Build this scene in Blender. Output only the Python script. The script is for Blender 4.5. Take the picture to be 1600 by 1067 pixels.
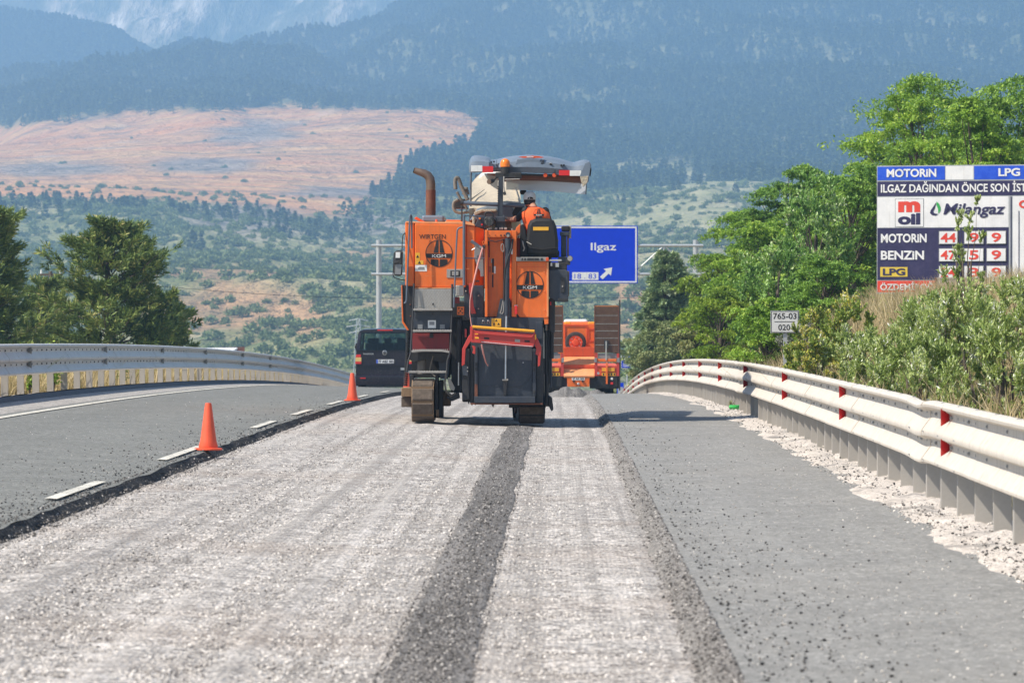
import bpy, bmesh, math, random
import numpy as np
from mathutils import Vector, Matrix, Euler, noise

for _o in list(bpy.data.objects):
    bpy.data.objects.remove(_o)
scene = bpy.context.scene
COL = scene.collection
rng = np.random.default_rng(11)
random.seed(5)

# ------------------------------------------------------------------ camera
F = 6600.0                       # focal length in pixels of a 1600 px wide frame (a 148 mm lens)
CAM = Vector((0.0, 0.0, 1.5))
YAW = math.atan(75 / F)
PITCH = -math.atan(33.5 / F)
cd = bpy.data.cameras.new("camera")
cam = bpy.data.objects.new("camera", cd)
COL.objects.link(cam)
cam.location = CAM
cam.rotation_euler = (math.pi / 2 + PITCH, 0, YAW)
cd.sensor_width = 36.0
cd.sensor_fit = 'HORIZONTAL'
cd.lens = 36.0 * F / 1600
cd.clip_start = 0.5
cd.clip_end = 40000
cd.dof.use_dof = True
cd.dof.focus_distance = 60.0
cd.dof.aperture_fstop = 8.0
scene.camera = cam
CR = Euler((math.pi / 2 + PITCH, 0, YAW)).to_matrix()

# ------------------------------------------------------------------ light
SUN_EL, SUN_AZ = math.radians(50), math.radians(24)      # azimuth: from the left (-X), swung back behind the camera
to_sun = Vector((-math.cos(SUN_AZ) * math.cos(SUN_EL), -math.sin(SUN_AZ) * math.cos(SUN_EL), math.sin(SUN_EL)))
world = bpy.data.worlds.new("World")
scene.world = world
world.use_nodes = True
wn = world.node_tree.nodes
wn.clear()
sky = wn.new("ShaderNodeTexSky")
sky.sky_type = 'NISHITA'
sky.sun_disc = False
sky.sun_elevation = SUN_EL
sky.sun_rotation = math.atan2(to_sun.x, to_sun.y)
sky.air_density = 1.0
sky.dust_density = 1.0
bg = wn.new("ShaderNodeBackground")
bg.inputs["Strength"].default_value = 0.10
wo = wn.new("ShaderNodeOutputWorld")
world.node_tree.links.new(sky.outputs[0], bg.inputs[0])
world.node_tree.links.new(bg.outputs[0], wo.inputs[0])
sl = bpy.data.lights.new("sun", 'SUN')
sl.energy = 4.4
sl.angle = math.radians(0.53)
sl.color = (1.0, 0.925, 0.80)
so = bpy.data.objects.new("sun", sl)
COL.objects.link(so)
so.rotation_euler = to_sun.to_track_quat('Z', 'Y').to_euler()
so.location = (-60, -30, 80)
vs = scene.view_settings
vs.view_transform = 'Standard'
vs.look = 'None'
vs.gamma = 1.0
vs.use_curve_mapping = False
vs.exposure = 0.62
scene.cycles.volume_bounces = 2
scene.cycles.max_bounces = 8
scene.cycles.diffuse_bounces = 3
scene.cycles.transparent_max_bounces = 8
scene.cycles.sample_clamp_indirect = 6.0


# ------------------------------------------------------------------ helpers
def ray(px, py):
    return CR @ Vector(((px - 800) / F, (533.5 - py) / F, -1.0))


def W(px, py, Y):
    """the point at depth Y that lies along the sight line of a measured position in the photograph"""
    r = ray(px, py)
    return CAM + r * (Y / r.y)


ORG = {}


def org(o):
    return ORG.get(o.name, Vector((0, 0, 0))) if o is not None else Vector((0, 0, 0))


def tag(o, label=None, cat=None, group=None, kind=None):
    if label: o["label"] = label
    if cat: o["category"] = cat
    if group: o["group"] = group
    if kind: o["kind"] = kind
    return o


def thing(name, loc, label, cat, group=None):
    o = bpy.data.objects.new(name, None)
    o.empty_display_size = 0.2
    COL.objects.link(o)
    o.location = loc
    ORG[o.name] = Vector(loc)
    return tag(o, label, cat, group)


def link_mesh(name, me, mat, parent=None, loc=None):
    o = bpy.data.objects.new(name, me)
    COL.objects.link(o)
    if mat is not None and len(me.materials) == 0:
        me.materials.append(mat)
    if parent is not None:
        o.parent = parent
        ORG[o.name] = org(parent)
    if loc is not None:
        o.location = Vector(loc) - org(parent)
        if parent is None:
            ORG[o.name] = Vector(loc)
    return o


def np_mesh(name, V, faces, nper):
    """mesh from arrays: V (n,3); faces (m,nper)"""
    me = bpy.data.meshes.new(name)
    V = np.asarray(V, dtype=np.float32)
    faces = np.asarray(faces, dtype=np.int32)
    me.vertices.add(len(V))
    me.vertices.foreach_set("co", V.ravel())
    m = len(faces)
    me.loops.add(m * nper)
    me.loops.foreach_set("vertex_index", faces.ravel())
    me.polygons.add(m)
    me.polygons.foreach_set("loop_start", np.arange(m, dtype=np.int32) * nper)
    me.polygons.foreach_set("loop_total", np.full(m, nper, dtype=np.int32))
    me.update(calc_edges=True)
    return me


def attr(me, name, vals):
    a = me.attributes.new(name, 'FLOAT', 'POINT')
    a.data.foreach_set("value", np.asarray(vals, dtype=np.float32))


def grid_mesh(name, P, smooth=True):
    """P (r,c,3) -> mesh, faces up when rows run away and columns run right"""
    r, c = P.shape[:2]
    i = np.arange(r * c).reshape(r, c)
    fs = np.stack([i[:-1, :-1], i[:-1, 1:], i[1:, 1:], i[1:, :-1]], -1).reshape(-1, 4)
    me = np_mesh(name, P.reshape(-1, 3), fs, 4)
    if smooth:
        me.polygons.foreach_set("use_smooth", np.ones(len(fs), dtype=bool))
    return me


class MB:
    """collects shapes in world coordinates and links them as one mesh object"""
    def __init__(s):
        s.v, s.f = [], []

    def add(s, vs_, fs_):
        b = len(s.v)
        s.v += [tuple(v) for v in vs_]
        s.f += [tuple(b + i for i in f) for f in fs_]
        return s

    def box(s, x0, x1, y0, y1, z0, z1):
        x0, x1 = min(x0, x1), max(x0, x1)
        y0, y1 = min(y0, y1), max(y0, y1)
        z0, z1 = min(z0, z1), max(z0, z1)
        return s.add([(x0, y0, z0), (x1, y0, z0), (x1, y1, z0), (x0, y1, z0), (x0, y0, z1), (x1, y0, z1), (x1, y1, z1), (x0, y1, z1)],
                     [(3, 2, 1, 0), (4, 5, 6, 7), (0, 1, 5, 4), (1, 2, 6, 5), (2, 3, 7, 6), (3, 0, 4, 7)])

    def prism(s, pts, d):
        """polygon of 3-D points pushed along the vector d"""
        d = Vector(d)
        a = [Vector(p) for p in pts]
        n = len(a)
        nor = Vector((0, 0, 0))
        for i in range(n):
            nor += (a[i] - a[0]).cross(a[(i + 1) % n] - a[0])
        if nor.dot(d) > 0:
            a.reverse()
        b = [p + d for p in a]
        fs_ = [tuple(range(n)), tuple(range(2 * n - 1, n - 1, -1))]
        for i in range(n):
            j = (i + 1) % n
            fs_.append((j, i, n + i, n + j))
        return s.add(a + b, fs_)

    def tube(s, pts, r, n=8, caps=True):
        P = [Vector(p) for p in pts]
        m = len(P)
        rr = r if isinstance(r, (list, tuple)) else [r] * m
        rings = []
        up = None
        for i in range(m):
            t = (P[min(i + 1, m - 1)] - P[max(i - 1, 0)])
            if t.length < 1e-9: t = Vector((0, 0, 1))
            t.normalize()
            if up is None:
                up = Vector((0, 0, 1)) if abs(t.z) < 0.9 else Vector((0, 1, 0))
            u = t.cross(up)
            if u.length < 1e-6: u = t.cross(Vector((1, 0, 0)))
            u.normalize()
            w = u.cross(t).normalized()
            up = w
            rings.append([P[i] + (u * math.cos(2 * math.pi * k / n) + w * math.sin(2 * math.pi * k / n)) * rr[i] for k in range(n)])
        vs_ = [p for ring in rings for p in ring]
        fs_ = []
        for i in range(m - 1):
            for k in range(n):
                k2 = (k + 1) % n
                fs_.append((i * n + k, i * n + k2, (i + 1) * n + k2, (i + 1) * n + k))
        if caps:
            fs_.append(tuple(range(n - 1, -1, -1)))
            fs_.append(tuple((m - 1) * n + k for k in range(n)))
        return s.add(vs_, fs_)

    def ball(s, c, r, nu=12, nv=8):
        c = Vector(c)
        r = Vector(r) if not isinstance(r, (int, float)) else Vector((r, r, r))
        vs_ = [c + Vector((0, 0, -r.z))]
        for j in range(1, nv):
            t = -math.pi / 2 + math.pi * j / nv
            for i in range(nu):
                a = 2 * math.pi * i / nu
                vs_.append(c + Vector((r.x * math.cos(t) * math.cos(a), r.y * math.cos(t) * math.sin(a), r.z * math.sin(t))))
        vs_.append(c + Vector((0, 0, r.z)))
        fs_ = []
        for i in range(nu):
            fs_.append((0, 1 + (i + 1) % nu, 1 + i))
        for j in range(nv - 2):
            for i in range(nu):
                a, b = 1 + j * nu + i, 1 + j * nu + (i + 1) % nu
                fs_.append((a, b, b + nu, a + nu))
        l = len(vs_) - 1
        for i in range(nu):
            fs_.append((l, 1 + (nv - 2) * nu + i, 1 + (nv - 2) * nu + (i + 1) % nu))
        return s.add(vs_, fs_)

    def lathe(s, c, prof, n=20, axis='Z'):
        """closed turned shape; prof = [(r, h)...] along the axis"""
        c = Vector(c)
        vs_, fs_ = [], []
        m = len(prof)
        for (r, h) in prof:
            for k in range(n):
                a = 2 * math.pi * k / n
                if axis == 'Z': p = Vector((r * math.cos(a), r * math.sin(a), h))
                elif axis == 'Y': p = Vector((r * math.cos(a), h, -r * math.sin(a)))
                else: p = Vector((h, r * math.cos(a), r * math.sin(a)))
                vs_.append(c + p)
        for i in range(m - 1):
            for k in range(n):
                k2 = (k + 1) % n
                fs_.append((i * n + k, i * n + k2, (i + 1) * n + k2, (i + 1) * n + k))
        fs_.append(tuple(range(n - 1, -1, -1)))
        fs_.append(tuple((m - 1) * n + k for k in range(n)))
        return s.add(vs_, fs_)

    def loft(s, rings, closed=True, caps=True):
        n = len(rings[0])
        vs_ = [p for r_ in rings for p in r_]
        fs_ = []
        for i in range(len(rings) - 1):
            for k in range(n if closed else n - 1):
                k2 = (k + 1) % n
                fs_.append((i * n + k, i * n + k2, (i + 1) * n + k2, (i + 1) * n + k))
        if caps and closed:
            fs_.append(tuple(range(n - 1, -1, -1)))
            fs_.append(tuple((len(rings) - 1) * n + k for k in range(n)))
        return s.add(vs_, fs_)

    def build(s, name, mat, parent=None, bevel=0.0, smooth=0, label=None, fix=False):
        o_ = org(parent)
        me = bpy.data.meshes.new(name)
        me.from_pydata([(x - o_.x, y - o_.y, z - o_.z) for (x, y, z) in s.v], [], s.f)
        if fix:
            bm = bmesh.new(); bm.from_mesh(me)
            bmesh.ops.recalc_face_normals(bm, faces=bm.faces)
            bm.to_mesh(me); bm.free()
        if smooth:
            me.polygons.foreach_set("use_smooth", np.ones(len(me.polygons), dtype=bool))
            me.set_sharp_from_angle(angle=math.radians(smooth))
        me.update()
        o = link_mesh(name, me, mat, parent)
        if bevel:
            m = o.modifiers.new("edge", 'BEVEL')
            m.width = bevel; m.segments = 2; m.limit_method = 'ANGLE'; m.angle_limit = math.radians(40)
        if label: o["label"] = label
        return o


# ------------------------------------------------------------------ materials
def lk(nt, a, b):
    nt.links.new(a, b)


def ramp(nt, stops, src):
    r = nt.nodes.new("ShaderNodeValToRGB")
    el = r.color_ramp.elements
    while len(el) < len(stops): el.new(0.5)
    for e, (p, c) in zip(el, stops):
        e.position = p
        e.color = (c[0], c[1], c[2], 1) if not isinstance(c, (int, float)) else (c, c, c, 1)
    lk(nt, src, r.inputs[0])
    return r.outputs[0]


def mixc(nt, fac, a, b, mode='MIX'):
    m = nt.nodes.new("ShaderNodeMix")
    m.data_type = 'RGBA'; m.blend_type = mode
    for sock, v in ((m.inputs[0], fac), (m.inputs[6], a), (m.inputs[7], b)):
        if hasattr(v, "links"): lk(nt, v, sock)
        elif isinstance(v, (int, float)): sock.default_value = v
        else: sock.default_value = (v[0], v[1], v[2], 1)
    return m.outputs[2]


def math_(nt, op, a, b=0.0, c=None):
    m = nt.nodes.new("ShaderNodeMath"); m.operation = op
    for sock, v in zip(m.inputs, (a, b, c)):
        if v is None: continue
        if hasattr(v, "links"): lk(nt, v, sock)
        else: sock.default_value = v
    return m.outputs[0]


def coords(nt, scale=(1, 1, 1), kind="Object"):
    tc = nt.nodes.new("ShaderNodeTexCoord")
    mp = nt.nodes.new("ShaderNodeMapping")
    mp.inputs["Scale"].default_value = scale
    lk(nt, tc.outputs[kind], mp.inputs[0])
    return mp.outputs[0]


def noise_(nt, vec, scale, detail=4, rough=0.55, dist=0.0):
    n = nt.nodes.new("ShaderNodeTexNoise")
    n.inputs["Scale"].default_value = scale
    n.inputs["Detail"].default_value = detail
    n.inputs["Roughness"].default_value = rough
    n.inputs["Distortion"].default_value = dist
    lk(nt, vec, n.inputs["Vector"])
    return n.outputs[0]


def voro(nt, vec, scale, out="Color", feature='F1', rnd=1.0):
    n = nt.nodes.new("ShaderNodeTexVoronoi")
    n.feature = feature
    n.inputs["Scale"].default_value = scale
    n.inputs["Randomness"].default_value = rnd
    lk(nt, vec, n.inputs["Vector"])
    return n.outputs[out]


def bump(nt, h, dist, strength=1.0):
    b = nt.nodes.new("ShaderNodeBump")
    b.inputs["Strength"].default_value = strength
    b.inputs["Distance"].default_value = dist
    lk(nt, h, b.inputs["Height"])
    return b.outputs[0]


def new_mat(name):
    m = bpy.data.materials.new(name)
    m.use_nodes = True
    nt = m.node_tree
    return m, nt, nt.nodes["Principled BSDF"]


def paint(name, col, rough=0.45, metal=0.0, dirt=(0.20, 0.17, 0.14), dirt_amt=0.35, scale=3.0, bumpd=0.0, spec=0.5, var=0.12):
    """painted or plain surface with uneven tone, dust and a little relief"""
    m, nt, p = new_mat(name)
    v = coords(nt)
    n1 = noise_(nt, v, scale, 6, 0.65)
    n2 = noise_(nt, v, scale * 9, 4, 0.6)
    c = mixc(nt, ramp(nt, [(0.3, 0), (0.7, 1)], n1), [max(0, x * (1 - var)) for x in col], [min(1, x * (1 + var)) for x in col])
    f = math_(nt, 'MULTIPLY', ramp(nt, [(0.48, 0), (0.78, 1)], math_(nt, 'ADD', math_(nt, 'MULTIPLY', n1, 0.6), math_(nt, 'MULTIPLY', n2, 0.4))), dirt_amt)
    c = mixc(nt, f, c, dirt)
    run = noise_(nt, coords(nt, (7, 7, 0.55)), 1.6, 5, 0.65)          # grime that has run down
    c = mixc(nt, math_(nt, 'MULTIPLY', ramp(nt, [(0.52, 0), (0.74, 1)], run), dirt_amt * 0.75), c, [x * 0.55 for x in dirt])
    lk(nt, c, p.inputs["Base Color"])
    rr = math_(nt, 'ADD', math_(nt, 'MULTIPLY', n2, 0.25), rough - 0.1)
    lk(nt, rr, p.inputs["Roughness"])
    p.inputs["Metallic"].default_value = metal
    p.inputs["Specular IOR Level"].default_value = spec
    if bumpd:
        lk(nt, bump(nt, n2, bumpd), p.inputs["Normal"])
    return m


def leaf_mat(name, stops, trans=0.3, rough=0.5, spec=0.35):
    m, nt, p = new_mat(name)
    a = nt.nodes.new("ShaderNodeAttribute")
    a.attribute_name = "tint"
    c = ramp(nt, stops, a.outputs["Fac"])
    lk(nt, c, p.inputs["Base Color"])
    p.inputs["Roughness"].default_value = rough
    p.inputs["Specular IOR Level"].default_value = spec
    t = nt.nodes.new("ShaderNodeBsdfTranslucent")
    lk(nt, mixc(nt, 1.0, c, (1.0, 1.0, 0.55), 'MULTIPLY'), t.inputs[0])
    mx = nt.nodes.new("ShaderNodeMixShader")
    mx.inputs[0].default_value = trans
    lk(nt, p.outputs[0], mx.inputs[1])
    lk(nt, t.outputs[0], mx.inputs[2])
    lk(nt, mx.outputs[0], nt.nodes["Material Output"].inputs[0])
    return m


ORANGE = paint("orange_paint", (0.80, 0.155, 0.018), 0.42, dirt=(0.45, 0.22, 0.10), dirt_amt=0.42)
ORANGE_RED = paint("orange_red_paint", (0.72, 0.085, 0.015), 0.5, dirt_amt=0.3)
ORANGE_PALE = paint("dusty_sunlit_orange", (0.80, 0.30, 0.11), 0.7, dirt=(0.6, 0.42, 0.26), dirt_amt=0.8)  # pale dusty orange; also carries painted sunlight on deck slopes and hood rim
SLATE = paint("slate_paint", (0.032, 0.041, 0.058), 0.5, dirt=(0.13, 0.115, 0.10), dirt_amt=0.5)
SLATE_BAR = paint("slate_rail_paint", (0.10, 0.125, 0.165), 0.42, dirt_amt=0.25)
DARK = paint("dark_steel", (0.022, 0.023, 0.026), 0.55, dirt=(0.10, 0.085, 0.07), dirt_amt=0.6)
BLACK = paint("black_plastic", (0.012, 0.012, 0.013), 0.6, dirt=(0.06, 0.055, 0.05), dirt_amt=0.4)
RUBBER = paint("rubber", (0.03, 0.028, 0.026), 0.85, dirt=(0.16, 0.12, 0.085), dirt_amt=0.7, bumpd=0.004, scale=8)
PADTAN = paint("worn_track_pad", (0.27, 0.18, 0.105), 0.9, dirt=(0.12, 0.09, 0.065), dirt_amt=0.8, bumpd=0.006, scale=10)
PADDARK = paint("track_pad_face", (0.11, 0.085, 0.065), 0.92, dirt=(0.26, 0.2, 0.15), dirt_amt=0.9, bumpd=0.01, scale=14)
RED = paint("red_paint", (0.52, 0.045, 0.035), 0.45, dirt=(0.25, 0.12, 0.10), dirt_amt=0.35)
DARKRED = paint("dark_red_paint", (0.20, 0.018, 0.02), 0.5, dirt=(0.10, 0.05, 0.04), dirt_amt=0.5)
YELLOW = paint("yellow_paint", (0.80, 0.37, 0.02), 0.45, dirt=(0.35, 0.2, 0.06), dirt_amt=0.35)
STICKER = paint("warning_sticker", (0.80, 0.42, 0.03), 0.5, dirt=(0.5, 0.25, 0.05), dirt_amt=0.3)
WHITE = paint("white_paint", (0.78, 0.78, 0.76), 0.5, dirt=(0.5, 0.46, 0.4), dirt_amt=0.35)
CHROME = paint("bright_steel", (0.62, 0.62, 0.62), 0.32, metal=0.85, dirt_amt=0.25)
ALU = paint("dusty_aluminium", (0.40, 0.38, 0.35), 0.55, metal=0.55, dirt=(0.25, 0.22, 0.18), dirt_amt=0.6)
GREY = paint("grey_plastic", (0.23, 0.24, 0.25), 0.5, dirt_amt=0.3)
CANOPY = paint("canopy_grey", (0.155, 0.195, 0.25), 0.38, dirt=(0.34, 0.33, 0.32), dirt_amt=0.25)
CREAM = paint("cream_tarpaulin", (0.50, 0.43, 0.325), 0.8, dirt=(0.35, 0.28, 0.2), dirt_amt=0.5, bumpd=0.02, scale=4)
HOSE = paint("dusty_hose", (0.17, 0.155, 0.135), 0.75, dirt=(0.33, 0.28, 0.22), dirt_amt=0.6)
RUST = paint("rusty_pipe", (0.155, 0.055, 0.032), 0.75, dirt=(0.26, 0.10, 0.05), dirt_amt=0.6, scale=7, bumpd=0.004)
BURNT = paint("heat_stained_steel", (0.21, 0.15, 0.115), 0.42, metal=0.6, dirt=(0.35, 0.25, 0.18), dirt_amt=0.5)
REFRED = paint("red_reflector", (0.68, 0.022, 0.025), 0.3, dirt=(0.3, 0.03, 0.03), dirt_amt=0.3)
BEACON = paint("amber_lens", (0.85, 0.20, 0.015), 0.18, dirt_amt=0.1)
CONE = paint("cone_plastic", (0.83, 0.10, 0.035), 0.55, dirt=(0.35, 0.1, 0.06), dirt_amt=0.35, scale=6)
RAILW = paint("whitewashed_steel", (0.60, 0.545, 0.475), 0.6, dirt=(0.44, 0.36, 0.27), dirt_amt=0.6, scale=1.2)
RAILG = paint("galvanised_steel", (0.60, 0.59, 0.56), 0.5, metal=0.1, dirt=(0.42, 0.38, 0.33), dirt_amt=0.5, scale=1.5)
POSTM = paint("dull_zinc", (0.40, 0.375, 0.34), 0.6, metal=0.1, dirt=(0.33, 0.29, 0.24), dirt_amt=0.7, scale=4)
GALV = paint("galvanised_tube", (0.50, 0.52, 0.53), 0.45, metal=0.4, dirt_amt=0.25)
SIGNBLUE = paint("sign_blue", (0.0005, 0.040, 0.62), 0.6, dirt_amt=0.0, var=0.05, spec=0.2)
ADBLUE = paint("banner_blue", (0.01, 0.075, 0.62), 0.4, dirt=(0.1, 0.25, 0.7), dirt_amt=0.5)
NAVY = paint("banner_navy", (0.028, 0.024, 0.085), 0.45, dirt=(0.12, 0.11, 0.2), dirt_amt=0.35)
ADWHITE = paint("banner_white", (0.80, 0.80, 0.81), 0.5, dirt=(0.66, 0.6, 0.52), dirt_amt=0.35)
ADRED = paint("banner_red", (0.74, 0.06, 0.035), 0.45, dirt_amt=0.15)
ADYEL = paint("banner_yellow", (0.72, 0.52, 0.06), 0.45, dirt_amt=0.15)
ADGREEN = paint("banner_green", (0.04, 0.40, 0.09), 0.45, dirt_amt=0.1)
ADGREY = paint("weathered_board", (0.36, 0.32, 0.29), 0.7, dirt=(0.42, 0.26, 0.16), dirt_amt=0.6)
INK = paint("black_print", (0.012, 0.011, 0.012), 0.55, dirt_amt=0.15)
WOOD = paint("weathered_plank", (0.115, 0.062, 0.040), 0.85, dirt=(0.20, 0.13, 0.09), dirt_amt=0.6, bumpd=0.01, scale=6)
VANPAINT = paint("van_paint", (0.016, 0.013, 0.022), 0.22, dirt=(0.06, 0.05, 0.05), dirt_amt=0.35)
LAMPRED = paint("lamp_red", (0.70, 0.03, 0.03), 0.2, dirt_amt=0.1)
LAMPAMB = paint("lamp_amber", (0.80, 0.55, 0.20), 0.2, dirt_amt=0.1)
SKIN = paint("skin", (0.42, 0.20, 0.13), 0.5, dirt_amt=0.05)
CLOTHBLK = paint("black_cloth", (0.016, 0.015, 0.016), 0.9, dirt_amt=0.15)
VEST = paint("orange_vest_cloth", (0.88, 0.12, 0.02), 0.75, dirt_amt=0.12, bumpd=0.01, scale=9)
CAP = paint("grey_cap_cloth", (0.55, 0.54, 0.53), 0.85, dirt=(0.4, 0.36, 0.32), dirt_amt=0.3)
BARK = paint("bark", (0.11, 0.085, 0.065), 0.9, dirt=(0.2, 0.17, 0.14), dirt_amt=0.6, bumpd=0.02, scale=8)
CONCRETE = paint("kerb_concrete", (0.36, 0.34, 0.31), 0.85, dirt=(0.5, 0.44, 0.36), dirt_amt=0.5)


def glass_mat(name, col, alpha):
    m, nt, p = new_mat(name)
    p.inputs["Base Color"].default_value = (*col, 1)
    p.inputs["Roughness"].default_value = 0.08
    t = nt.nodes.new("ShaderNodeBsdfTransparent")
    t.inputs[0].default_value = (0.80, 0.90, 0.90, 1)
    mx = nt.nodes.new("ShaderNodeMixShader")
    mx.inputs[0].default_value = alpha
    lk(nt, t.outputs[0], mx.inputs[1]); lk(nt, p.outputs[0], mx.inputs[2])
    lk(nt, mx.outputs[0], nt.nodes["Material Output"].inputs[0])
    return m


VANGLASS = glass_mat("tinted_glass", (0.02, 0.03, 0.035), 0.22)
CURTAIN = glass_mat("milky_plastic", (0.62, 0.62, 0.66), 0.62)
CURTAIN.node_tree.nodes["Principled BSDF"].inputs["Roughness"].default_value = 0.4


# ------------------------------------------------------------------ lettering
def text_mesh(s, bold=0.0, shear=0.0, extrude=0.01):
    cu = bpy.data.curves.new("letters", 'FONT')
    cu.body = s
    cu.size = 1.0
    cu.offset = bold
    cu.shear = shear
    cu.extrude = extrude
    cu.resolution_u = 4
    ob = bpy.data.objects.new("letters", cu)
    me0 = ob.to_mesh()
    V = np.empty(len(me0.vertices) * 3, dtype=np.float32)
    me0.vertices.foreach_get("co", V)
    V = V.reshape(-1, 3)
    Fs = [tuple(p.vertices) for p in me0.polygons]
    ob.to_mesh_clear()
    bpy.data.objects.remove(ob)
    bpy.data.curves.remove(cu)
    return V, Fs


class Plane:
    """an upright plane through point p turned by yaw about Z; u to the viewer's right, v up, n towards the viewer"""
    def __init__(s, p, yaw=0.0):
        s.p = Vector(p)
        s.u = Vector((math.cos(yaw), math.sin(yaw), 0))
        s.v = Vector((0, 0, 1))
        s.n = Vector((math.sin(yaw), -math.cos(yaw), 0))

    def at(s, px, py, off=0.0):
        r = ray(px, py)
        q = s.p + s.n * off
        t = (q - CAM).dot(s.n) / r.dot(s.n)
        return CAM + r * t


def lettering(s, pl, px0, py0, px1, py1, mat, parent, off=0.004, bold=0.02, shear=0.0, name="lettering", label=None):
    V, Fs = text_mesh(s, bold, shear)
    if len(V) == 0: return None
    mn, mx = V.min(0), V.max(0)
    c = pl.at((px0 + px1) / 2, (py0 + py1) / 2, off)
    wd = (pl.at(px1, (py0 + py1) / 2, off) - pl.at(px0, (py0 + py1) / 2, off)).length
    ht = (pl.at((px0 + px1) / 2, py0, off) - pl.at((px0 + px1) / 2, py1, off)).length
    sx, sz = wd / (mx[0] - mn[0]), ht / (mx[1] - mn[1])
    cx, cy = (mx[0] + mn[0]) / 2, (mx[1] + mn[1]) / 2
    pts = [c + pl.u * float((x - cx) * sx) + pl.v * float((y - cy) * sz) + pl.n * (0.0015 if z > 0 else -0.0015) for x, y, z in V]
    b = MB(); b.add(pts, Fs)
    return b.build(name, mat, parent, label=label)


def panel_on(pl, px0, py0, px1, py1, mat, parent, name, off=0.003, th=0.003, bevel=0, label=None):
    """a flat sheet on a plane, its outer face off+th in front of it, from measured corners"""
    yc = (py0 + py1) / 2; xc = (px0 + px1) / 2
    x = [pl.at(px0, yc, off), pl.at(px1, yc, off)]
    zt, zb = pl.at(xc, py0, off).z, pl.at(xc, py1, off).z
    q = [Vector((x[0].x, x[0].y, zb)), Vector((x[1].x, x[1].y, zb)), Vector((x[1].x, x[1].y, zt)), Vector((x[0].x, x[0].y, zt))]
    return MB().prism(q, pl.n * th).build(name, mat, parent, bevel=bevel, label=label)


# ------------------------------------------------------------------ scattering (copies of small meshes on points)
def scatter(name, protos, P, rotz, scl, idx=None, label=None, kind="stuff", tilt=None):
    me = bpy.data.meshes.new(name)
    n = len(P)
    me.vertices.add(n)
    me.vertices.foreach_set("co", np.asarray(P, dtype=np.float32).ravel())
    a = me.attributes.new("turn", 'FLOAT_VECTOR', 'POINT')
    R = np.zeros((n, 3), dtype=np.float32)
    R[:, 2] = rotz
    if tilt is not None: R[:, 0] = tilt[:, 0]; R[:, 1] = tilt[:, 1]
    a.data.foreach_set("vector", R.ravel())
    s = np.asarray(scl, dtype=np.float32)
    if s.ndim == 1: s = np.stack([s, s, s], -1)
    a = me.attributes.new("size", 'FLOAT_VECTOR', 'POINT')
    a.data.foreach_set("vector", s.astype(np.float32).ravel())
    a = me.attributes.new("pick", 'INT', 'POINT')
    a.data.foreach_set("value", np.asarray(idx if idx is not None else np.zeros(n), dtype=np.int32))
    o = bpy.data.objects.new(name, me)
    COL.objects.link(o)
    g = bpy.data.node_groups.new(name, 'GeometryNodeTree')
    g.interface.new_socket("Geometry", in_out='INPUT', socket_type='NodeSocketGeometry')
    g.interface.new_socket("Geometry", in_out='OUTPUT', socket_type='NodeSocketGeometry')
    N = g.nodes
    gi, go = N.new("NodeGroupInput"), N.new("NodeGroupOutput")
    ip = N.new("GeometryNodeInstanceOnPoints")
    jn = N.new("GeometryNodeJoinGeometry")
    for pr in protos:
        oi = N.new("GeometryNodeObjectInfo")
        oi.inputs["Object"].default_value = pr
        oi.inputs["As Instance"].default_value = True
        g.links.new(oi.outputs["Geometry"], jn.inputs[0])

    def named(nm, ty):
        q = N.new("GeometryNodeInputNamedAttribute")
        q.data_type = ty
        q.inputs["Name"].default_value = nm
        return q.outputs[0]
    g.links.new(gi.outputs[0], ip.inputs["Points"])
    g.links.new(jn.outputs[0], ip.inputs["Instance"])
    ip.inputs["Pick Instance"].default_value = True
    g.links.new(named("pick", 'INT'), ip.inputs["Instance Index"])
    e2r = N.new("FunctionNodeEulerToRotation")
    g.links.new(named("turn", 'FLOAT_VECTOR'), e2r.inputs[0])
    g.links.new(e2r.outputs[0], ip.inputs["Rotation"])
    g.links.new(named("size", 'FLOAT_VECTOR'), ip.inputs["Scale"])
    g.links.new(ip.outputs[0], go.inputs[0])
    md = o.modifiers.new("scatter", 'NODES')
    md.node_group = g
    tag(o, label, None, None, kind)
    return o


def proto(name, me, mat):
    o = bpy.data.objects.new(name, me)
    if mat is not None and len(me.materials) == 0: me.materials.append(mat)
    return o
# ------------------------------------------------------------------ shape of the land
def crest(Y):
    Y = np.asarray(Y, dtype=float)
    u = np.clip(Y - 50, 0, 180)
    return -1.2e-4 * u * u - np.clip(Y - 230, 0, None) * 0.0432


def zroad(X, Y):
    X = np.asarray(X, dtype=float)
    return crest(Y) - 0.033 * np.minimum(X, 0)


def sstep(a, b, x):
    t = np.clip((np.asarray(x, dtype=float) - a) / (b - a), 0, 1)
    return t * t * (3 - 2 * t)


def fbm(X, Y, scale, octs=4, seed=0.0):
    X = np.asarray(X, dtype=float); Y = np.asarray(Y, dtype=float)
    out = np.empty(X.size)
    xs, ys = (X / scale).ravel(), (Y / scale).ravel()
    for i in range(X.size):
        out[i] = noise.fractal((xs[i] + seed, ys[i] - seed, seed * 0.37), 1.0, 2.0, octs)
    return out.reshape(X.shape)


def bank_h(Y):
    return 0.35 + 1.45 * sstep(30, 70, Y) + 0.5 * sstep(80, 130, Y) - 1.4 * sstep(150, 260, Y)


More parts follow.
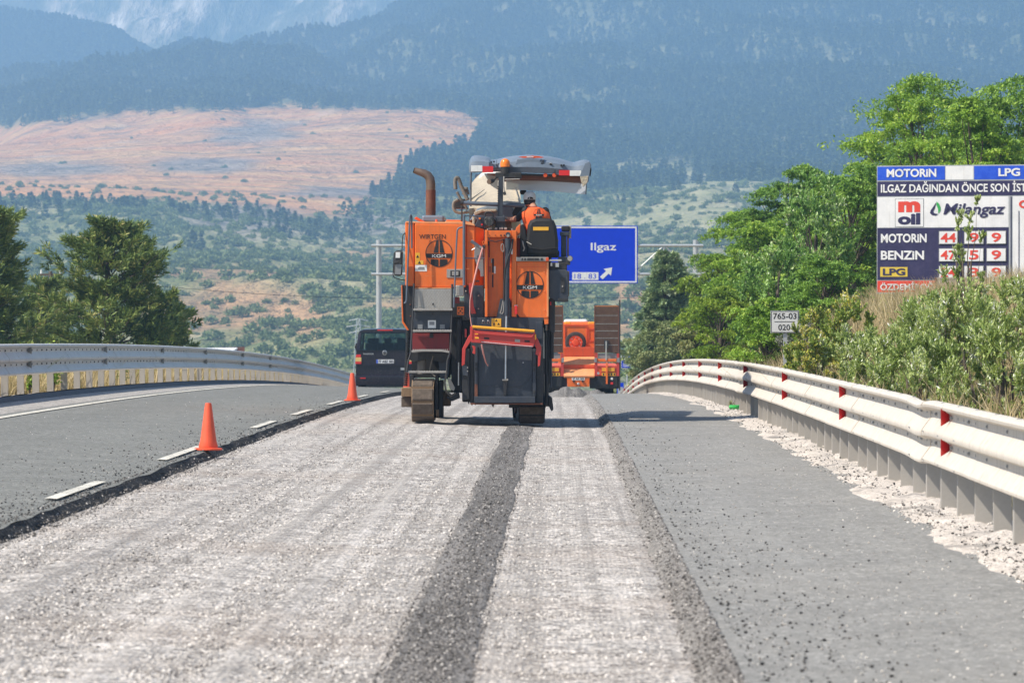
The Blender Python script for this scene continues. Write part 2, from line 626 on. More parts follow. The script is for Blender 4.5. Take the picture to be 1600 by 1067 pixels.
def zground(X, Y):
    """natural ground beside the road"""
    X = np.asarray(X, dtype=float); Y = np.asarray(Y, dtype=float)
    r = zroad(np.clip(X, -8.7, 3.0), Y)
    left = -0.22 * np.clip(-X - 9.6, 0, 22) + 0.02
    right = sstep(3.4, 8.6, X) * bank_h(Y) + np.clip(X - 8.6, 0, 40) * 0.03
    right = right + 0.50 * np.exp(-((X - 5.9) / 0.9) ** 2 - ((Y - 86) / 12.0) ** 2)
    under = np.where((X > -8.55) & (X < 3.25), -0.45, 0.0)
    return r + np.where(X < -8.7, left, 0) + np.where(X > 3.0, right, 0) + under


ROADL, MIL_L, MIL_R, ROADR = -8.35, -3.74, 0.70, 2.75
MILD = 0.085


def speckle(name, cols, cell, streaks=None, patch=None, bumpd=0.006, rough=0.9, warm=None, extra=None):
    """stony road surface: tone differs from grain to grain, with larger worn patches"""
    m, nt, p = new_mat(name)
    v = coords(nt)
    vc = voro(nt, v, cell, "Color")
    vd = voro(nt, v, cell, "Distance")
    sep = nt.nodes.new("ShaderNodeSeparateColor")
    lk(nt, vc, sep.inputs[0])
    vc2 = voro(nt, v, cell * 0.37, "Color")
    sep2 = nt.nodes.new("ShaderNodeSeparateColor")
    lk(nt, vc2, sep2.inputs[0])
    g = math_(nt, 'ADD', math_(nt, 'MULTIPLY', sep.outputs[0], 0.68), math_(nt, 'MULTIPLY', sep2.outputs[1], 0.32))
    c = ramp(nt, cols, g)
    n = noise_(nt, v, 1.3, 5, 0.6)
    n2 = noise_(nt, v, 0.33, 3, 0.6)
    c = mixc(nt, math_(nt, 'MULTIPLY', ramp(nt, [(0.38, 0), (0.68, 1)], n), 0.30), c, [x * 0.55 for x in cols[1][1]])
    if streaks:
        for (sx, sy, lo, hi, amt, col) in streaks:
            s = noise_(nt, coords(nt, (sx, sy, 1)), 1.0, 4, 0.6)
            c = mixc(nt, math_(nt, 'MULTIPLY', ramp(nt, [(lo, 0), (hi, 1)], s), amt), c, col)
    if warm:
        c = mixc(nt, math_(nt, 'MULTIPLY', ramp(nt, [(0.50, 0), (0.72, 1)], n2), warm[1]), c, warm[0])
    if extra: c = extra(nt, v, c)
    lk(nt, c, p.inputs["Base Color"])
    p.inputs["Roughness"].default_value = rough
    p.inputs["Specular IOR Level"].default_value = 0.25
    hh = math_(nt, 'ADD', math_(nt, 'MULTIPLY', vd, 0.7), math_(nt, 'MULTIPLY', n, 0.5))
    lk(nt, bump(nt, hh, bumpd), p.inputs["Normal"])
    return m


MILLED = speckle("milled_asphalt", [(0.14, (0.10, 0.094, 0.087)), (0.34, (0.285, 0.261, 0.240)), (0.54, (0.475, 0.436, 0.402)), (0.78, (0.85, 0.785, 0.725))], 34,
                 streaks=[(0.35, 2.6, 0.52, 0.70, 0.45, (0.66, 0.63, 0.60)), (0.5, 1.7, 0.50, 0.68, 0.42, (0.23, 0.212, 0.197)),
                          (5.5, 0.022, 0.47, 0.60, 0.60, (0.245, 0.226, 0.208)), (3.0, 0.03, 0.54, 0.66, 0.45, (0.64, 0.595, 0.555))],
                 warm=((0.33, 0.255, 0.20), 0.36), bumpd=0.03)
ASPH_L = speckle("worn_lane_asphalt", [(0.05, (0.115, 0.117, 0.107)), (0.40, (0.175, 0.176, 0.162)), (0.75, (0.235, 0.234, 0.217)), (0.965, (0.42, 0.41, 0.38))], 58,
                 streaks=[(1.1, 0.02, 0.45, 0.7, 0.25, (0.125, 0.128, 0.12)), (2.0, 0.03, 0.5, 0.7, 0.22, (0.20, 0.20, 0.19))], bumpd=0.006)
ASPH_R = speckle("shoulder_asphalt", [(0.06, (0.14, 0.137, 0.128)), (0.40, (0.228, 0.223, 0.210)), (0.74, (0.285, 0.279, 0.264)), (0.965, (0.50, 0.48, 0.45))], 62,
                 streaks=[(1.6, 0.05, 0.5, 0.72, 0.22, (0.33, 0.325, 0.31)), (0.6, 0.6, 0.5, 0.75, 0.25, (0.17, 0.168, 0.16))], bumpd=0.004, warm=((0.33, 0.30, 0.26), 0.15))
CUT = speckle("cut_asphalt_edge", [(0.05, (0.014, 0.014, 0.014)), (0.45, (0.036, 0.034, 0.033)), (0.8, (0.075, 0.07, 0.066)), (0.95, (0.24, 0.225, 0.21))], 55, bumpd=0.02)
GRIT = speckle("milled_grit", [(0.05, (0.060, 0.056, 0.053)), (0.40, (0.155, 0.145, 0.136)), (0.72, (0.245, 0.228, 0.213)), (0.96, (0.48, 0.45, 0.42))], 62,
               streaks=[(6.0, 0.12, 0.46, 0.62, 0.6, (0.30, 0.28, 0.262)), (9, 0.2, 0.5, 0.64, 0.5, (0.085, 0.08, 0.075))], bumpd=0.02)
GRIT2 = speckle("dusty_grit", [(0.05, (0.09, 0.084, 0.078)), (0.40, (0.20, 0.186, 0.172)), (0.72, (0.29, 0.27, 0.25)), (0.96, (0.5, 0.47, 0.44))], 58,
                streaks=[(6.0, 0.2, 0.5, 0.68, 0.45, (0.30, 0.285, 0.265)), (8, 0.4, 0.5, 0.66, 0.4, (0.10, 0.094, 0.088))], bumpd=0.016)
RUBBLE = speckle("pale_rubble", [(0.02, (0.20, 0.18, 0.165)), (0.20, (0.48, 0.425, 0.375)), (0.5, (0.66, 0.59, 0.525)), (0.9, (0.80, 0.73, 0.66))], 60,
                 streaks=[(1.6, 0.8, 0.56, 0.66, 0.75, (0.17, 0.16, 0.15))], bumpd=0.016)
SHOULDER = speckle("chip_shoulder", [(0.05, (0.16, 0.15, 0.14)), (0.40, (0.33, 0.31, 0.29)), (0.75, (0.46, 0.43, 0.40)), (0.97, (0.66, 0.62, 0.57))], 40, bumpd=0.012)
KERBF = paint("shaded_asphalt_kerb", (0.10, 0.105, 0.115), 0.8, dirt=(0.2, 0.19, 0.18), dirt_amt=0.4, scale=5, bumpd=0.01)  # bluish dark colour includes the shade on the kerb face


def worn_paint(name, col, under):
    m, nt, p = new_mat(name)
    v = coords(nt)
    f = ramp(nt, [(0.40, 0), (0.50, 1)], math_(nt, 'ADD', math_(nt, 'MULTIPLY', noise_(nt, v, 38, 5, 0.7), 0.62), math_(nt, 'MULTIPLY', noise_(nt, v, 4, 4, 0.6), 0.38)))
    c = mixc(nt, f, under, mixc(nt, noise_(nt, v, 9, 4), [x * 0.8 for x in col], col))
    lk(nt, c, p.inputs["Base Color"])
    p.inputs["Roughness"].default_value = 0.75
    return m


LINEW = worn_paint("road_marking_paint", (0.74, 0.70, 0.60), (0.17, 0.168, 0.155))


def ground_mat():
    m, nt, p = new_mat("dry_grassland")
    v = coords(nt)
    n1 = noise_(nt, v, 0.35, 5, 0.6)
    n2 = noise_(nt, v, 6.0, 5, 0.7)
    c = ramp(nt, [(0.30, (0.10, 0.11, 0.035)), (0.46, (0.26, 0.21, 0.10)), (0.60, (0.40, 0.31, 0.165)), (0.8, (0.33, 0.27, 0.18))], n1)
    c = mixc(nt, ramp(nt, [(0.35, 0), (0.7, 0.6)], n2), c, (0.47, 0.38, 0.22))
    lk(nt, c, p.inputs["Base Color"])
    p.inputs["Roughness"].default_value = 0.95
    lk(nt, bump(nt, n2, 0.12), p.inputs["Normal"])
    return m


GROUND = ground_mat()

# ------------------------------------------------------------------ near ground sheet
gx = np.concatenate([np.linspace(-170, -30, 18), np.linspace(-27, -9.2, 22), [-8.9, -8.7, -8.55, -8.54], [-5, 0, 2.6, 3.24, 3.26], np.linspace(3.4, 14, 38), np.linspace(15, 45, 16), np.linspace(50, 180, 14)])
gy = np.concatenate([np.arange(-15, 160, 1.5), np.arange(160, 470, 6.0)])
GX, GY = np.meshgrid(gx, gy)
GZ = zground(GX, GY)
amp = sstep(3.6, 7, GX) * 0.22 + sstep(9.2, 14, -GX) * 0.25
GZ = GZ + fbm(GX, GY, 3.0, 4, 3.1) * amp
me = grid_mesh("ground", np.stack([GX, GY, GZ], -1))
tag(link_mesh("ground", me, GROUND), "dry grassy ground falling away beside the motorway", None, None, "structure")

# ------------------------------------------------------------------ carriageway sheets
ys_near = np.concatenate([np.arange(4, 30, 0.25), np.arange(30, 70, 0.5), np.arange(70, 440, 2.0)])


def edge_wob(Y, a, seed):
    return fbm(Y * 0 + seed, Y, 1.2, 5, seed) * a


def strip(name, xs, ys, zf, mat, label, kind="structure"):
    X, Y = np.meshgrid(np.asarray(xs, dtype=float), ys)
    X, Z = zf(X, Y)
    me_ = grid_mesh(name, np.stack([X, Y, Z], -1))
    return tag(link_mesh(name, me_, mat), label, None, None, kind)


wobL = edge_wob(ys_near, 0.045, 2.3)
wobR = edge_wob(ys_near, 0.05, 7.9)


def left_lane(X, Y):
    t = sstep(-4.6, MIL_L, X)
    X2 = np.where(X >= MIL_L - 1e-6, X + wobL[:, None], X)
    return X2, zroad(X, Y) + np.where(X >= MIL_L - 1e-6, -0.012, 0) + 0.01 * fbm(X, Y, 0.5, 3, 1.0) * t


strip("carriageway", np.concatenate([[ROADL, -7.6], np.linspace(-7.0, MIL_L, 16)]), ys_near, left_lane, ASPH_L, "grey asphalt of the open left lane")


def wall_strip(name, xtop, xbot, ztop, zbot, mat, label, rag):
    """ragged cut face between the old surface and the milled one"""
    k = 6
    ys = ys_near[ys_near < 130]
    wt = xtop[: len(ys)]
    P = np.zeros((len(ys), k, 3))
    for j in range(k):
        t = j / (k - 1)
        P[:, j, 0] = wt * (1 - t) + xbot * t + fbm(ys * 0 + j, ys, 0.35, 3, 4 + j) * rag
        P[:, j, 1] = ys
        P[:, j, 2] = zroad(P[:, j, 0], ys) + ztop * (1 - t) + zbot * t
    return tag(link_mesh(name, grid_mesh(name, P), mat), label, None, None, "structure")


wall_strip("road_edge", MIL_L + wobL, MIL_L + 0.10, -0.012, -MILD - 0.02, CUT, "black ragged cut edge of the open lane above the milled strip", 0.02)


def milled(X, Y):
    z = zroad(X, Y) - MILD
    # shallow ruts left by the drum passes, loose ridges between them
    for (c, w, h) in ((-2.95, 0.10, 0.012), (-1.95, 0.08, 0.010), (-1.45, 0.06, 0.012), (0.25, 0.3, 0.006)):
        z = z + h * np.exp(-((X - c) / w) ** 2)
    rip = np.sin(Y * 5.2 + 1.3 * np.sin(Y * 0.7)) * 0.004 * sstep(-0.5, -0.1, X)
    return X, z + rip + 0.006 * fbm(X, Y, 0.25, 3, 9.0)


ysm = ys_near[ys_near < 124]
strip("milled_road", np.linspace(MIL_L + 0.0, MIL_R + 0.1, 62), ysm, milled, MILLED, "pale freshly milled strip of road with long scrape marks")


def heaped(c0, w, h, seed, base):
    def f(X, Y):
        wob = fbm(Y * 0 + seed, Y, 3.0, 3, seed) * 0.025
        t = np.clip(1 - np.abs(X - c0) / (w / 2), 0, 1)
        edge = (t <= 0)
        z = zroad(X, Y) + base + h * np.sqrt(t) * (0.75 + 0.6 * fbm(X, Y, 0.22, 3, seed)) - 0.03 * edge
        return X + wob + fbm(X, Y, 0.35, 3, seed + 2) * 0.012, z
    return f


strip("grit_windrow", np.linspace(-0.80, -0.38, 18), ys_near[ys_near < 64], heaped(-0.60, 0.40, 0.012, 5.0, -MILD + 0.006), GRIT, "dark ridge of loose grit along the milled road", "stuff")


def right_heap(X, Y):
    t = (X - 0.60) / (0.785 - 0.60)
    wob = fbm(Y * 0 + 3, Y, 2.5, 4, 6.0) * 0.035
    prof = np.interp(t, [0, 0.25, 0.5, 0.75, 0.92, 1.0], [-MILD - 0.02, -0.062, -0.030, -0.004, 0.008, -0.02])
    return X + (wob + fbm(X, Y, 0.3, 3, 8.0) * 0.03) * np.clip(1.2 - 1.5 * t, 0, 1), zroad(0, Y) + prof + 0.014 * fbm(X, Y, 0.16, 3, 12.0) * (t > 0) * (t < 1)


strip("grit_edge", np.linspace(0.60, 0.785, 16), ys_near[ys_near < 124], right_heap, GRIT2, "grey ridge of loose grit heaped against the right hand cut edge", "stuff")


def right_lane(X, Y):
    return X, zroad(X, Y) + 0.004 * fbm(X, Y, 0.6, 3, 15.0)


strip("shoulder", np.linspace(MIL_R + 0.06, 3.4, 22), ys_near, right_lane, ASPH_R, "light grey asphalt shoulder along the right guard rail")
# beyond the crest the strip has not been milled yet
strip("road", np.linspace(MIL_L, MIL_R + 0.1, 8), np.arange(122, 440, 3.0), lambda X, Y: (X, zroad(X, Y) - 0.004), ASPH_L, "grey asphalt road running downhill beyond the crest")


def rubble_strip(X, Y):
    t = (X - 2.56) / (3.35 - 2.56)
    wob = fbm(Y * 0 + 1, Y, 2.2, 4, 21.0) * 0.16 * (1 - t)
    prof = np.interp(t, [0, 0.12, 0.4, 0.7, 1.0], [-0.02, 0.008, 0.026, 0.040, 0.03])
    return X + wob, zroad(0, Y) + prof * (0.8 + 0.9 * fbm(X, Y, 0.45, 4, 22.0)) + 0.02 * fbm(X, Y, 0.12, 3, 25.0) * (t > 0)


strip("pale_rubble", np.linspace(2.56, 3.35, 22), ys_near[ys_near < 190], rubble_strip, RUBBLE, "white crumbling rubble along the foot of the right guard rail", "stuff")

# left kerb and chipped shoulder
strip("verge", np.linspace(-8.36, -7.42, 10), ys_near, lambda X, Y: (X, zroad(X, Y) + 0.006 + 0.004 * fbm(X, Y, 0.4, 2, 31.0) - 0.012 * (X > -7.45)), SHOULDER, "chip covered shoulder strip outside the white edge line")


def kerb(X, Y):
    pr = np.interp(X, [-8.75, -8.42, -8.36, -8.33], [0.02, 0.080, 0.076, -0.03])
    return X, zroad(-8.4, Y) + pr


strip("kerb", [-8.75, -8.6, -8.42, -8.36, -8.33], ys_near, kerb, KERBF, "low asphalt kerb darkened by painted shade in front of the left guard rail")
strip("verge_top", np.linspace(-9.6, -8.42, 8), ys_near, lambda X, Y: (X, zroad(-8.6, Y) + np.interp(X, [-9.6, -8.9, -8.42], [-0.25, 0.02, 0.086]) + 0.01 * fbm(X, Y, 0.3, 3, 33.0)), RUBBLE,
      "pale gravel verge under the left guard rail")

# painted markings
strip("edge_line", [-7.28, -7.15], ys_near, lambda X, Y: (X, zroad(X, Y) + 0.010), LINEW, "white edge line along the left side of the open lane")
for i, (a, b) in enumerate([(22.5, 26.5), (32.2, 36.0), (41.2, 46.0), (53.5, 57.6), (61.5, 66), (71, 75.5), (81, 85.5), (92, 96.5), (104, 108)]):
    yy = np.arange(a, b + 0.01, 0.35)
    tag(strip("lane_dash", [-3.94, -3.89, -3.84], yy, lambda X, Y: (X, zroad(X, Y) + 0.010), LINEW, "broken white lane line beside the milled edge"), None, None, "lane dashes along the milled edge")

# ------------------------------------------------------------------ loose stones
def stone_mesh(seed):
    bm = bmesh.new()
    bmesh.ops.create_icosphere(bm, subdivisions=1, radius=1.0)
    r = random.Random(seed)
    for v in bm.verts:
        v.co *= r.uniform(0.6, 1.15)
        v.co.z *= 0.7
    m = bpy.data.meshes.new("stone")
    bm.to_mesh(m); bm.free()
    return m


def stone_mat(name, stops):
    m, nt, p = new_mat(name)
    oi = nt.nodes.new("ShaderNodeObjectInfo")
    lk(nt, ramp(nt, stops, oi.outputs["Random"]), p.inputs["Base Color"])
    p.inputs["Roughness"].default_value = 0.9
    p.inputs["Specular IOR Level"].default_value = 0.2
    return m


ST_DARK = stone_mat("bitumen_crumb", [(0.0, (0.02, 0.02, 0.021)), (0.55, (0.06, 0.058, 0.056)), (0.85, (0.16, 0.15, 0.14)), (1.0, (0.55, 0.52, 0.48))])
ST_MIX = stone_mat("milled_chip", [(0.0, (0.045, 0.042, 0.04)), (0.45, (0.14, 0.13, 0.122)), (0.8, (0.27, 0.25, 0.235)), (1.0, (0.62, 0.58, 0.54))])
ST_PALE = stone_mat("pale_chip", [(0.0, (0.10, 0.095, 0.09)), (0.25, (0.4, 0.36, 0.32)), (0.6, (0.66, 0.6, 0.54)), (1.0, (0.82, 0.77, 0.71))])
sd = [proto("stone_d%d" % i, stone_mesh(i), ST_DARK) for i in range(3)]
smx = [proto("stone_m%d" % i, stone_mesh(10 + i), ST_MIX) for i in range(3)]
ST_MIL = stone_mat("milled_stone", [(0.0, (0.14, 0.13, 0.125)), (0.3, (0.345, 0.315, 0.288)), (0.65, (0.58, 0.535, 0.492)), (1.0, (0.87, 0.81, 0.75))])
smil = [proto("stone_w%d" % i, stone_mesh(30 + i), ST_MIL) for i in range(3)]
spl = [proto("stone_p%d" % i, stone_mesh(20 + i), ST_PALE) for i in range(3)]


def stones(name, protos, n, xf, y0, y1, zf, smin, smax, label, near=1.0):
    """n loose stones, denser towards the camera"""
    u = rng.random(n)
    Y = 1 / ((1 - u) / y0 ** near + u / y1 ** near) ** (1 / near)
    X = xf(rng, n, Y)
    Z = zf(X, Y)
    s = smin + (smax - smin) * rng.random(n) ** 3
    return scatter(name, protos, np.stack([X, Y, Z], -1), rng.random(n) * 6.28, s, rng.integers(0, len(protos), n), label)


zm = lambda X, Y: zroad(X, Y) - MILD + 0.001
stones("loose_grit", smx, 12000, lambda r, n, Y: -0.59 + r.normal(0, 0.12, n).clip(-0.21, 0.21), 16, 63, lambda X, Y: zroad(X, Y) - MILD + 0.012 + 0.012 * np.clip(1 - np.abs(X + 0.59) / 0.2, 0, 1),
       0.003, 0.011, "loose grey and black grit lying in the dark windrow")
stones("edge_grit", smx, 5000, lambda r, n, Y: 0.58 + 0.19 * r.random(n), 16, 90, lambda X, Y: zroad(0, Y) + np.interp((X - 0.60) / 0.185, [0, .25, .5, .75, .92, 1], [-MILD, -.055, -.016, .014, .014, .0]),
       0.003, 0.012, "loose grit heaped along the right hand cut edge")
stones("scattered_crumbs", sd, 1900, lambda r, n, Y: MIL_R + 0.12 + np.abs(r.exponential(0.33, n)).clip(0, 1.8), 16, 75, lambda X, Y: zroad(X, Y) + 0.006, 0.003, 0.012,
       "black bitumen crumbs scattered over the grey shoulder")
stones("milled_chips", smil, 75000, lambda r, n, Y: r.uniform(MIL_L + 0.1, MIL_R - 0.2, n), 15, 60, zm, 0.004, 0.0125, "pale stone chips on the milled surface")
stones("milled_crumbs", sd, 3200, lambda r, n, Y: np.where(r.random(n) < 0.7, r.normal(-2.95, 0.22, n), r.uniform(MIL_L + 0.1, -0.8, n)).clip(MIL_L + .1, 0.5), 16, 75, zm, 0.004, 0.014,
       "dark crumbs lying along the scrape marks of the milled surface")
stones("cut_crumbs", smx, 5000, lambda r, n, Y: MIL_L - 0.06 + 0.24 * r.random(n), 18, 80, lambda X, Y: zroad(X, Y) + np.interp(X, [MIL_L - .02, MIL_L + .03, MIL_L + .12], [0.002, -0.05, -MILD + 0.004]), 0.004, 0.014, "crumbs broken off along the cut edge of the open lane")
stones("lane_crumbs", sd, 3000, lambda r, n, Y: MIL_L - np.abs(r.exponential(0.4, n)).clip(0, 2.2), 20, 90, lambda X, Y: zroad(X, Y) + 0.005, 0.004, 0.012, "small crumbs strewn along the edge of the open lane")
stones("rubble_chips", spl, 2600, lambda r, n, Y: 2.58 + 0.6 * r.random(n), 20, 110, lambda X, Y: zroad(0, Y) + np.interp((X - 2.56) / 0.79, [0, .12, .4, .7, 1], [0, .009, .027, .041, .03]), 0.004, 0.014,
       "pale broken chips along the foot of the right guard rail")
stones("rubble_crumbs", sd, 1800, lambda r, n, Y: 2.62 + np.abs(r.normal(0.2, 0.12, n)), 20, 90, lambda X, Y: zroad(0, Y) + np.interp((X - 2.56) / 0.79, [0, .12, .4, .7, 1], [0.002, .010, .029, .043, .032]), 0.004, 0.015,
       "black crumbs lying on the pale rubble")

stones("lane_chips", spl, 2600, lambda r, n, Y: np.where(r.random(n) < 0.5, r.uniform(-7.0, MIL_L - .1, n), r.uniform(MIL_R + .15, 2.4, n)), 16, 80, lambda X, Y: zroad(X, Y) + 0.004, 0.003, 0.009, "tiny pale chips strewn over the asphalt")

# heaps of milled material on the crest
for k, (px, wd, ht, Y) in enumerate([(886, 0.62, 0.26, 113), (921, 0.52, 0.20, 115)]):
    b = W(px, 612, Y)
    zb = float(zroad(b.x, Y)) - MILD
    nx, ny = 22, 16
    P = np.zeros((ny, nx, 3))
    for j in range(ny):
        for i in range(nx):
            u, v = i / (nx - 1) * 2 - 1, j / (ny - 1) * 2 - 1
            d = math.sqrt(u * u + v * v)
            h = max(0, 1 - d) ** 0.7 * ht * (1 + 0.7 * noise.fractal((u * 2.3 + k * 5, v * 2.3, 1.7), 1, 2, 4)) - (0.06 if d >= 1 else 0)
            P[j, i] = (b.x + u * wd * 1.2, Y + v * 1.6, zb + h)
    o = link_mesh("gravel_heap", grid_mesh("gravel_heap", P, False), GRIT)
    tag(o, ["larger grey gravel heap beside the milling machine on the crest", "smaller grey gravel heap in front of the orange trailer"][k], "gravel heap")

# ------------------------------------------------------------------ valley side and mountains
PXC = np.array([-900, 0, 200, 400, 520, 640, 760, 900, 1000, 1100, 1200, 1400, 1600, 2500], dtype=float)
TAB = {
    380:  [640] * 14,
    600:  [640, 628, 626, 626, 626, 626, 626, 626, 626, 626, 626, 626, 626, 640],
    900:  [575, 570, 568, 566, 566, 566, 566, 565, 565, 560, 556, 550, 545, 540],
    1150: [535, 520, 505, 500, 512, 520, 520, 515, 505, 495, 485, 470, 460, 455],
    1450: [470, 445, 440, 440, 452, 458, 455, 448, 440, 430, 420, 410, 400, 395],
    1750: [390, 365, 358, 372, 392, 404, 400, 390, 385, 372, 365, 360, 355, 350],
    2000: [306, 303, 303, 319, 348, 366, 362, 352, 336, 314, 323, 332, 334, 330],
    2150: [318, 312, 312, 322, 338, 350, 345, 338, 330, 318, 318, 318, 318, 310],
    2500: [292, 293, 296, 298, 300, 305, 300, 292, 282, 275, 270, 264, 258, 240],
    2950: [245, 240, 240, 236, 234, 234, 234, 230, 224, 215, 208, 200, 194, 170],
    3500: [210, 193, 178, 170, 168, 168, 170, 168, 162, 152, 144, 132, 120, 90],
    4200: [165, 152, 130, 112, 104, 92, 78, 62, 52, 42, 34, 20, 8, -40],
    4900: [150, 130, 104, 80, 56, 20, -30, -100, -130, -160, -185, -230, -265, -330],
    5300: [190, 170, 140, 120, 90, 55, 10, -50, -80, -110, -135, -180, -210, -280],
}
DK = np.array(sorted(TAB), dtype=float)
TB = np.array([TAB[int(d)] for d in DK], dtype=float)


def py_at(px, D):
    """height of the land as seen over the crest, for bearing px and distance D (smooth between the surveyed lines)"""
    px = np.asarray(px, dtype=float); D = np.asarray(D, dtype=float)
    c = np.stack([np.interp(px, PXC, TB[i]) for i in range(len(DK))], 0)
    i = np.clip(np.searchsorted(DK, D) - 1, 0, len(DK) - 2)
    t = (D - DK[i]) / (DK[i + 1] - DK[i])
    t = np.where(D < 2080, t * t * (3 - 2 * t) * 0.5 + t * 0.5, t)
    a = np.take_along_axis(c, i[None], 0)[0]
    b = np.take_along_axis(c, i[None] + 1, 0)[0]
    return a * (1 - t) + b * t


hp = np.arange(-900, 2501, 10.0)
hd = np.concatenate([np.geomspace(385, 2200, 120), np.geomspace(2220, 5300, 120)])
HP, HD = np.meshgrid(hp, hd)
HX, HY = (HP - 875) / F * HD, HD
rl = fbm(HX, HY, 420.0, 6, 2.0)
rid = 1 - np.abs(fbm(HX * 1.0 + HY * 0.25, HY * 0.45, 260.0, 5, 12.0))
HPY = py_at(HP, HD)
fade = sstep(500, 1000, HD)
relief = (rl * 12 + (rid - 0.75) * 26 * sstep(2250, 1900, HD) + (rid - 0.75) * 85 * sstep(2800, 3900, HD)) * fade
HZ = 1.5 - (HPY - 500) * HD / F + relief
# how the hillside is covered
nz = fbm(HX, HY, 90.0, 5, 17.0)
nz2 = fbm(HX, HY, 300.0, 4, 27.0)
VPY = 500 - (HZ - 1.5) * F / HD                # where each point shows from the road
bound = np.interp(VPY, [150, 172, 185, 210, 235, 262, 295, 320], [560, 722, 738, 766, 716, 645, 625, 560]) + nz * 26
ctop = np.interp(HP, [-900, 0, 90, 200, 330, 450, 640, 780], [205, 197, 190, 174, 172, 168, 170, 174])
CLEAR = sstep(14, -14, HP - bound) * sstep(-5, 5, VPY - ctop + nz * 5) * (HD > 2080)
FOREST = sstep(2220, 2500, HD) * (1 - CLEAR)
gaps = np.zeros_like(nz)
for (cx, cy, rx, ry) in ((1235, 232, 75, 14), (1010, 82, 90, 16), (1360, 78, 95, 18), (1180, 45, 70, 9), (905, 70, 60, 26), (1010, 268, 70, 16), (1085, 290, 60, 16), (1150, 300, 60, 10), (312, 136, 6, 6), (1420, 90, 50, 10)):
    gaps = np.maximum(gaps, (0.30 if cy < 100 else 1.0) * sstep(1.25, 0.5, np.sqrt(((HP - cx) / rx) ** 2 + ((VPY - cy) / ry) ** 2) - nz * 0.9))
rocky = np.zeros_like(nz)
for (cx, cy, rx, ry) in ((385, 345, 90, 26), (405, 345, 60, 20), (590, 350, 60, 22), (400, 205, 70, 22), (80, 262, 110, 14), (330, 258, 100, 12), (560, 300, 110, 10)):
    rocky = np.maximum(rocky, sstep(1.3, 0.4, np.sqrt(((HP - cx) / rx) ** 2 + ((VPY - cy) / ry) ** 2) - nz * 0.6))
erod = np.zeros_like(nz)
for (cx, cy, rx, ry) in ((370, 485, 120, 56), (470, 500, 45, 36), (300, 510, 60, 30), (330, 440, 70, 14), (985, 450, 26, 60), (975, 510, 20, 30), (560, 400, 60, 10), (640, 480, 70, 16)):
    erod = np.maximum(erod, sstep(1.25, 0.45, np.sqrt(((HP - cx) / rx) ** 2 + ((VPY - cy) / ry) ** 2) - nz * 0.8))
mead = np.zeros_like(nz)
for (cx, cy, rx, ry) in ((1090, 338, 80, 28), (940, 350, 90, 12), (500, 380, 80, 14), (1160, 400, 60, 16), (700, 470, 80, 14), (60, 330, 50, 12)):
    mead = np.maximum(mead, sstep(1.25, 0.45, np.sqrt(((HP - cx) / rx) ** 2 + ((VPY - cy) / ry) ** 2) - nz * 0.5))
me = grid_mesh("hills", np.stack([HX, HY, HZ], -1))
for nm, ar in (("clear", CLEAR), ("forest", FOREST), ("gap", np.maximum(gaps, mead * 0.8)), ("rock", rocky), ("erod", erod)):
    attr(me, nm, ar.ravel())


def hill_mat():
    m, nt, p = new_mat("hillside_soil")
    v = coords(nt)

    def at(nm):
        a = nt.nodes.new("ShaderNodeAttribute"); a.attribute_name = nm
        return a.outputs["Fac"]
    n1 = noise_(nt, v, 0.012, 6, 0.62)
    n2 = noise_(nt, v, 0.06, 6, 0.65)
    n3 = noise_(nt, coords(nt, (0.004, 0.03, 0.03)), 1.0, 6, 0.65)
    c = ramp(nt, [(0.30, (0.19, 0.21, 0.095)), (0.45, (0.32, 0.315, 0.16)), (0.58, (0.42, 0.385, 0.225)), (0.75, (0.49, 0.40, 0.28))], n1)
    c = mixc(nt, ramp(nt, [(0.42, 0), (0.60, 0.80)], n2), c, (0.175, 0.205, 0.09))
    c = mixc(nt, at("forest"), c, mixc(nt, ramp(nt, [(0.4, 0), (0.7, 1)], n2), (0.11, 0.125, 0.06), (0.25, 0.235, 0.14)))
    cl = ramp(nt, [(0.30, (0.60, 0.24, 0.09)), (0.42, (0.75, 0.37, 0.16)), (0.52, (0.66, 0.36, 0.18)), (0.62, (0.80, 0.47, 0.20)), (0.75, (0.46, 0.28, 0.17))], n3)
    cl = mixc(nt, ramp(nt, [(0.50, 0), (0.62, 0.7)], noise_(nt, coords(nt, (0.012, 0.05, 0.05)), 1.0, 7, 0.7)), cl, (0.20, 0.165, 0.13))
    cl = mixc(nt, ramp(nt, [(0.60, 0), (0.68, 0.7)], n1), cl, (0.70, 0.52, 0.36))
    c = mixc(nt, at("clear"), c, cl)
    c = mixc(nt, at("gap"), c, mixc(nt, ramp(nt, [(0.4, 0), (0.66, 1)], n2), (0.48, 0.44, 0.26), (0.30, 0.31, 0.15)))
    c = mixc(nt, math_(nt, 'MULTIPLY', at("rock"), 0.85), c, mixc(nt, ramp(nt, [(0.42, 0), (0.6, 1)], n2), (0.38, 0.33, 0.29), (0.17, 0.155, 0.14)))
    c = mixc(nt, math_(nt, 'MULTIPLY', at("erod"), 0.95), c, mixc(nt, ramp(nt, [(0.4, 0), (0.64, 1)], n2), (0.56, 0.34, 0.185), (0.32, 0.23, 0.135)))
    lk(nt, c, p.inputs["Base Color"])
    p.inputs["Roughness"].default_value = 1.0
    p.inputs["Specular IOR Level"].default_value = 0.0
    lk(nt, bump(nt, math_(nt, 'ADD', n2, math_(nt, 'MULTIPLY', n1, 1.5)), 14.0), p.inputs["Normal"])
    return m


HILLM = hill_mat()
tag(link_mesh("hills", me, HILLM), "scrubby valley side rising to a forested mountain with a bare reddish clearing", None, None, "structure")


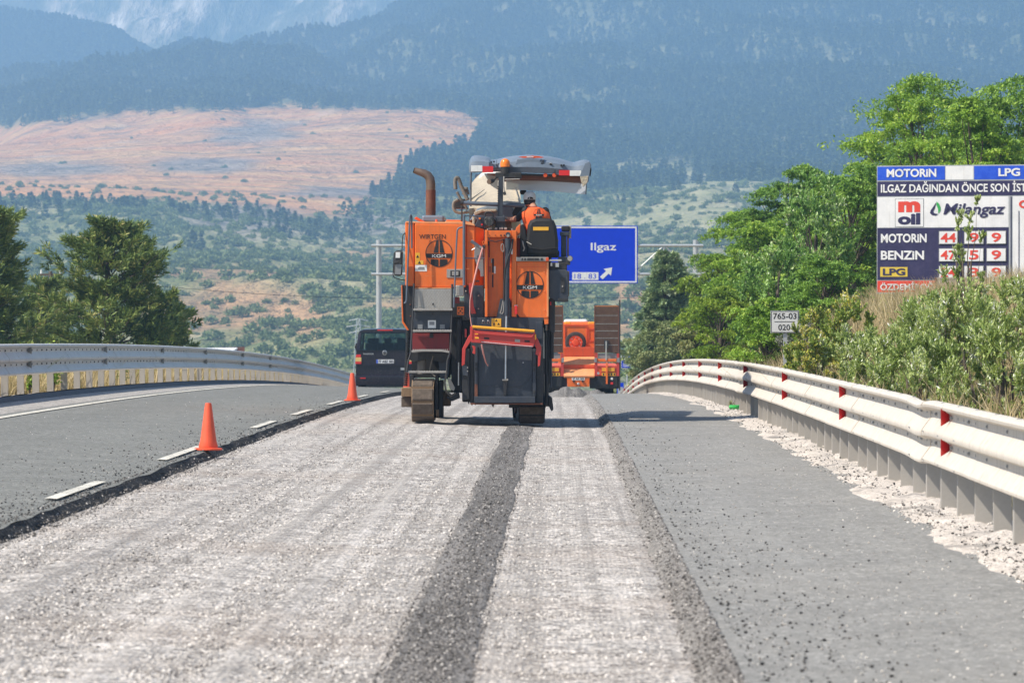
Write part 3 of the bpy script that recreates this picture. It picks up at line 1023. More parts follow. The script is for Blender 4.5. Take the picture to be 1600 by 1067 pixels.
def ridge_sheet(name, cols, d0, d1, base, seed, mat, label, amp, wl):
    """a further ridge: cols = [(px, py)...] of its skyline at distance d1, foot at d0"""
    xs = np.arange(-900, 2501, 12.0)
    ds = np.linspace(d0, d1 * 1.12, 70)
    PX, DD = np.meshgrid(xs, ds)
    top = np.interp(PX, [c[0] for c in cols], [c[1] for c in cols])
    t = np.clip((DD - d0) / (d1 - d0), 0, 1)
    zt = 1.5 - (top - 500) * d1 / F
    zb = 1.5 - (base - 500) * d0 / F
    X, Y = (PX - 875) / F * DD, DD
    r = (1 - np.abs(fbm(X, Y * 0.35, wl, 6, seed))) - 0.75
    Z = zb + (zt - zb) * t - np.clip(DD - d1, 0, None) * 0.35 + r * amp * np.clip(t * 3, 0, 1) * (1 - 0.75 * sstep(0.85, 1, t))
    return link_mesh(name, grid_mesh(name, np.stack([X, Y, Z], -1)), mat), (xs, ds, Z)


def far_mat(name, stops, sc, bd, stretch=(1, 0.35, 0.6)):
    m, nt, p = new_mat(name)
    v = coords(nt, stretch)
    n1 = noise_(nt, v, sc, 7, 0.65)
    n2 = noise_(nt, v, sc * 5, 6, 0.65)
    c = ramp(nt, stops, math_(nt, 'ADD', math_(nt, 'MULTIPLY', n1, 0.65), math_(nt, 'MULTIPLY', n2, 0.35)))
    lk(nt, c, p.inputs["Base Color"])
    p.inputs["Roughness"].default_value = 1.0
    p.inputs["Specular IOR Level"].default_value = 0.0
    lk(nt, bump(nt, math_(nt, 'ADD', n1, math_(nt, 'MULTIPLY', n2, 0.3)), bd), p.inputs["Normal"])
    return m


FAR1 = far_mat("forest_floor", [(0.3, (0.07, 0.085, 0.045)), (0.6, (0.12, 0.125, 0.07)), (0.8, (0.2, 0.19, 0.12))], 0.01, 12)
FAR2 = far_mat("bare_mountain_rock", [(0.40, (0.05, 0.07, 0.05)), (0.50, (0.17, 0.18, 0.13)), (0.57, (0.50, 0.44, 0.36)), (0.63, (0.88, 0.80, 0.70))], 0.005, 60, (1.5, 0.25, 0.3))
o, RS = ridge_sheet("mountain_ridge", [(-900, -60), (0, 18), (80, 34), (160, 58), (215, 78), (262, 100), (330, 128), (420, 170), (700, 260), (2500, 400)], 4800, 5700, 240, 41.0, FAR1,
                    "dark forested ridge coming down from the left", 110, 700)
tag(o, None, None, None, "structure")
o, _ = ridge_sheet("rocky_mountain", [(-900, -40), (0, -60), (300, -80), (640, -110), (900, -200), (2500, -300)], 5800, 6900, 190, 53.0, FAR2,
                   "pale rocky mountain fading into the haze at the head of the valley", 260, 1000)
tag(o, None, None, None, "structure")


def hill_z(px, D):
    fi = np.interp(D, hd, np.arange(len(hd)))
    fj = (np.asarray(px) - hp[0]) / 10.0
    i, j = np.clip(fi.astype(int), 0, len(hd) - 2), np.clip(fj.astype(int), 0, len(hp) - 2)
    u, v = fi - i, fj - j

    def bl(A):
        return A[i, j] * (1 - u) * (1 - v) + A[i + 1, j] * u * (1 - v) + A[i, j + 1] * (1 - u) * v + A[i + 1, j + 1] * u * v
    return bl
# ------------------------------------------------------------------ foliage meshes
def leaf_arrays(C, A, N, L, Wd):
    """rhombic leaves: centre C, long axis A, face normal N, length L, width Wd"""
    A = A / np.linalg.norm(A, axis=1, keepdims=True)
    S = np.cross(N, A)
    S /= np.linalg.norm(S, axis=1, keepdims=True) + 1e-9
    L = L[:, None]; Wd = Wd[:, None]
    V = np.stack([C - A * L * 0.5, C + S * Wd * 0.5 - A * L * 0.05, C + A * L * 0.5, C - S * Wd * 0.5 - A * L * 0.05], 1)
    return V.reshape(-1, 3)


def leaf_mesh(name, C, A, N, L, Wd, tint):
    V = leaf_arrays(C, A, N, L, Wd)
    n = len(C)
    me_ = np_mesh(name, V, np.arange(n * 4).reshape(n, 4), 4)
    attr(me_, "tint", np.repeat(tint, 4))
    return me_


def unit(r, n):
    v = r.normal(size=(n, 3))
    return v / np.linalg.norm(v, axis=1, keepdims=True)


def tree_geo(seed, H, R, clumps, per, leaf, style, low=0.12, trunk_r=0.12, stems=1):
    per = int(per * (1.75 if style != "willow" or leaf[0] > 0.09 else 1.35))
    """limb mesh builder and leaf arrays for one tree standing at the origin"""
    r = np.random.default_rng(seed)
    wood = MB()
    cs, rs = [], []
    ph = r.random(4) * 6.28
    for i in range(clumps):
        th = r.random() * 6.28
        zz = low + (1 - low) * (r.random() ** 0.8)
        prof = (math.sin(math.pi * min(1, (zz - low * 0.6) / (1.06 - low * 0.6))) ** 0.62)
        lob = 1 + 0.20 * math.sin(3 * th + ph[0]) + 0.13 * math.sin(5 * th + ph[1] + zz * 6)
        rad = R * prof * lob * (0.35 + 0.65 * math.sqrt(r.random()))
        cs.append((rad * math.cos(th), rad * math.sin(th), zz * H * (1 + 0.05 * math.sin(2 * th + ph[2]))))
        rs.append(R * r.uniform(0.17, 0.34))
    cs = np.array(cs); rs = np.array(rs)
    top = 0.62 * H
    bases = [(0, 0)] if stems == 1 else [(r.normal(0, 0.12) * R, r.normal(0, 0.12) * R) for _ in range(stems)]
    for (bx, by) in bases:
        k = r.normal(0, 0.05 * R, 2)
        wood.tube([(bx, by, -0.5), (bx + k[0], by + k[1], top * 0.35), (bx * 1.5 + k[1], by * 1.5 - k[0], top * 0.7), (bx * 2, by * 2, top * 1.15)],
                  [trunk_r * 1.25, trunk_r, trunk_r * 0.7, trunk_r * 0.25], 7)
    for c in cs[r.permutation(len(cs))[: min(len(cs), 46)]]:
        b = bases[r.integers(len(bases))]
        z0 = min(c[2] * r.uniform(0.35, 0.7), top)
        p0 = Vector((b[0], b[1], z0)); p2 = Vector(c)
        pm = (p0 + p2) / 2 + Vector((0, 0, 0.08 * R * r.random())) + Vector(r.normal(0, 0.06 * R, 3))
        wood.tube([p0, pm, p2], [trunk_r * 0.26, trunk_r * 0.13, trunk_r * 0.04], 5, False)
    n = clumps * per
    ci = np.repeat(np.arange(clumps), per)
    d = unit(r, n)
    rad = rs[ci] * (0.35 + 0.75 * r.random(n) ** 0.5)
    flat = np.array([1.15, 1.15, 0.62])
    if style == "frond":                        # long sprays of small leaves that arch out and droop
        spr = r.integers(0, 9, n)
        sv = unit(r, clumps * 9)
        sv[:, 2] = sv[:, 2] * 0.5 + 0.25
        s = sv[ci * 9 + spr]
        t = r.random(n)
        C = cs[ci] + s * (rs[ci] * 1.55 * t)[:, None] * flat + r.normal(0, 0.05, (n, 3)) * rs[ci][:, None] * 2.2
        C[:, 2] -= 0.55 * rs[ci] * t ** 2
        A = s * 0.6 + unit(r, n) * 0.9; A[:, 2] -= 0.35
        N = unit(r, n) * 0.8 + np.array([0, 0, 0.9])
    elif style == "willow":                     # upright shoots with slim leaves pointing up and out
        K = 10
        spr = r.integers(0, K, n)
        sv = unit(r, clumps * K) * 0.75
        sv[:, 2] = np.abs(sv[:, 2]) + 0.55
        s = sv[ci * K + spr]
        t = r.random(n)
        C = cs[ci] + s * (rs[ci] * 1.7 * (t - 0.3))[:, None] + r.normal(0, 0.045, (n, 3)) * rs[ci][:, None]
        A = s + unit(r, n) * 0.75
        N = unit(r, n)
    else:
        C = cs[ci] + d * rad[:, None] * flat
        A = d + unit(r, n) * 0.8; A[:, 2] -= 0.3
        N = d * 0.5 + unit(r, n) * 0.7 + np.array([0, 0, 0.6])
    L = leaf[0] * 0.70 * r.uniform(0.65, 1.35, n)
    Wd = leaf[1] * 0.74 * r.uniform(0.7, 1.3, n)
    ct = r.random(clumps)
    tint = np.clip(0.5 + (ct[ci] - 0.5) * 0.55 + r.normal(0, 0.20, n), 0, 1)
    return wood, (C, A, N, L, Wd, tint)


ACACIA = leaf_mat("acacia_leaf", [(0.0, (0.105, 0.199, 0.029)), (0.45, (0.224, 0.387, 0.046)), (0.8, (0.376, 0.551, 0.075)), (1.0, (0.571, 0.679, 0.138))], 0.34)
ACACIA_D = leaf_mat("dark_green_leaf", [(0.0, (0.085, 0.171, 0.033)), (0.5, (0.181, 0.337, 0.057)), (1.0, (0.379, 0.550, 0.096))], 0.3)  # darker green acacia foliage
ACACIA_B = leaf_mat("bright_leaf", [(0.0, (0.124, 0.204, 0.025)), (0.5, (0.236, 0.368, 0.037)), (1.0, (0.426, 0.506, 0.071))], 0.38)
POPLAR = leaf_mat("silver_leaf", [(0.0, (0.119, 0.252, 0.049)), (0.5, (0.225, 0.409, 0.089)), (0.8, (0.424, 0.607, 0.180)), (1.0, (0.871, 0.900, 0.637))], 0.25, 0.4, 0.5)
WILLOW = leaf_mat("willow_leaf", [(0.0, (0.140, 0.216, 0.054)), (0.4, (0.293, 0.393, 0.101)), (0.75, (0.557, 0.634, 0.227)), (1.0, (0.900, 0.900, 0.900))], 0.22, 0.4, 0.5)
OLIVEG = leaf_mat("greyish_leaf", [(0.0, (0.124, 0.168, 0.057)), (0.5, (0.232, 0.283, 0.103)), (1.0, (0.489, 0.473, 0.225))], 0.25)
SILVERY = leaf_mat("silvery_leaf", [(0.0, (0.13, 0.14, 0.10)), (0.5, (0.30, 0.31, 0.25)), (1.0, (0.5, 0.5, 0.43))], 0.15)
PINEN = leaf_mat("pine_needle", [(0.0, (0.061, 0.102, 0.041)), (0.45, (0.155, 0.228, 0.061)), (0.8, (0.325, 0.387, 0.106)), (1.0, (0.562, 0.504, 0.216))], 0.12, 0.6, 0.25)
CEDARN = leaf_mat("cedar_needle", [(0.0, (0.114, 0.190, 0.092)), (0.5, (0.257, 0.353, 0.173)), (1.0, (0.541, 0.600, 0.316))], 0.12, 0.6, 0.25)
FLOWER = leaf_mat("yellow_flower", [(0.0, (0.184, 0.284, 0.060)), (0.56, (0.386, 0.483, 0.130)), (0.60, (0.718, 0.630, 0.080)), (0.76, (0.782, 0.735, 0.200)), (0.78, (0.718, 0.630, 0.430)), (1.0, (0.782, 0.756, 0.560))], 0.3)
DRYG = leaf_mat("dry_grass_blade", [(0.0, (0.30, 0.235, 0.125)), (0.5, (0.54, 0.435, 0.26)), (0.85, (0.68, 0.57, 0.38)), (1.0, (0.32, 0.33, 0.11))], 0.3, 0.8, 0.1)


def plant(name, x, y, wood, leaves, mat, label, cat, group=None, rot=0.0, z=None, sink=0.05):
    zb = float(zground(x, y)) - sink if z is None else z
    t = thing(name, (x, y, zb), label, cat, group)
    t.rotation_euler.z = rot
    w = bpy.data.meshes.new("trunk")
    w.from_pydata(wood.v, [], wood.f)
    w.polygons.foreach_set("use_smooth", np.ones(len(w.polygons), dtype=bool))
    w.materials.append(BARK)
    o1 = bpy.data.objects.new("trunk", w); COL.objects.link(o1); o1.parent = t
    l = leaf_mesh("crown", *leaves)
    l.materials.append(mat)
    o2 = bpy.data.objects.new("crown", l); COL.objects.link(o2); o2.parent = t
    return t


def at_px(px, Y):
    return float(W(px, 500, Y).x)


def tree_px(name, px, top, wpx, Y, style, mat, label, cat, seed, clumps=70, per=230, leaf=(0.13, 0.055), low=0.12, group=None, trunk_r=0.12, stems=1):
    """a tree at bearing px and distance Y whose top shows at height `top` and whose crown is wpx wide"""
    x = at_px(px, Y)
    zb = float(zground(x, Y)) - 0.05
    H = (W(px, top, Y).z - zb) / 1.03
    R = wpx / 2 * Y / F * 0.95
    wd, lv = tree_geo(seed, H, R, clumps, per, leaf, style, low, trunk_r, stems)
    return plant(name, x, Y, wd, lv, mat, label, cat, group)


TG = "trees on the bank to the right"
tree_px("acacia_tree", 1440, 128, 260, 122, "frond", ACACIA, "tallest feathery acacia, its bright crown rising behind the left half of the price board", "tree", 101, 105, 260, (0.17, 0.07), 0.1, TG, 0.2)
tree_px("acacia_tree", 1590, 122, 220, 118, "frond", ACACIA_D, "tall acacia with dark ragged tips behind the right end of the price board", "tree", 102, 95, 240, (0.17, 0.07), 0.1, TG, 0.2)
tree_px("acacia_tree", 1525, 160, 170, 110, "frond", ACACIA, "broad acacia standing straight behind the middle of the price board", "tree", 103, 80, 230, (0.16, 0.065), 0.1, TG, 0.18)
tree_px("acacia_tree", 1330, 262, 150, 112, "frond", ACACIA_D, "dark green acacia just left of the price board", "tree", 104, 80, 240, (0.15, 0.06), 0.06, TG, 0.15)
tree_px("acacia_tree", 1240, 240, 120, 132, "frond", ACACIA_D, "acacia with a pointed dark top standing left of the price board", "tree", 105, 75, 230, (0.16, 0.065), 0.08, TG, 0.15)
tree_px("poplar_tree", 1275, 282, 130, 108, "willow", POPLAR, "silvery leaved tree shimmering behind the white number sign", "tree", 106, 70, 260, (0.13, 0.05), 0.05, TG, 0.12)
tree_px("acacia_tree", 1165, 318, 130, 140, "frond", ACACIA, "mid green acacia between the dark conifer and the pointed acacia", "tree", 107, 75, 230, (0.16, 0.065), 0.05, TG, 0.14)
tree_px("poplar_tree", 1215, 392, 130, 96, "willow", POPLAR, "lower tree with pale wind-turned leaves above the white number sign", "tree", 108, 70, 260, (0.11, 0.042), 0.04, TG, 0.1)
tree_px("acacia_tree", 1120, 388, 110, 148, "frond", ACACIA_B, "bright green acacia to the right of the sign gantry post", "tree", 109, 70, 230, (0.16, 0.07), 0.03, TG, 0.13)
tree_px("acacia_tree", 1125, 452, 120, 120, "frond", ACACIA_B, "low vivid green acacia leaning over the far guard rail", "tree", 110, 70, 260, (0.12, 0.05), 0.02, TG, 0.1)
tree_px("acacia_tree", 1200, 470, 130, 88, "frond", ACACIA, "bushy young acacia behind the guard rail left of the white number sign", "tree", 111, 70, 260, (0.10, 0.042), 0.02, TG, 0.08)
tree_px("acacia_tree", 1290, 400, 130, 92, "frond", ACACIA_D, "dark green young acacia behind the white number sign", "tree", 112, 70, 260, (0.10, 0.042), 0.02, TG, 0.08)
tree_px("broadleaf_shrub", 1030, 505, 100, 172, "round", OLIVEG, "grey green shrub in front of the conifer at the bend", "shrub", 113, 50, 220, (0.16, 0.08), 0.0, "shrubs along the right edge", 0.08)
tree_px("broadleaf_shrub", 995, 520, 70, 235, "round", OLIVEG, "rounded shrub behind the blue camera sign", "shrub", 114, 45, 200, (0.2, 0.1), 0.0, "shrubs along the right edge", 0.08)
tree_px("broadleaf_shrub", 1085, 500, 80, 135, "round", OLIVEG, "small shrub at the foot of the vivid green acacia", "shrub", 115, 45, 220, (0.13, 0.065), 0.0, "shrubs along the right edge", 0.08)
tree_px("acacia_tree", 1380, 200, 150, 150, "frond", ACACIA, "acacia further back between the tallest crown and the pointed one", "tree", 116, 80, 220, (0.19, 0.08), 0.05, TG, 0.18)
tree_px("broadleaf_shrub", 1262, 500, 80, 76, "round", SILVERY, "silvery grey shrub just right of the number sign post", "shrub", 117, 34, 150, (0.07, 0.03), 0.0, "shrubs along the right edge", 0.05)
tree_px("acacia_tree", 1480, 192, 200, 128, "frond", ACACIA_D, "dark undergrowth acacia hidden low behind the price board", "tree", 118, 80, 220, (0.17, 0.07), 0.05, TG, 0.15)

tree_px("acacia_tree", 1195, 345, 140, 126, "frond", ACACIA, "acacia filling the middle of the bank left of the silvery tree", "tree", 119, 85, 230, (0.16, 0.065), 0.05, TG, 0.12)
tree_px("acacia_tree", 1300, 325, 150, 122, "frond", ACACIA, "leafy acacia whose crown touches the left edge of the price board", "tree", 120, 85, 230, (0.16, 0.065), 0.05, TG, 0.12)
tree_px("acacia_tree", 1150, 425, 120, 134, "frond", ACACIA, "rounded acacia between the two bright green acacias", "tree", 121, 80, 230, (0.15, 0.06), 0.03, TG, 0.1)
tree_px("acacia_tree", 1250, 430, 130, 102, "frond", ACACIA, "young acacia just above the white number sign", "tree", 122, 80, 240, (0.12, 0.05), 0.02, TG, 0.09)

WG = "willow bushes behind the right guard rail"
for k, (px, top, w_, Y, cl, lab) in enumerate([
        (1514, 318, 84, 58, 46, "tallest olive green willow bush with a thin shoot in front of the price digits"),
        (1440, 492, 170, 55, 60, "wide pale willow bush below the left part of the price board"),
        (1590, 452, 170, 53, 60, "willow bush at the right edge of the picture above the guard rail"),
        (1490, 470, 190, 51, 70, "low dense willow bush close behind the guard rail"),
        (1560, 520, 170, 44, 70, "nearest willow bush leaning over the guard rail at the right edge"),
        (1440, 540, 170, 48, 70, "low willow bush whose leaves touch the top of the guard rail"),
        (1375, 530, 120, 56, 50, "small willow bush between the dry bank and the guard rail"),
        (1345, 520, 120, 60, 46, "small willow bush next to the yellow flowering shrub")]):
    tree_px("willow_bush", px, top, w_, Y, "willow", WILLOW, lab, "bush", 130 + k, cl, 330, (0.075, 0.020), 0.0, WG, 0.035, 5)
for k, (px, top, w_, Y, lab) in enumerate([
        (1272, 488, 90, 68, "flowering shrub with yellow and faded blossoms nearest the number sign"),
        (1330, 472, 110, 64, "taller flowering shrub with peach seed heads on the dry bank"),
        (1265, 520, 80, 60, "low yellow flowering shrub right behind the guard rail")]):
    tree_px("flowering_shrub", px, top, w_, Y, "willow", FLOWER, lab, "shrub", 150 + k, 50, 420, (0.055, 0.036), 0.0, "flowering shrubs on the bank", 0.03, 4)


# ------------------------------------------------------------------ pines
def pine_geo(seed, H, R, nb, tufts, nl, nw, taper=0.55, lean=0.0, ragged=0.3, droop=0.0, bottom=0.05, needles=26):
    r = np.random.default_rng(seed)
    wood = MB()
    tr = 0.035 * H
    wood.tube([(0, 0, -1), (0.02 * H, 0, 0.35 * H), (-0.01 * H, 0.01 * H, 0.7 * H), (lean * H, 0, 0.97 * H)], [tr, tr * 0.8, tr * 0.45, tr * 0.08], 8)
    tips, dirs = [], []
    for b in range(nb):
        t = bottom + (1 - bottom) * ((b + r.random()) / nb)
        th = b * 2.4 + r.normal(0, 0.4)
        prof = (1 - t) ** taper * (0.55 + 0.45 * min(1, t / 0.18)) + 0.06
        ln = R * prof * (1 + r.normal(0, ragged))
        ln = max(0.12 * R, ln)
        up = 0.28 - droop + 0.75 * t
        p0 = Vector((0.02 * H * t, 0, t * H * 0.97))
        dv = Vector((math.cos(th), math.sin(th), 0))
        p1 = p0 + dv * ln * 0.55 + Vector((0, 0, up * ln * 0.28))
        p2 = p0 + dv * ln + Vector((0, 0, up * ln * (0.62 if droop < 0.3 else 0.4)))
        wood.tube([p0, p1, p2], [tr * 0.28 * (1 - t * 0.7), tr * 0.16 * (1 - t * 0.7), tr * 0.04], 5, False)
        for q in range(tufts):
            s = 0.30 + 0.72 * r.random() ** 0.75
            a = p0.lerp(p1, min(1, s * 1.8)) if s < 0.55 else p1.lerp(p2, (s - 0.55) / 0.47)
            side = Vector((-dv.y, dv.x, 0)) * r.normal(0, 0.20) * ln * (1.15 - 0.5 * s)
            c = a + side + Vector((0, 0, r.normal(0.02, 0.05) * ln))
            tips.append(c)
            dirs.append((dv * 0.7 + side.normalized() * 0.4 + Vector((0, 0, 0.55 - droop * 1.6))).normalized())
    T = np.array(tips); D = np.array(dirs)
    n = len(T) * needles
    ti = np.repeat(np.arange(len(T)), needles)
    A = D[ti] * 1.0 + unit(r, n) * 0.85
    A /= np.linalg.norm(A, axis=1, keepdims=True)
    L = nl * r.uniform(0.6, 1.3, n)
    C = T[ti] + D[ti] * (r.random(n) * nl * 1.3)[:, None] + A * (L * 0.4)[:, None] + r.normal(0, nl * 0.15, (n, 3))
    N = unit(r, n)
    tt = r.random(len(T))
    tint = np.clip(0.48 + (tt[ti] - 0.5) * 0.6 + r.normal(0, 0.16, n), 0, 1)
    return wood, (C, A, N, L, np.full(n, nw) * r.uniform(0.7, 1.3, n), tint)


def pine_px(name, px, top, wpx, Y, label, seed, z0=None, mat=PINEN, group=None, **kw):
    x = at_px(px, Y)
    zb = float(zground(x, Y)) - 0.2
    H = (W(px, top, Y).z - zb) / 1.02
    R = wpx / 2 * Y / F
    wd, lv = pine_geo(seed, H, R, **kw)
    return plant(name, x, Y, wd, lv, mat, label, "tree", group, z=zb)


PG = "pines beyond the left guard rail"
pine_px("pine_tree", 170, 348, 236, 138, "large bushy pine standing beyond the left guard rail", 201, nb=105, tufts=20, nl=0.24, nw=0.045, taper=0.58, ragged=0.38, group=PG, bottom=0.02)
pine_px("pine_tree", -38, 318, 180, 132, "pine cut off by the left edge of the picture", 202, nb=110, tufts=18, nl=0.24, nw=0.045, taper=0.5, ragged=0.34, group=PG, bottom=0.02)
pine_px("pine_tree", 62, 432, 110, 158, "small dark pine between the two big pines on the left", 203, nb=60, tufts=14, nl=0.24, nw=0.05, taper=0.5, ragged=0.35, group=PG, bottom=0.02)
pine_px("pine_tree", 255, 455, 90, 150, "low pine spreading out to the right of the large bushy pine", 204, nb=56, tufts=14, nl=0.24, nw=0.05, taper=0.7, ragged=0.35, group=PG, bottom=0.02)
pine_px("cedar_tree", 1040, 386, 112, 178, "dark conifer with drooping tiers behind the sign gantry", 205, mat=CEDARN, nb=110, tufts=20, nl=0.22, nw=0.06, taper=0.75, ragged=0.16, droop=0.32, bottom=0.03)
pine_px("cedar_tree", 1068, 420, 60, 186, "smaller conifer half hidden beside the dark drooping one", 206, mat=CEDARN, nb=70, tufts=14, nl=0.22, nw=0.06, taper=0.75, ragged=0.2, droop=0.3, bottom=0.03)


# ------------------------------------------------------------------ grass and weeds
def blades(name, n, xf, yf, hmin, hmax, wd, mat, label, seed, lean=0.35, tintf=None):
    r = np.random.default_rng(seed)
    X, Y = xf(r, n), yf(r, n)
    Z = zground(X, Y) + 0.0
    h = hmin + (hmax - hmin) * r.random(n) ** 1.4
    d = r.normal(0, lean, (n, 2))
    C = np.stack([X, Y, Z], -1)
    T = C + np.stack([d[:, 0] * h, d[:, 1] * h, h], -1)
    th = r.random(n) * 6.28
    S = np.stack([np.cos(th), np.sin(th), np.zeros(n)], -1) * wd * 0.5
    M = (C + T) / 2 - np.stack([d[:, 0] * h, d[:, 1] * h, 0 * h], -1) * 0.18
    V = np.stack([C - S, C + S, M + S * 0.8, M - S * 0.8, T], 1).reshape(-1, 3)
    b = np.arange(n)[:, None] * 5
    fs = np.concatenate([b + np.array([[0, 1, 2]]), b + np.array([[0, 2, 3]]), b + np.array([[3, 2, 4]])], 0)
    me_ = np_mesh(name, V, fs, 3)
    tint = np.clip(r.normal(0.5, 0.25, n), 0, 1)
    attr(me_, "tint", np.repeat(tint, 5))
    return tag(link_mesh(name, me_, mat), label, None, None, "stuff")


blades("dry_grass", 42000, lambda r, n: -8.95 - np.abs(r.exponential(1.8, n)), lambda r, n: 55 + 125 * r.random(n) ** 1.3, 0.2, 0.75, 0.02, DRYG, "tall dry grass beyond the posts of the left guard rail", 301)
blades("dry_grass", 60000, lambda r, n: 3.3 + 9.0 * r.random(n), lambda r, n: 38 + 75 * r.random(n), 0.25, 0.9, 0.022, DRYG, "straw coloured grass covering the bank on the right", 302)
blades("dry_grass", 9000, lambda r, n: 3.3 + 6.0 * r.random(n), lambda r, n: 20 + 22 * r.random(n), 0.2, 0.6, 0.012, DRYG, "short straw coloured grass behind the near part of the right guard rail", 303)


blades("dry_grass", 16000, lambda r, n: 5.8 + r.normal(0, 0.8, n).clip(-2, 1.0), lambda r, n: 86 + r.normal(0, 8, n).clip(-16, 12), 0.2, 0.5, 0.022, DRYG, "patch of tall golden grass left of the foot of the price board", 304)

def weed(px, py, Y, h, w_, mat, n, leaf, label, seed, side, x=None):
    p = W(px, py, Y)
    r = np.random.default_rng(seed)
    st = MB()
    tips = []
    for k in range(9):
        a = r.random() * 6.28
        e = Vector((math.cos(a) * w_ * 0.5 * r.random(), math.sin(a) * w_ * 0.5 * r.random(), h * r.uniform(0.55, 1)))
        st.tube([(0, 0, -0.03), e * 0.5 + Vector((0, 0, 0.06 * h)), e], [0.006, 0.004, 0.002], 4, False)
        tips.append(e)
    T = np.array(tips)
    ti = r.integers(0, 9, n)
    s = r.random(n)
    C = T[ti] * (0.25 + 0.8 * s)[:, None] + r.normal(0, 0.09 * w_, (n, 3))
    C[:, 2] = np.abs(C[:, 2])
    A = unit(r, n); A[:, 2] = A[:, 2] * 0.5 + 0.3
    lv = (C, A, unit(r, n) + np.array([0, -0.4, 0.6]), leaf[0] * r.uniform(.6, 1.3, n), leaf[1] * r.uniform(.6, 1.3, n), np.clip(r.normal(.5, .25, n), 0, 1))
    t = plant("weed", p.x, p.y, st, lv, mat, label, "weed", None, z=p.z)
    t.children[0].name = "stem"; t.children[0]["kind"] = "stuff"; t.children[1].name = "foliage"


weed(1225, 666, 61.5, 0.26, 0.24, FLOWER, 260, (0.03, 0.018), "yellow flowering weed growing at the foot of the right guard rail", 401, 1)
def left_weed(px, Y, h, w_, mat, n, leaf, label, seed):
    X = at_px(px, Y)
    q = Vector((X, Y, float(zground(X, Y))))
    r_, d_ = (q - CAM).y / F, None
    weed(px, 500 + (1.5 - q.z) * F / Y, Y, h, w_, mat, n, leaf, label, seed, 0)


left_weed(84, 74.4, 0.85, 0.5, ACACIA, 520, (0.09, 0.035), "leafy green weed growing behind the posts of the left guard rail", 403)
left_weed(46, 71.0, 0.75, 0.35, ACACIA, 300, (0.09, 0.035), "smaller leafy green weed behind the left guard rail posts", 404)
left_weed(190, 86.0, 0.6, 0.7, OLIVEG, 340, (0.07, 0.03), "pale green weed spreading between the left guard rail posts", 405)
weed(1148 - 6, 636, 70, 0.12, 0.2, OLIVEG, 80, (0.03, 0.015), "small green weed on the pale rubble further up the right guard rail", 406, 1)


# ------------------------------------------------------------------ trees on the valley side
def far_pine_mesh(seed):
    r = np.random.default_rng(seed)
    n = 130
    t = r.random(n) ** 0.75
    th = r.random(n) * 6.28
    rad = (1 - t) ** 0.8 * 0.20 * (0.5 + 0.6 * r.random(n)) + 0.008
    C = np.stack([rad * np.cos(th), rad * np.sin(th), 0.06 + 0.92 * t], -1)
    A = np.stack([np.cos(th), np.sin(th), r.normal(-0.1, 0.45, n)], -1)
    N = unit(r, n) * 0.5 + np.array([0, 0, 1.0])
    m_ = leaf_mesh("far_pine", C, A, N, r.uniform(0.10, 0.19, n), r.uniform(0.08, 0.15, n), np.clip(r.normal(.5, .2, n), 0, 1))
    return m_


def far_shrub_mesh(seed):
    r = np.random.default_rng(seed)
    n = 150
    d = unit(r, n); d[:, 2] = np.abs(d[:, 2])
    k = unit(r, 5) * 0.35; k[:, 2] = np.abs(k[:, 2])
    C = d * (0.30 + 0.16 * r.random(n))[:, None] * np.array([1, 1, 1.0]) + k[r.integers(0, 5, n)]
    A = d + unit(r, n) * 0.8
    return leaf_mesh("far_shrub", C, A, d + unit(r, n) * 0.6, r.uniform(0.16, 0.34, n), r.uniform(0.12, 0.24, n), np.clip(r.normal(.5, .2, n), 0, 1))


def inst_leaf(name, a, b):
    m = leaf_mat(name, [(0, a), (0.5, [(x + y) / 2 for x, y in zip(a, b)]), (1, b)], 0.15, 0.8, 0.1)
    nt = m.node_tree                               # every tree has its own tone
    rmp = [n for n in nt.nodes if n.type == 'VALTORGB'][0]
    at_ = [n for n in nt.nodes if n.type == 'ATTRIBUTE'][0]
    oi = nt.nodes.new("ShaderNodeObjectInfo")
    lk(nt, math_(nt, 'ADD', math_(nt, 'MULTIPLY', at_.outputs["Fac"], 0.45), math_(nt, 'MULTIPLY', oi.outputs["Random"], 0.55)), rmp.inputs[0])
    return m


FPINE = inst_leaf("far_pine_needles", (0.012, 0.022, 0.013), (0.21, 0.26, 0.115))
FSHRUB = inst_leaf("far_oak_scrub", (0.095, 0.14, 0.052), (0.29, 0.335, 0.145))
pp_ = [proto("far_pine_%d" % i, far_pine_mesh(500 + i), FPINE) for i in range(4)]
ss_ = [proto("far_shrub_%d" % i, far_shrub_mesh(520 + i), FSHRUB) for i in range(4)]


def sample_hill(n, d0, d1, p0, p1, seed):
    r = np.random.default_rng(seed)
    D = np.sqrt(d0 * d0 + (d1 * d1 - d0 * d0) * r.random(n))
    P = p0 + (p1 - p0) * r.random(n)
    b = hill_z(P, D)
    return r, P, D, b


# the forest on the far slopes
r, P, D, b = sample_hill(170000, 2200, 5280, -260, 1860, 601)
dens = b(FOREST) * (1 - 0.93 * b(gaps)) * (1 - 0.5 * b(rocky))
vpy = 500 - (b(HZ) - 1.5) * F / D
keep = (r.random(len(P)) < dens * (0.42 + 0.26 * sstep(-0.25, 0.25, b(nz)))) & (vpy < 420)
P, D, Z = P[keep], D[keep], b(HZ)[keep]
n = len(P)
scl = r.uniform(7, 13, n)
pos = np.stack([(P - 875) / F * D, D, Z - 0.3], -1)
wds = scl * r.uniform(1.1, 1.6, n)
scatter("pine_forest", pp_, pos, r.random(n) * 6.28, np.stack([wds, wds, scl], -1), r.integers(0, 4, n), "dense pine forest covering the far mountain slopes")
print("forest", n)
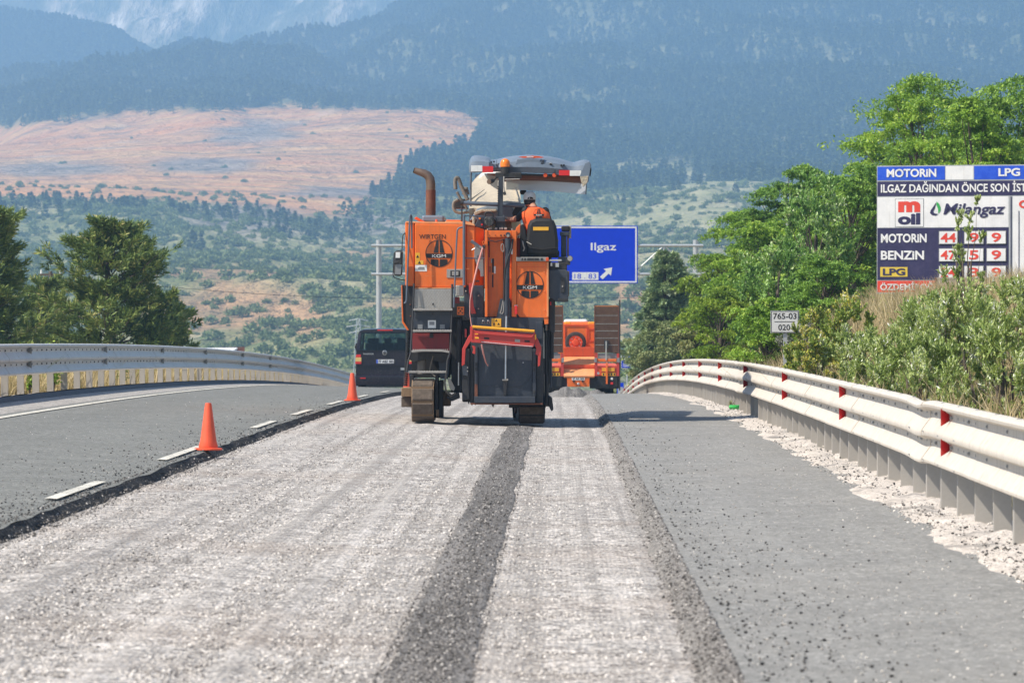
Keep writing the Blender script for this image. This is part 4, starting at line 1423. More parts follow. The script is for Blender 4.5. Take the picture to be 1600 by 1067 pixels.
# stragglers in the clearing
r, P, D, b = sample_hill(3600, 2150, 3500, -260, 800, 603)
keep = (r.random(len(P)) < b(CLEAR) * 0.02 + 0.05 * (b(gaps) > 0.4))
P, D, Z = P[keep], D[keep], b(HZ)[keep]
n = len(P)
scatter("clearing_scrub", ss_, np.stack([(P - 875) / F * D, D, Z], -1), r.random(n) * 6.28, r.uniform(1.4, 3.4, n), r.integers(0, 4, n), "small shrubs dotted over the bare reddish clearing")

# forest on the ridge to the left
xs_, ds_, RZ = RS
r = np.random.default_rng(605)
n = 15000
D = 4820 + 930 * r.random(n)
P = -260 + 640 * r.random(n)
fi, fj = np.interp(D, ds_, np.arange(len(ds_))), (P - xs_[0]) / 12.0
i0, j0 = fi.astype(int), fj.astype(int)
u, v = fi - i0, fj - j0
Z = RZ[i0, j0] * (1 - u) * (1 - v) + RZ[i0 + 1, j0] * u * (1 - v) + RZ[i0, j0 + 1] * (1 - u) * v + RZ[i0 + 1, j0 + 1] * u * v
scl = r.uniform(9, 16, n)
wds = scl * r.uniform(1.2, 1.8, n)
scatter("ridge_forest", pp_, np.stack([(P - 875) / F * D, D, Z - 0.3], -1), r.random(n) * 6.28, np.stack([wds, wds, scl], -1), r.integers(0, 4, n), "dense pine forest on the ridge at the upper left")

# oak scrub and pines on the near valley side
r, P, D, b = sample_hill(46000, 820, 2240, -200, 1800, 607)
cover = b(nz) * 0.9 + b(nz2) * 0.7
dn = sstep(-0.42, 0.22, cover) * 0.82 + 0.18
dn *= (1 - 0.88 * b(np.maximum(gaps, mead))) * (1 - 0.72 * b(rocky)) * (1 - 0.70 * b(erod)) * (1 - 0.9 * b(CLEAR))
keep = r.random(len(P)) < dn * 0.62
P, D, Z = P[keep], D[keep], b(HZ)[keep]
n = len(P)
size = r.uniform(1.3, 4.2, n) * (0.7 + 0.5 * r.random(n))
show = size / D
order = np.argsort(-show)
big = order[:300]
first = None
for q, k in enumerate(big):
    o = bpy.data.objects.new("hillside_shrub", ss_[q % 4].data)
    COL.objects.link(o)
    o.location = ((P[k] - 875) / F * D[k], D[k], Z[k] - 0.1)
    o.rotation_euler.z = r.random() * 6.28
    s = float(size[k])
    o.scale = (s, s, s * r.uniform(0.75, 1.1))
    tag(o, "dark green scrub oak on the lower valley side in the distance", "shrub", "scrub oaks on the valley side")
rest = order[300:]
sz = size[rest]
scatter("hillside_scrub", ss_, np.stack([(P[rest] - 875) / F * D[rest], D[rest], Z[rest] - 0.1], -1), r.random(len(rest)) * 6.28, np.stack([sz, sz, sz * r.uniform(.75, 1.15, len(rest))], -1),
        r.integers(0, 4, len(rest)), "oak scrub scattered over the valley side")
print("scrub", n)
# pines along the crest of the near ridge and in groups below it
pts = []
r = np.random.default_rng(609)
for k in range(150):
    pts.append((r.uniform(-150, 460), r.uniform(1950, 2060)))
for (cx, d, w_, m_) in ((425, 1880, 60, 16), (480, 1900, 40, 12), (520, 2000, 60, 20), (560, 2050, 60, 14), (300, 1640, 40, 8), (640, 2150, 60, 10), (700, 2120, 80, 22), (820, 2120, 100, 22), (1000, 2100, 160, 24), (460, 1800, 30, 8)):
    for k in range(m_): pts.append((cx + r.normal(0, w_ * 0.5), d + r.normal(0, 50)))
for (px, d) in pts[:300]:
    o = bpy.data.objects.new("hillside_pine", pp_[r.integers(4)].data)
    COL.objects.link(o)
    z = float(hill_z(np.array([px]), np.array([d]))(HZ)[0])
    o.location = ((px - 875) / F * d, d, z - 0.3)
    o.rotation_euler.z = r.random() * 6.28
    s = r.uniform(4.5, 8.0)
    o.scale = (s * 1.45, s * 1.45, s)
    tag(o, "dark pine standing on the near ridge in the hazy distance", "tree", "pines on the near ridge")
# ------------------------------------------------------------------ guard rails
THRIE = [(.865, .012), (.864, .045), (.853, .075), (.836, .086), (.816, .081), (.796, .030), (.786, .012), (.735, .010), (.722, .018), (.640, .078), (.622, .086), (.604, .086),
         (.588, .081), (.567, .030), (.557, .012), (.505, .010), (.492, .018), (.412, .078), (.396, .086), (.378, .084), (.364, .060), (.360, .030)]



def rail_z(X, Y):
    return float(zroad(np.array(X), np.array(Y)))


def channel(x0, x1, y0, y1, z0, z1, t=0.008):
    """an open C shaped post, its web towards the viewer"""
    b = MB()
    b.box(x0, x1, y0, y0 + t, z0, z1)
    b.box(x0, x0 + t, y0 + t, y1, z0, z1)
    b.box(x1 - t, x1, y0 + t, y1, z0, z1)
    b.box(x0 + t, x0 + t + 0.025, y1 - t, y1, z0, z1)
    b.box(x1 - t - 0.025, x1 - t, y1 - t, y1, z0, z1)
    return b


def guard_rail(X0, side, ys, ye, mat, label, post_step, refl_ys, bolts, zbase, dents=()):
    """side = +1: traffic lies to the right of the rail face"""
    root = thing("guard_rail", (X0, ys, zbase(X0, ys)), label, "guard rail")
    seg = 4.0
    y = ys
    k = 0
    while y < ye:
        a, b = y, min(y + seg, ye) + 0.16           # each beam laps over the next
        rings = []
        lap = 0.007 if k % 2 else 0.0
        for yy in np.arange(a, b + 0.01, 0.26):
            zb = zbase(X0, yy)
            dz = dx = 0.0
            for (dy, w, hz, hx) in dents:
                g = math.exp(-((yy - dy) / w) ** 2)
                dz += hz * g; dx += hx * g
            outer = [Vector((X0 + side * (o_ + lap + dx), yy, zb + z_ + dz)) for z_, o_ in THRIE]
            inner = [Vector((X0 + side * (o_ + lap + dx - 0.006), yy, zb + z_ + dz - (0.006 if i == 0 else 0))) for i, (z_, o_) in reversed(list(enumerate(THRIE)))]
            rings.append(outer + inner)
        mb = MB().loft(rings)
        mb.build("rail_beam", mat, root, smooth=32, fix=True)
        y += seg; k += 1
    # posts: one channel, shared mesh
    w, d = (0.125 if side < 0 else 0.112), 0.07
    pm = channel(-w / 2, w / 2, 0, d, -0.5, 0.80)
    pm_me = bpy.data.meshes.new("post"); pm_me.from_pydata(pm.v, [], pm.f); pm_me.materials.append(POSTM)
    r = random.Random(X0)
    yy = ys + 0.6
    while yy < ye:
        link_mesh("post", pm_me, POSTM, root, (X0 - side * (0.075 + r.uniform(-.004, .004)), yy, zbase(X0, yy) - 0.0)).rotation_euler = (0, r.uniform(-.012, .012), r.uniform(-.05, .05))
        yy += post_step
    # bolts in the two valleys and small slots on the ridges
    bb = MB()
    yy = max(ys, bolts[0])
    q = 0
    while yy < min(ye, bolts[1]):
        zb = zbase(X0, yy)
        for vz in (.760, .531):
            if q % 3 == 0 or side > 0:
                bb.lathe((X0 + side * 0.010, yy, zb + vz), [(0.017, 0), (0.017, side * 0.012), (0.008, side * 0.020)][::1] if side > 0 else [(0.008, -0.020), (0.015, -0.012), (0.015, 0)], 6, 'X')
            elif side < 0:
                bb.box(X0 - 0.0145, X0 - 0.010, yy - .008, yy + .008, zb + vz - .010, zb + vz + .010)
        for vz in (.613, .388):
            if q % 3 == 1:
                bb.box(X0 + side * 0.084, X0 + side * 0.0885, yy - .04, yy + .04, zb + vz - .004, zb + vz + .004)
        if q % 3 == 1:
            bb.box(X0 + side * 0.03, X0 + side * 0.055, yy - .02, yy + .02, zb + .8605, zb + .868)
        yy += 0.445 if side < 0 else 0.667
        q += 1
    o = bb.build("bolts", GREY if side < 0 else DARK, root)
    o["kind"] = "stuff"
    # folded reflectors
    for ry in refl_ys:
        for vz in (.760, .531):
            zb = zbase(X0, ry)
            a = 0.068
            mb = MB()
            f = [(X0 + side * 0.092, ry - 0.07, zb + vz - a), (X0 + side * 0.092, ry - 0.07, zb + vz + a), (X0 + side * 0.014, ry + 0.02, zb + vz + a * 0.30), (X0 + side * 0.014, ry + 0.02, zb + vz - a * 0.42)]
            mb.prism([Vector(p) for p in f], Vector((0, 0.006, 0)))
            mb.build("reflector", REFRED if side < 0 else RAILG, root, fix=True)
    return root


zr = lambda X, Y: float(zroad(np.array(0.0), np.array(Y))) + 0.0
zl = lambda X, Y: float(zroad(np.array(-8.66), np.array(Y))) + 0.005
XR, XL = 2.985, -8.70
guard_rail(XR, -1, 14.0, 226, RAILW, "cream painted three ridged guard rail with red reflectors along the right side", 1.33,
           [21, 32.2, 43.9, 55.2, 66.8, 77.5, 88.5, 100, 111.5, 123, 134, 146, 157, 169, 181, 192], (16, 150), zr, dents=((34.6, 0.7, -0.03, -0.02), (69.4, 0.5, -0.012, 0.0)))
guard_rail(XL, 1, 46.0, 226, RAILG, "galvanised three ridged guard rail on closely set posts along the left side", 2.0,
           [57.3, 68.8, 80.3, 91.8, 103, 115, 126], (50, 130), zl)


# ------------------------------------------------------------------ traffic cones
def cone(px, Y, label, h=0.5):
    x = at_px(px, Y)
    z = float(zroad(x, Y))
    t = thing("traffic_cone", (x, Y, z), label, "traffic cone", "traffic cones along the milled edge")
    c = (x, Y, z)
    MB().lathe(c, [(0.02, 0.018), (0.098, 0.018), (0.104, 0.04), (0.086, 0.10), (0.036, h - 0.02), (0.030, h), (0.022, h), (0.02, h - 0.03)], 28).build("cone_body", CONE, t, smooth=50)
    b = MB()
    n = 28
    pr = [(0.14, 0.0), (0.150, 0.004), (0.150, 0.018), (0.138, 0.024), (0.09, 0.024)]
    b.lathe(c, pr, n).build("cone_base", CONE, t, smooth=40)
    MB().lathe(c, [(0.0695, 0.195), (0.0715, 0.195), (0.0705, 0.20), (0.068, 0.20)], 28).build("moulded_ring", CONE, t, smooth=40)
    return t


cone(325.5, 44.7, "nearest orange traffic cone, standing beside a white lane dash")
cone(550.5, 76.5, "orange traffic cone in front of the dark van")
cone(636, 108, "orange traffic cone mostly hidden behind the milling machine's left track")

# crumpled green bag at the foot of the right rail
p = W(1146, 640, 68.5)
b = MB()
rings = []
for i in range(7):
    t = i / 6
    a = 0.02 + 0.09 * math.sin(math.pi * min(1, 0.1 + t * 0.9))
    rings.append([Vector((p.x - 0.07 + t * 0.16, p.y, p.z + 0.02)) + Vector((0.006 * math.sin(9 * t), math.cos(k * 0.785) * a, 0.022 + 0.035 * math.sin(k * 0.785) * (1 + 0.4 * math.sin(k * 5 + i * 3)))) for k in range(8)])
GREENP = paint("green_plastic", (0.02, 0.42, 0.07), 0.35, dirt_amt=0.2)
tag(b.loft(rings).build("plastic_bag", GREENP, smooth=40, fix=True), "crumpled bright green plastic bag on the pale rubble by the right guard rail", "litter")


# ------------------------------------------------------------------ emblem used on the machine and the vest
def emblem(pl, cx, cy, rpx, parent, back=None, off=0.004, txt=True, ink=INK, bold=0.002):
    c = pl.at(cx, cy, off)
    R = (pl.at(cx + rpx, cy, off) - c).length
    th = 0.0012

    def pt(x, y): return c + pl.u * (x * R) + pl.v * (y * R)

    def arc(a0, a1, n, r=0.985): return [(r * math.cos(math.radians(a0 + (a1 - a0) * i / n)), r * math.sin(math.radians(a0 + (a1 - a0) * i / n))) for i in range(n + 1)]
    b = MB()

    def poly(pts): b.prism([pt(*q) for q in pts], pl.n * th)
    N = 40
    for i in range(N):                                             # ring
        a0, a1 = 2 * math.pi * i / N, 2 * math.pi * (i + 1) / N
        poly([(math.cos(a0), math.sin(a0)), (math.cos(a1), math.sin(a1)), (0.945 * math.cos(a1), 0.945 * math.sin(a1)), (0.945 * math.cos(a0), 0.945 * math.sin(a0))])
    A = lambda y: math.degrees(math.asin(y))
    bt, bb = -0.02, -0.36
    pts = arc(A(bb), A(bt), 5, 0.95) + arc(180 - A(bt), 180 - A(bb), 5, 0.95)
    poly(pts)                                                      # band
    for s in (-1, 1):
        poly([(s * 0.045, 0.03), (s * 0.40, 0.03), (s * 0.20, 0.93), (s * 0.045, 0.945)])          # upper road
        th0 = math.degrees(math.acos(0.045 / 0.95))
        ring_ = [(s * x, y) for x, y in arc(-th0, -math.degrees(math.asin(0.80)), 6, 0.95)]
        poly([(s * 0.045, -0.44)] + ring_ + [(s * 0.62, -0.66), (s * 0.60, -0.44)])                # lower road
    o = b.build("emblem", ink, parent, fix=True)
    if txt:
        V, Fs = text_mesh("KGM", bold)
        mn, mx = V.min(0), V.max(0)
        w_, h_ = 1.02, 0.22
        q = [pt(((x - mn[0]) / (mx[0] - mn[0]) - 0.5) * w_, -0.19 + ((y - mn[1]) / (mx[1] - mn[1]) - 0.5) * h_) + pl.n * (th + (0.002 if z > 0 else 0.0003)) for x, y, z in V]
        m = MB(); m.add(q, Fs)
        lo = m.build("emblem_lettering", WHITE, parent)
        lo.parent = o
    return o


# ------------------------------------------------------------------ sign gantry over the road
def rod(b, p, q, r, n=6):
    return b.tube([p, q], r, n)


GY = 200.0
x0, x1 = W(592, 450, GY).x, W(1087, 450, GY).x
gz0 = float(zground(x0, GY)) - 0.3
zt, zb_ = W(800, 384, GY).z, W(800, 428.5, GY).z
g = thing("sign_gantry", ((x0 + x1) / 2, GY, gz0), "galvanised truss gantry carrying the blue direction board over the road", "sign gantry")
for x in (x0, x1):
    MB().tube([(x, GY, gz0), (x, GY, W(800, 375, GY).z)], 0.13, 12).build("gantry_post", GALV, g, smooth=50)
ch = MB()
for z in (zt, zb_):
    for dy in (-0.32, 0.32):
        MB().tube([(x0 - 0.35, GY + dy, z), (x1 + 0.35, GY + dy, z)], 0.065, 8).build("truss_chord", GALV, g, smooth=50)
nb = 10
for i in range(nb + 1):
    x = x0 + (x1 - x0) * i / nb
    for dy in (-0.32, 0.32):
        MB().tube([(x, GY + dy, zb_), (x, GY + dy, zt)], 0.035, 6).build("truss_upright", GALV, g)
    if 0 < i < nb:
        xn = x0 + (x1 - x0) * (i + 1) / nb
        a, c = (zb_, zt) if i % 2 == 0 else (zt, zb_)
        MB().tube([(x, GY - 0.32, a), (xn, GY - 0.32, c)], 0.035, 6).build("truss_brace", GALV, g)
for i in range(nb + 1):
    x = x0 + (x1 - x0) * i / nb
    for z in (zt, zb_):
        MB().tube([(x, GY - 0.32, z), (x, GY + 0.32, z)], 0.03, 6).build("truss_tie", GALV, g)
pl = Plane((0, GY - 0.42, 0))
a0, a1 = pl.at(845, 353), pl.at(996.5, 443)
bo = MB().box(a0.x, a1.x, GY - 0.42, GY - 0.36, a1.z, a0.z).build("sign_board", SIGNBLUE, g, bevel=0.01)
bd = MB()
for (u0, v0, u1, v1) in ((847, 354.3, 994.8, 356.6), (847, 439.4, 994.8, 441.7), (992.6, 356.6, 994.9, 439.4), (847, 356.6, 849.3, 439.4)):
    p0, p1 = pl.at(u0, v0, .004), pl.at(u1, v1, .004)
    bd.box(p0.x, p1.x, GY - 0.427, GY - 0.424, p1.z, p0.z)
bd.build("sign_border", WHITE, g).parent = bo
lettering("Ilgaz", pl, 923, 379.5, 963, 395, WHITE, g, bold=0.012).parent = bo
panel_on(pl, 894, 425.5, 935, 437.5, WHITE, g, "distance_plate").parent = bo
lettering("18 . 83", pl, 897.5, 427.7, 931.5, 435.6, SIGNBLUE, g, off=0.008, bold=0.0).parent = bo
q = [(937.5, 432.5), (941.5, 436.5), (951, 427.5), (954.5, 431), (956.5, 418), (943.2, 420.2), (947, 423.6)]
MB().prism([pl.at(u, v, .004) for u, v in q], pl.n * 0.004).build("arrow", WHITE, g, fix=True).parent = bo

# ------------------------------------------------------------------ white road number sign
SY = 75.0
bx = W(1227, 565, SY)
pl = Plane((bx.x, SY, 0), math.radians(4))
zg = float(zground(bx.x, SY)) - 0.3
s = thing("road_number_sign", (bx.x, SY, zg), "small white road number plate on a grey post behind the right guard rail", "road sign")
channel(bx.x - 0.035, bx.x + 0.035, SY + 0.02, SY + 0.07, zg, W(1227, 490, SY).z).build("sign_post", GALV, s)
panel_on(pl, 1204, 485.5, 1248.5, 520.5, GALV, s, "sign_plate", off=-0.01, th=0.012, bevel=0.004)
panel_on(pl, 1205, 486.3, 1247.5, 519.7, INK, s, "sign_border", off=0.0025, th=0.002)
panel_on(pl, 1206, 487.3, 1246.5, 518.7, WHITE, s, "sign_face", off=0.0055, th=0.002)
lettering("765-03", pl, 1208, 489, 1244.5, 498.5, INK, s, off=0.0085, bold=0.012)
panel_on(pl, 1210, 502.2, 1242, 503.1, INK, s, "divider", off=0.0085, th=0.001)
lettering("020", pl, 1216, 507, 1234.5, 516, INK, s, off=0.0085, bold=0.012)

# ------------------------------------------------------------------ blue camera sign and a lower blue panel past the crest
CYY = 216.0
pl = Plane((0, CYY, 0))
bx = W(980, 570, CYY)
s = thing("camera_sign", (bx.x, CYY, float(zground(bx.x, CYY)) - 0.3), "small blue sign with a white camera symbol past the orange trailer", "road sign")
MB().tube([(bx.x, CYY + 0.06, float(zground(bx.x, CYY)) - 0.3), (bx.x, CYY + 0.06, W(980, 556, CYY).z)], 0.035, 8).build("sign_post", GALV, s)
panel_on(pl, 970.6, 555.2, 989.6, 575, WHITE, s, "sign_plate", off=-0.02, th=0.02)
panel_on(pl, 971.1, 555.8, 989.1, 574.4, SIGNBLUE, s, "sign_face", off=0.004, th=0.002)
q = [(974, 557.2), (979.5, 557.2), (981, 558.8), (984.5, 559.4), (985, 561.8), (981, 562.8), (979, 565), (975.6, 564.8), (974, 562)]
MB().prism([pl.at(u, v, .010) for u, v in q], pl.n * 0.003).build("camera_symbol", WHITE, s, fix=True)
for (u0, u1, v) in ((976.5, 983, 566.5), (973, 986.5, 569.3), (973, 986, 571.9)):
    panel_on(pl, u0, v - 0.5, u1, v + 0.5, WHITE, s, "print_line", off=0.010, th=0.002)
CY2 = 222.0
pl = Plane((0, CY2, 0))
bx = W(968, 605, CY2)
s = thing("blue_sign", (bx.x, CY2, float(zground(bx.x, CY2)) - 0.3), "blue and pale sign peeping out low behind the end of the right guard rail", "road sign")
MB().tube([(bx.x, CY2 + 0.06, float(zground(bx.x, CY2)) - 0.3), (bx.x, CY2 + 0.06, W(968, 600, CY2).z)], 0.035, 8).build("sign_post", GALV, s)
panel_on(pl, 964, 598, 974.5, 622, SIGNBLUE, s, "sign_plate", off=-0.02, th=0.02)
panel_on(pl, 965.3, 604.5, 973, 620, GALV, s, "sign_face", off=0.004, th=0.002)

# ------------------------------------------------------------------ fuel price board
BY = 100.0
YAWB = math.radians(14)
pl = Plane(W(1370, 350, BY), -YAWB)


def onb(px, py): return pl.at(px, py)


e0, e1 = pl.at(1370, 261), pl.at(1720, 457.5)
zt, zb_ = e0.z, e1.z
gz0 = float(zground(e0.x, e0.y))
s = thing("price_board", ((e0.x + e1.x) / 2, (e0.y + e1.y) / 2, gz0), "large fuel price board with blue header and red digits on the bank", "billboard")


def sheet(u0, v0, u1, v1, mat, nm, off, th=0.004):
    """rectangle on the board that stays level: v given at the board's left edge"""
    A, B = pl.at(u0, 360), pl.at(u1, 360)
    z1, z0 = pl.at(1370, v0).z, pl.at(1370, v1).z
    A, B = A + pl.n * off, B + pl.n * off
    return MB().prism([Vector((A.x, A.y, z0)), Vector((B.x, B.y, z0)), Vector((B.x, B.y, z1)), Vector((A.x, A.y, z1))], pl.n * th).build(nm, mat, s)


def letters(t, u0, v0, u1, v1, mat, off=0.012, bold=0.03, shear=0.0):
    V, Fs = text_mesh(t, bold, shear)
    mn, mx = V.min(0), V.max(0)
    A, B = pl.at(u0, 360) + pl.n * off, pl.at(u1, 360) + pl.n * off
    z1, z0 = pl.at(1370, v0).z, pl.at(1370, v1).z
    L = B - A
    pts = []
    for x, y, z in V:
        q = A + L * float((x - mn[0]) / (mx[0] - mn[0]))
        pts.append((q.x + pl.n.x * (0.002 if z > 0 else -0.001), q.y + pl.n.y * (0.002 if z > 0 else -0.001), z0 + (z1 - z0) * float((y - mn[1]) / (mx[1] - mn[1]))))
    m = MB(); m.add(pts, Fs)
    return m.build("lettering", mat, s)


sheet(1370, 259.3, 1720, 459.2, GALV, "board_frame", -0.08, 0.078)
for u in (1395, 1500, 1610, 1700):
    A = pl.at(u, 360) + pl.n * -0.14
    MB().box(A.x - 0.05, A.x + 0.05, A.y - 0.05, A.y + 0.05, float(zground(A.x, A.y)) - 0.5, pl.at(1370, 262).z).build("board_post", GALV, s)
sheet(1371, 261, 1476.5, 282, ADBLUE, "header_panel", 0.0)
sheet(1477.5, 261, 1521, 282, ADWHITE, "header_panel", 0.0)
sheet(1522, 261, 1720, 282, ADBLUE, "header_panel", 0.0)
sheet(1371, 284, 1720, 307, NAVY, "slogan_panel", 0.0)
sheet(1371, 308.5, 1576, 356, ADWHITE, "logo_panel", 0.0)
sheet(1371, 356.8, 1576, 437.5, NAVY, "price_panel", 0.0)
sheet(1371, 438.8, 1462, 456.8, ADRED, "name_panel", 0.0)
sheet(1463, 438.8, 1576, 456.8, ADWHITE, "name_panel", 0.0)
sheet(1582.5, 308.5, 1720, 456.8, ADWHITE, "side_panel", 0.0)
letters("MOTORiN", 1385.5, 264.5, 1463, 277.5, ADWHITE)
letters("LPG", 1560, 264.8, 1594, 277.3, ADWHITE)
letters("ILGAZ DAĞINDAN ÖNCE SON İSTASYON", 1376.5, 284.2, 1652, 301.5, ADWHITE, bold=0.022)
# fuel company panel: framed square with a red m over dark oil
sheet(1398.5, 311, 1443.5, 355.2, GREY, "logo_frame", 0.006, 0.002)
sheet(1399.3, 311.8, 1442.7, 354.4, ADWHITE, "logo_face", 0.009, 0.002)
letters("m", 1403.5, 315, 1438, 332, ADRED, 0.014, 0.06)
letters("oil", 1403, 333.5, 1438, 351.5, NAVY, 0.014, 0.05)
letters("Milangaz", 1474, 319, 1571, 341.5, NAVY, 0.012, 0.02, 0.22)


def curve_patch(pts, mat, nm, off=0.010):
    q = [pl.at(u, v, off) for u, v in pts]
    return MB().prism(q, pl.n * 0.003).build(nm, mat, s, fix=True)


curve_patch([(1463.5, 315), (1467.5, 319), (1469.5, 324), (1469.5, 329), (1466, 334), (1465.8, 327), (1463, 320)], ADGREEN, "logo_leaf")
curve_patch([(1463, 316), (1459, 322), (1454, 329), (1453, 333), (1456, 336), (1462, 337), (1465.6, 334.5), (1460, 333.5), (1458, 330.5), (1460.5, 325.5)], NAVY, "logo_drop")
for (t, v0, v1, u1) in (("MOTORiN", 365.5, 379.5, 1448), ("BENZiN", 392, 406, 1444)):
    letters(t, 1376.5, v0, u1, v1, ADWHITE, 0.012, 0.03)
sheet(1375.5, 417.5, 1418, 432.5, ADYEL, "fuel_label", 0.006)
letters("LPG", 1379.5, 419.5, 1414.5, 430.3, NAVY, 0.016, 0.03)
for r_, (v0, trip) in enumerate(((362, ("44", "9", "9")), (389, ("47", "5", "9")), (416, ("24", "3", "9")))):
    for (u0, u1), d in zip(((1467, 1497), (1506.5, 1537.5), (1541.5, 1572.5)), trip):
        sheet(u0, v0 - 0.5, u1, v0 + 20.5, GREY, "digit_frame", 0.004, 0.02)
        sheet(u0 + 1, v0 + 0.5, u1 - 1, v0 + 19.5, ADWHITE, "digit_tile", 0.026, 0.006)
        m_ = 3.0 if len(d) == 2 else 8.0
        letters(d, u0 + m_, v0 + 2.8, u1 - m_, v0 + 17.2, ADRED, 0.036, 0.02)
letters("ÖZDEMİROĞ", 1375.5, 440.2, 1460.5, 453.5, ADWHITE, 0.012, 0.02)
sheet(1579, 309, 1580.6, 440, NAVY, "divider", 0.0, 0.01)
sheet(1591.5, 331, 1592.5, 425, NAVY, "divider", 0.006, 0.01)
letters("C", 1592, 314.5, 1606, 327, ADRED, 0.012, 0.04)
curve_patch([(1588, 428), (1620, 418), (1640, 425), (1640, 440), (1604, 438), (1596, 445)], GREY, "side_print")
# weathered lower board in front of it
A = W(1464, 470, 97.0)
pl2 = Plane(A, -YAWB)
s2 = thing("weathered_board", (A.x, A.y, float(zground(A.x, A.y))), "weathered grey board with faded blue letters below the price digits", "sign board")
panel_on(pl2, 1463.5, 436, 1581, 520, ADGREY, s2, "board_face", off=-0.03, th=0.03)
panel_on(pl2, 1461, 434, 1464, 520, RUST, s2, "board_frame", off=-0.05, th=0.07)
panel_on(pl2, 1464, 433.6, 1581, 436, ADGREY, s2, "board_frame", off=-0.05, th=0.06)
lettering("A", pl2, 1470, 455.5, 1485, 472, SIGNBLUE, s2, off=0.006, bold=0.02, shear=0.25)
lettering("T", pl2, 1487, 456, 1490, 460, SIGNBLUE, s2, off=0.006, bold=0.01)

# ------------------------------------------------------------------ pole, cable, house beyond the left rail
PY_ = 190.0
p = W(79, 440, PY_)
t = thing("utility_pole", (p.x, PY_, float(zground(p.x, PY_)) - 0.3), "thin dark utility pole standing between the pines on the left", "utility pole")
MB().tube([(p.x, PY_, float(zground(p.x, PY_)) - 0.3), (p.x, PY_, W(79, 424, PY_).z)], [0.13, 0.08], 8).build("pole_shaft", BARK, t, smooth=50)
zc = W(79, 431, PY_).z
MB().box(p.x - 0.5, p.x + 0.5, PY_ - 0.05, PY_ + 0.05, zc, zc + 0.1).build("cross_arm", BARK, t)
for dx in (-0.42, 0.42):
    MB().tube([(p.x + dx, PY_, zc + 0.1), (p.x + dx, PY_, zc + 0.28)], [0.05, 0.03], 8).build("insulator", WHITE, t)
cb = MB()
pts = []
for i in range(41):
    t_ = i / 40
    px = 79 + (1150 - 79) * t_
    Y = 190 + 60 * t_
    py = 431 + (468 - 431) * math.sin(min(1, t_ * 1.9) * math.pi / 2) - 3 * t_
    pts.append(W(px, py, Y))
tag(MB().tube(pts, 0.011, 5).build("overhead_cable", DARK), "thin dark overhead cable strung across the valley behind the machine", "cable")

HYY = 300.0
h = thing("house", (W(345, 560, HYY).x, HYY, float(zground(W(345, 560, HYY).x, HYY))), "low house roof with white and red sheets peeping over the left guard rail", "house")
hx0, hx1 = W(300, 560, HYY).x, W(383, 560, HYY).x
hzb = float(zground(-20, HYY)) - 3
MB().box(hx0, hx1, HYY, HYY + 7, hzb, W(340, 553, HYY).z).build("wall", ADWHITE, h)
R0, R1 = W(302, 551.5, HYY), W(372, 543, HYY)
MB().prism([W(300, 552.5, HYY - 0.3), W(318, 543.5, HYY + 3), W(371, 543, HYY + 3), W(357, 552.5, HYY - 0.3)], (0, 0.1, -0.12)).build("roof", WHITE, h, fix=True)
MB().prism([W(316, 543.6, HYY + 3.1), W(382, 542, HYY + 3.1), W(382, 552.5, HYY + 3.1), W(316, 552.5, HYY + 3.1)], (0, 0.2, 0)).build("gable", RUST, h, fix=True)

WY = 240.0
wv = W(48, 531, WY)
t = thing("parked_car", (wv.x, WY, wv.z - 0.8), "white vehicle roof just visible over the left guard rail between the pines", "car")
rings = []
for y_, w_, zz in ((0, .72, .55), (0.05, .80, .9), (1.1, .80, 1.0), (2.2, .74, .96), (3.1, .78, .5), (4.2, .74, .4)):
    rings.append([Vector((wv.x + sx * w_ * k, WY + y_, wv.z - 1.0 + z_)) for sx, k, z_ in ((-1, 1, -.35), (-1, 1.05, .1), (-1, .85, zz), (1, .85, zz), (1, 1.05, .1), (1, 1, -.35))])
MB().loft(rings).build("car_body", WHITE, t, smooth=40, fix=True)
for dx in (-.72, .72):
    for dy in (.8, 3.3):
        MB().lathe((wv.x + dx - .1, WY + dy, wv.z - 1.35), [(.3, 0), (.32, .05), (.32, .15), (.3, .2)], 14, 'X').build("wheel", RUBBER, t)
MB().prism([Vector((wv.x - .62, WY - .004, wv.z - .62)), Vector((wv.x + .62, WY - .004, wv.z - .62)), Vector((wv.x + .6, WY + 0.03, wv.z - .2)), Vector((wv.x - .6, WY + 0.03, wv.z - .2))], (0, -.01, 0)).build("rear_window", BLACK, t, fix=True)

# lattice mast far behind the van
MY = 700.0
m = W(560, 520, MY)
mb_ = float(W(560, 605, MY).z)
t = thing("lattice_mast", (m.x, MY, mb_), "pale lattice pylon in the valley behind the van", "pylon")
zt = W(560, 498, MY).z
for (sx, sy) in ((-1, -1), (1, -1), (1, 1), (-1, 1)):
    MB().tube([(m.x + sx * .9, MY + sy * .9, mb_), (m.x + sx * .25, MY + sy * .25, zt)], 0.07, 4).build("leg", GALV, t)
br = MB()
for i in range(9):
    z0, z1 = mb_ + (zt - mb_) * i / 9, mb_ + (zt - mb_) * (i + 1) / 9
    k0, k1 = .9 - .65 * i / 9, .9 - .65 * (i + 1) / 9
    for (ax, bx_) in (((-1, -1), (1, -1)), ((1, -1), (-1, -1)), ((1, 1), (-1, 1)), ((1, -1), (1, 1))):
        br.tube([(m.x + ax[0] * k0, MY + ax[1] * k0, z0), (m.x + bx_[0] * k1, MY + bx_[1] * k1, z1)], 0.04, 3)
o = br.build("bracing", GALV, t); o["kind"] = "stuff"
for zz, ww in ((.97, 1.6), (.88, 2.0), (.79, 1.5)):
    z = mb_ + (zt - mb_) * zz
    MB().tube([(m.x - ww, MY, z), (m.x, MY, z + .35), (m.x + ww, MY, z)], 0.07, 4).build("cross_arm", GALV, t)
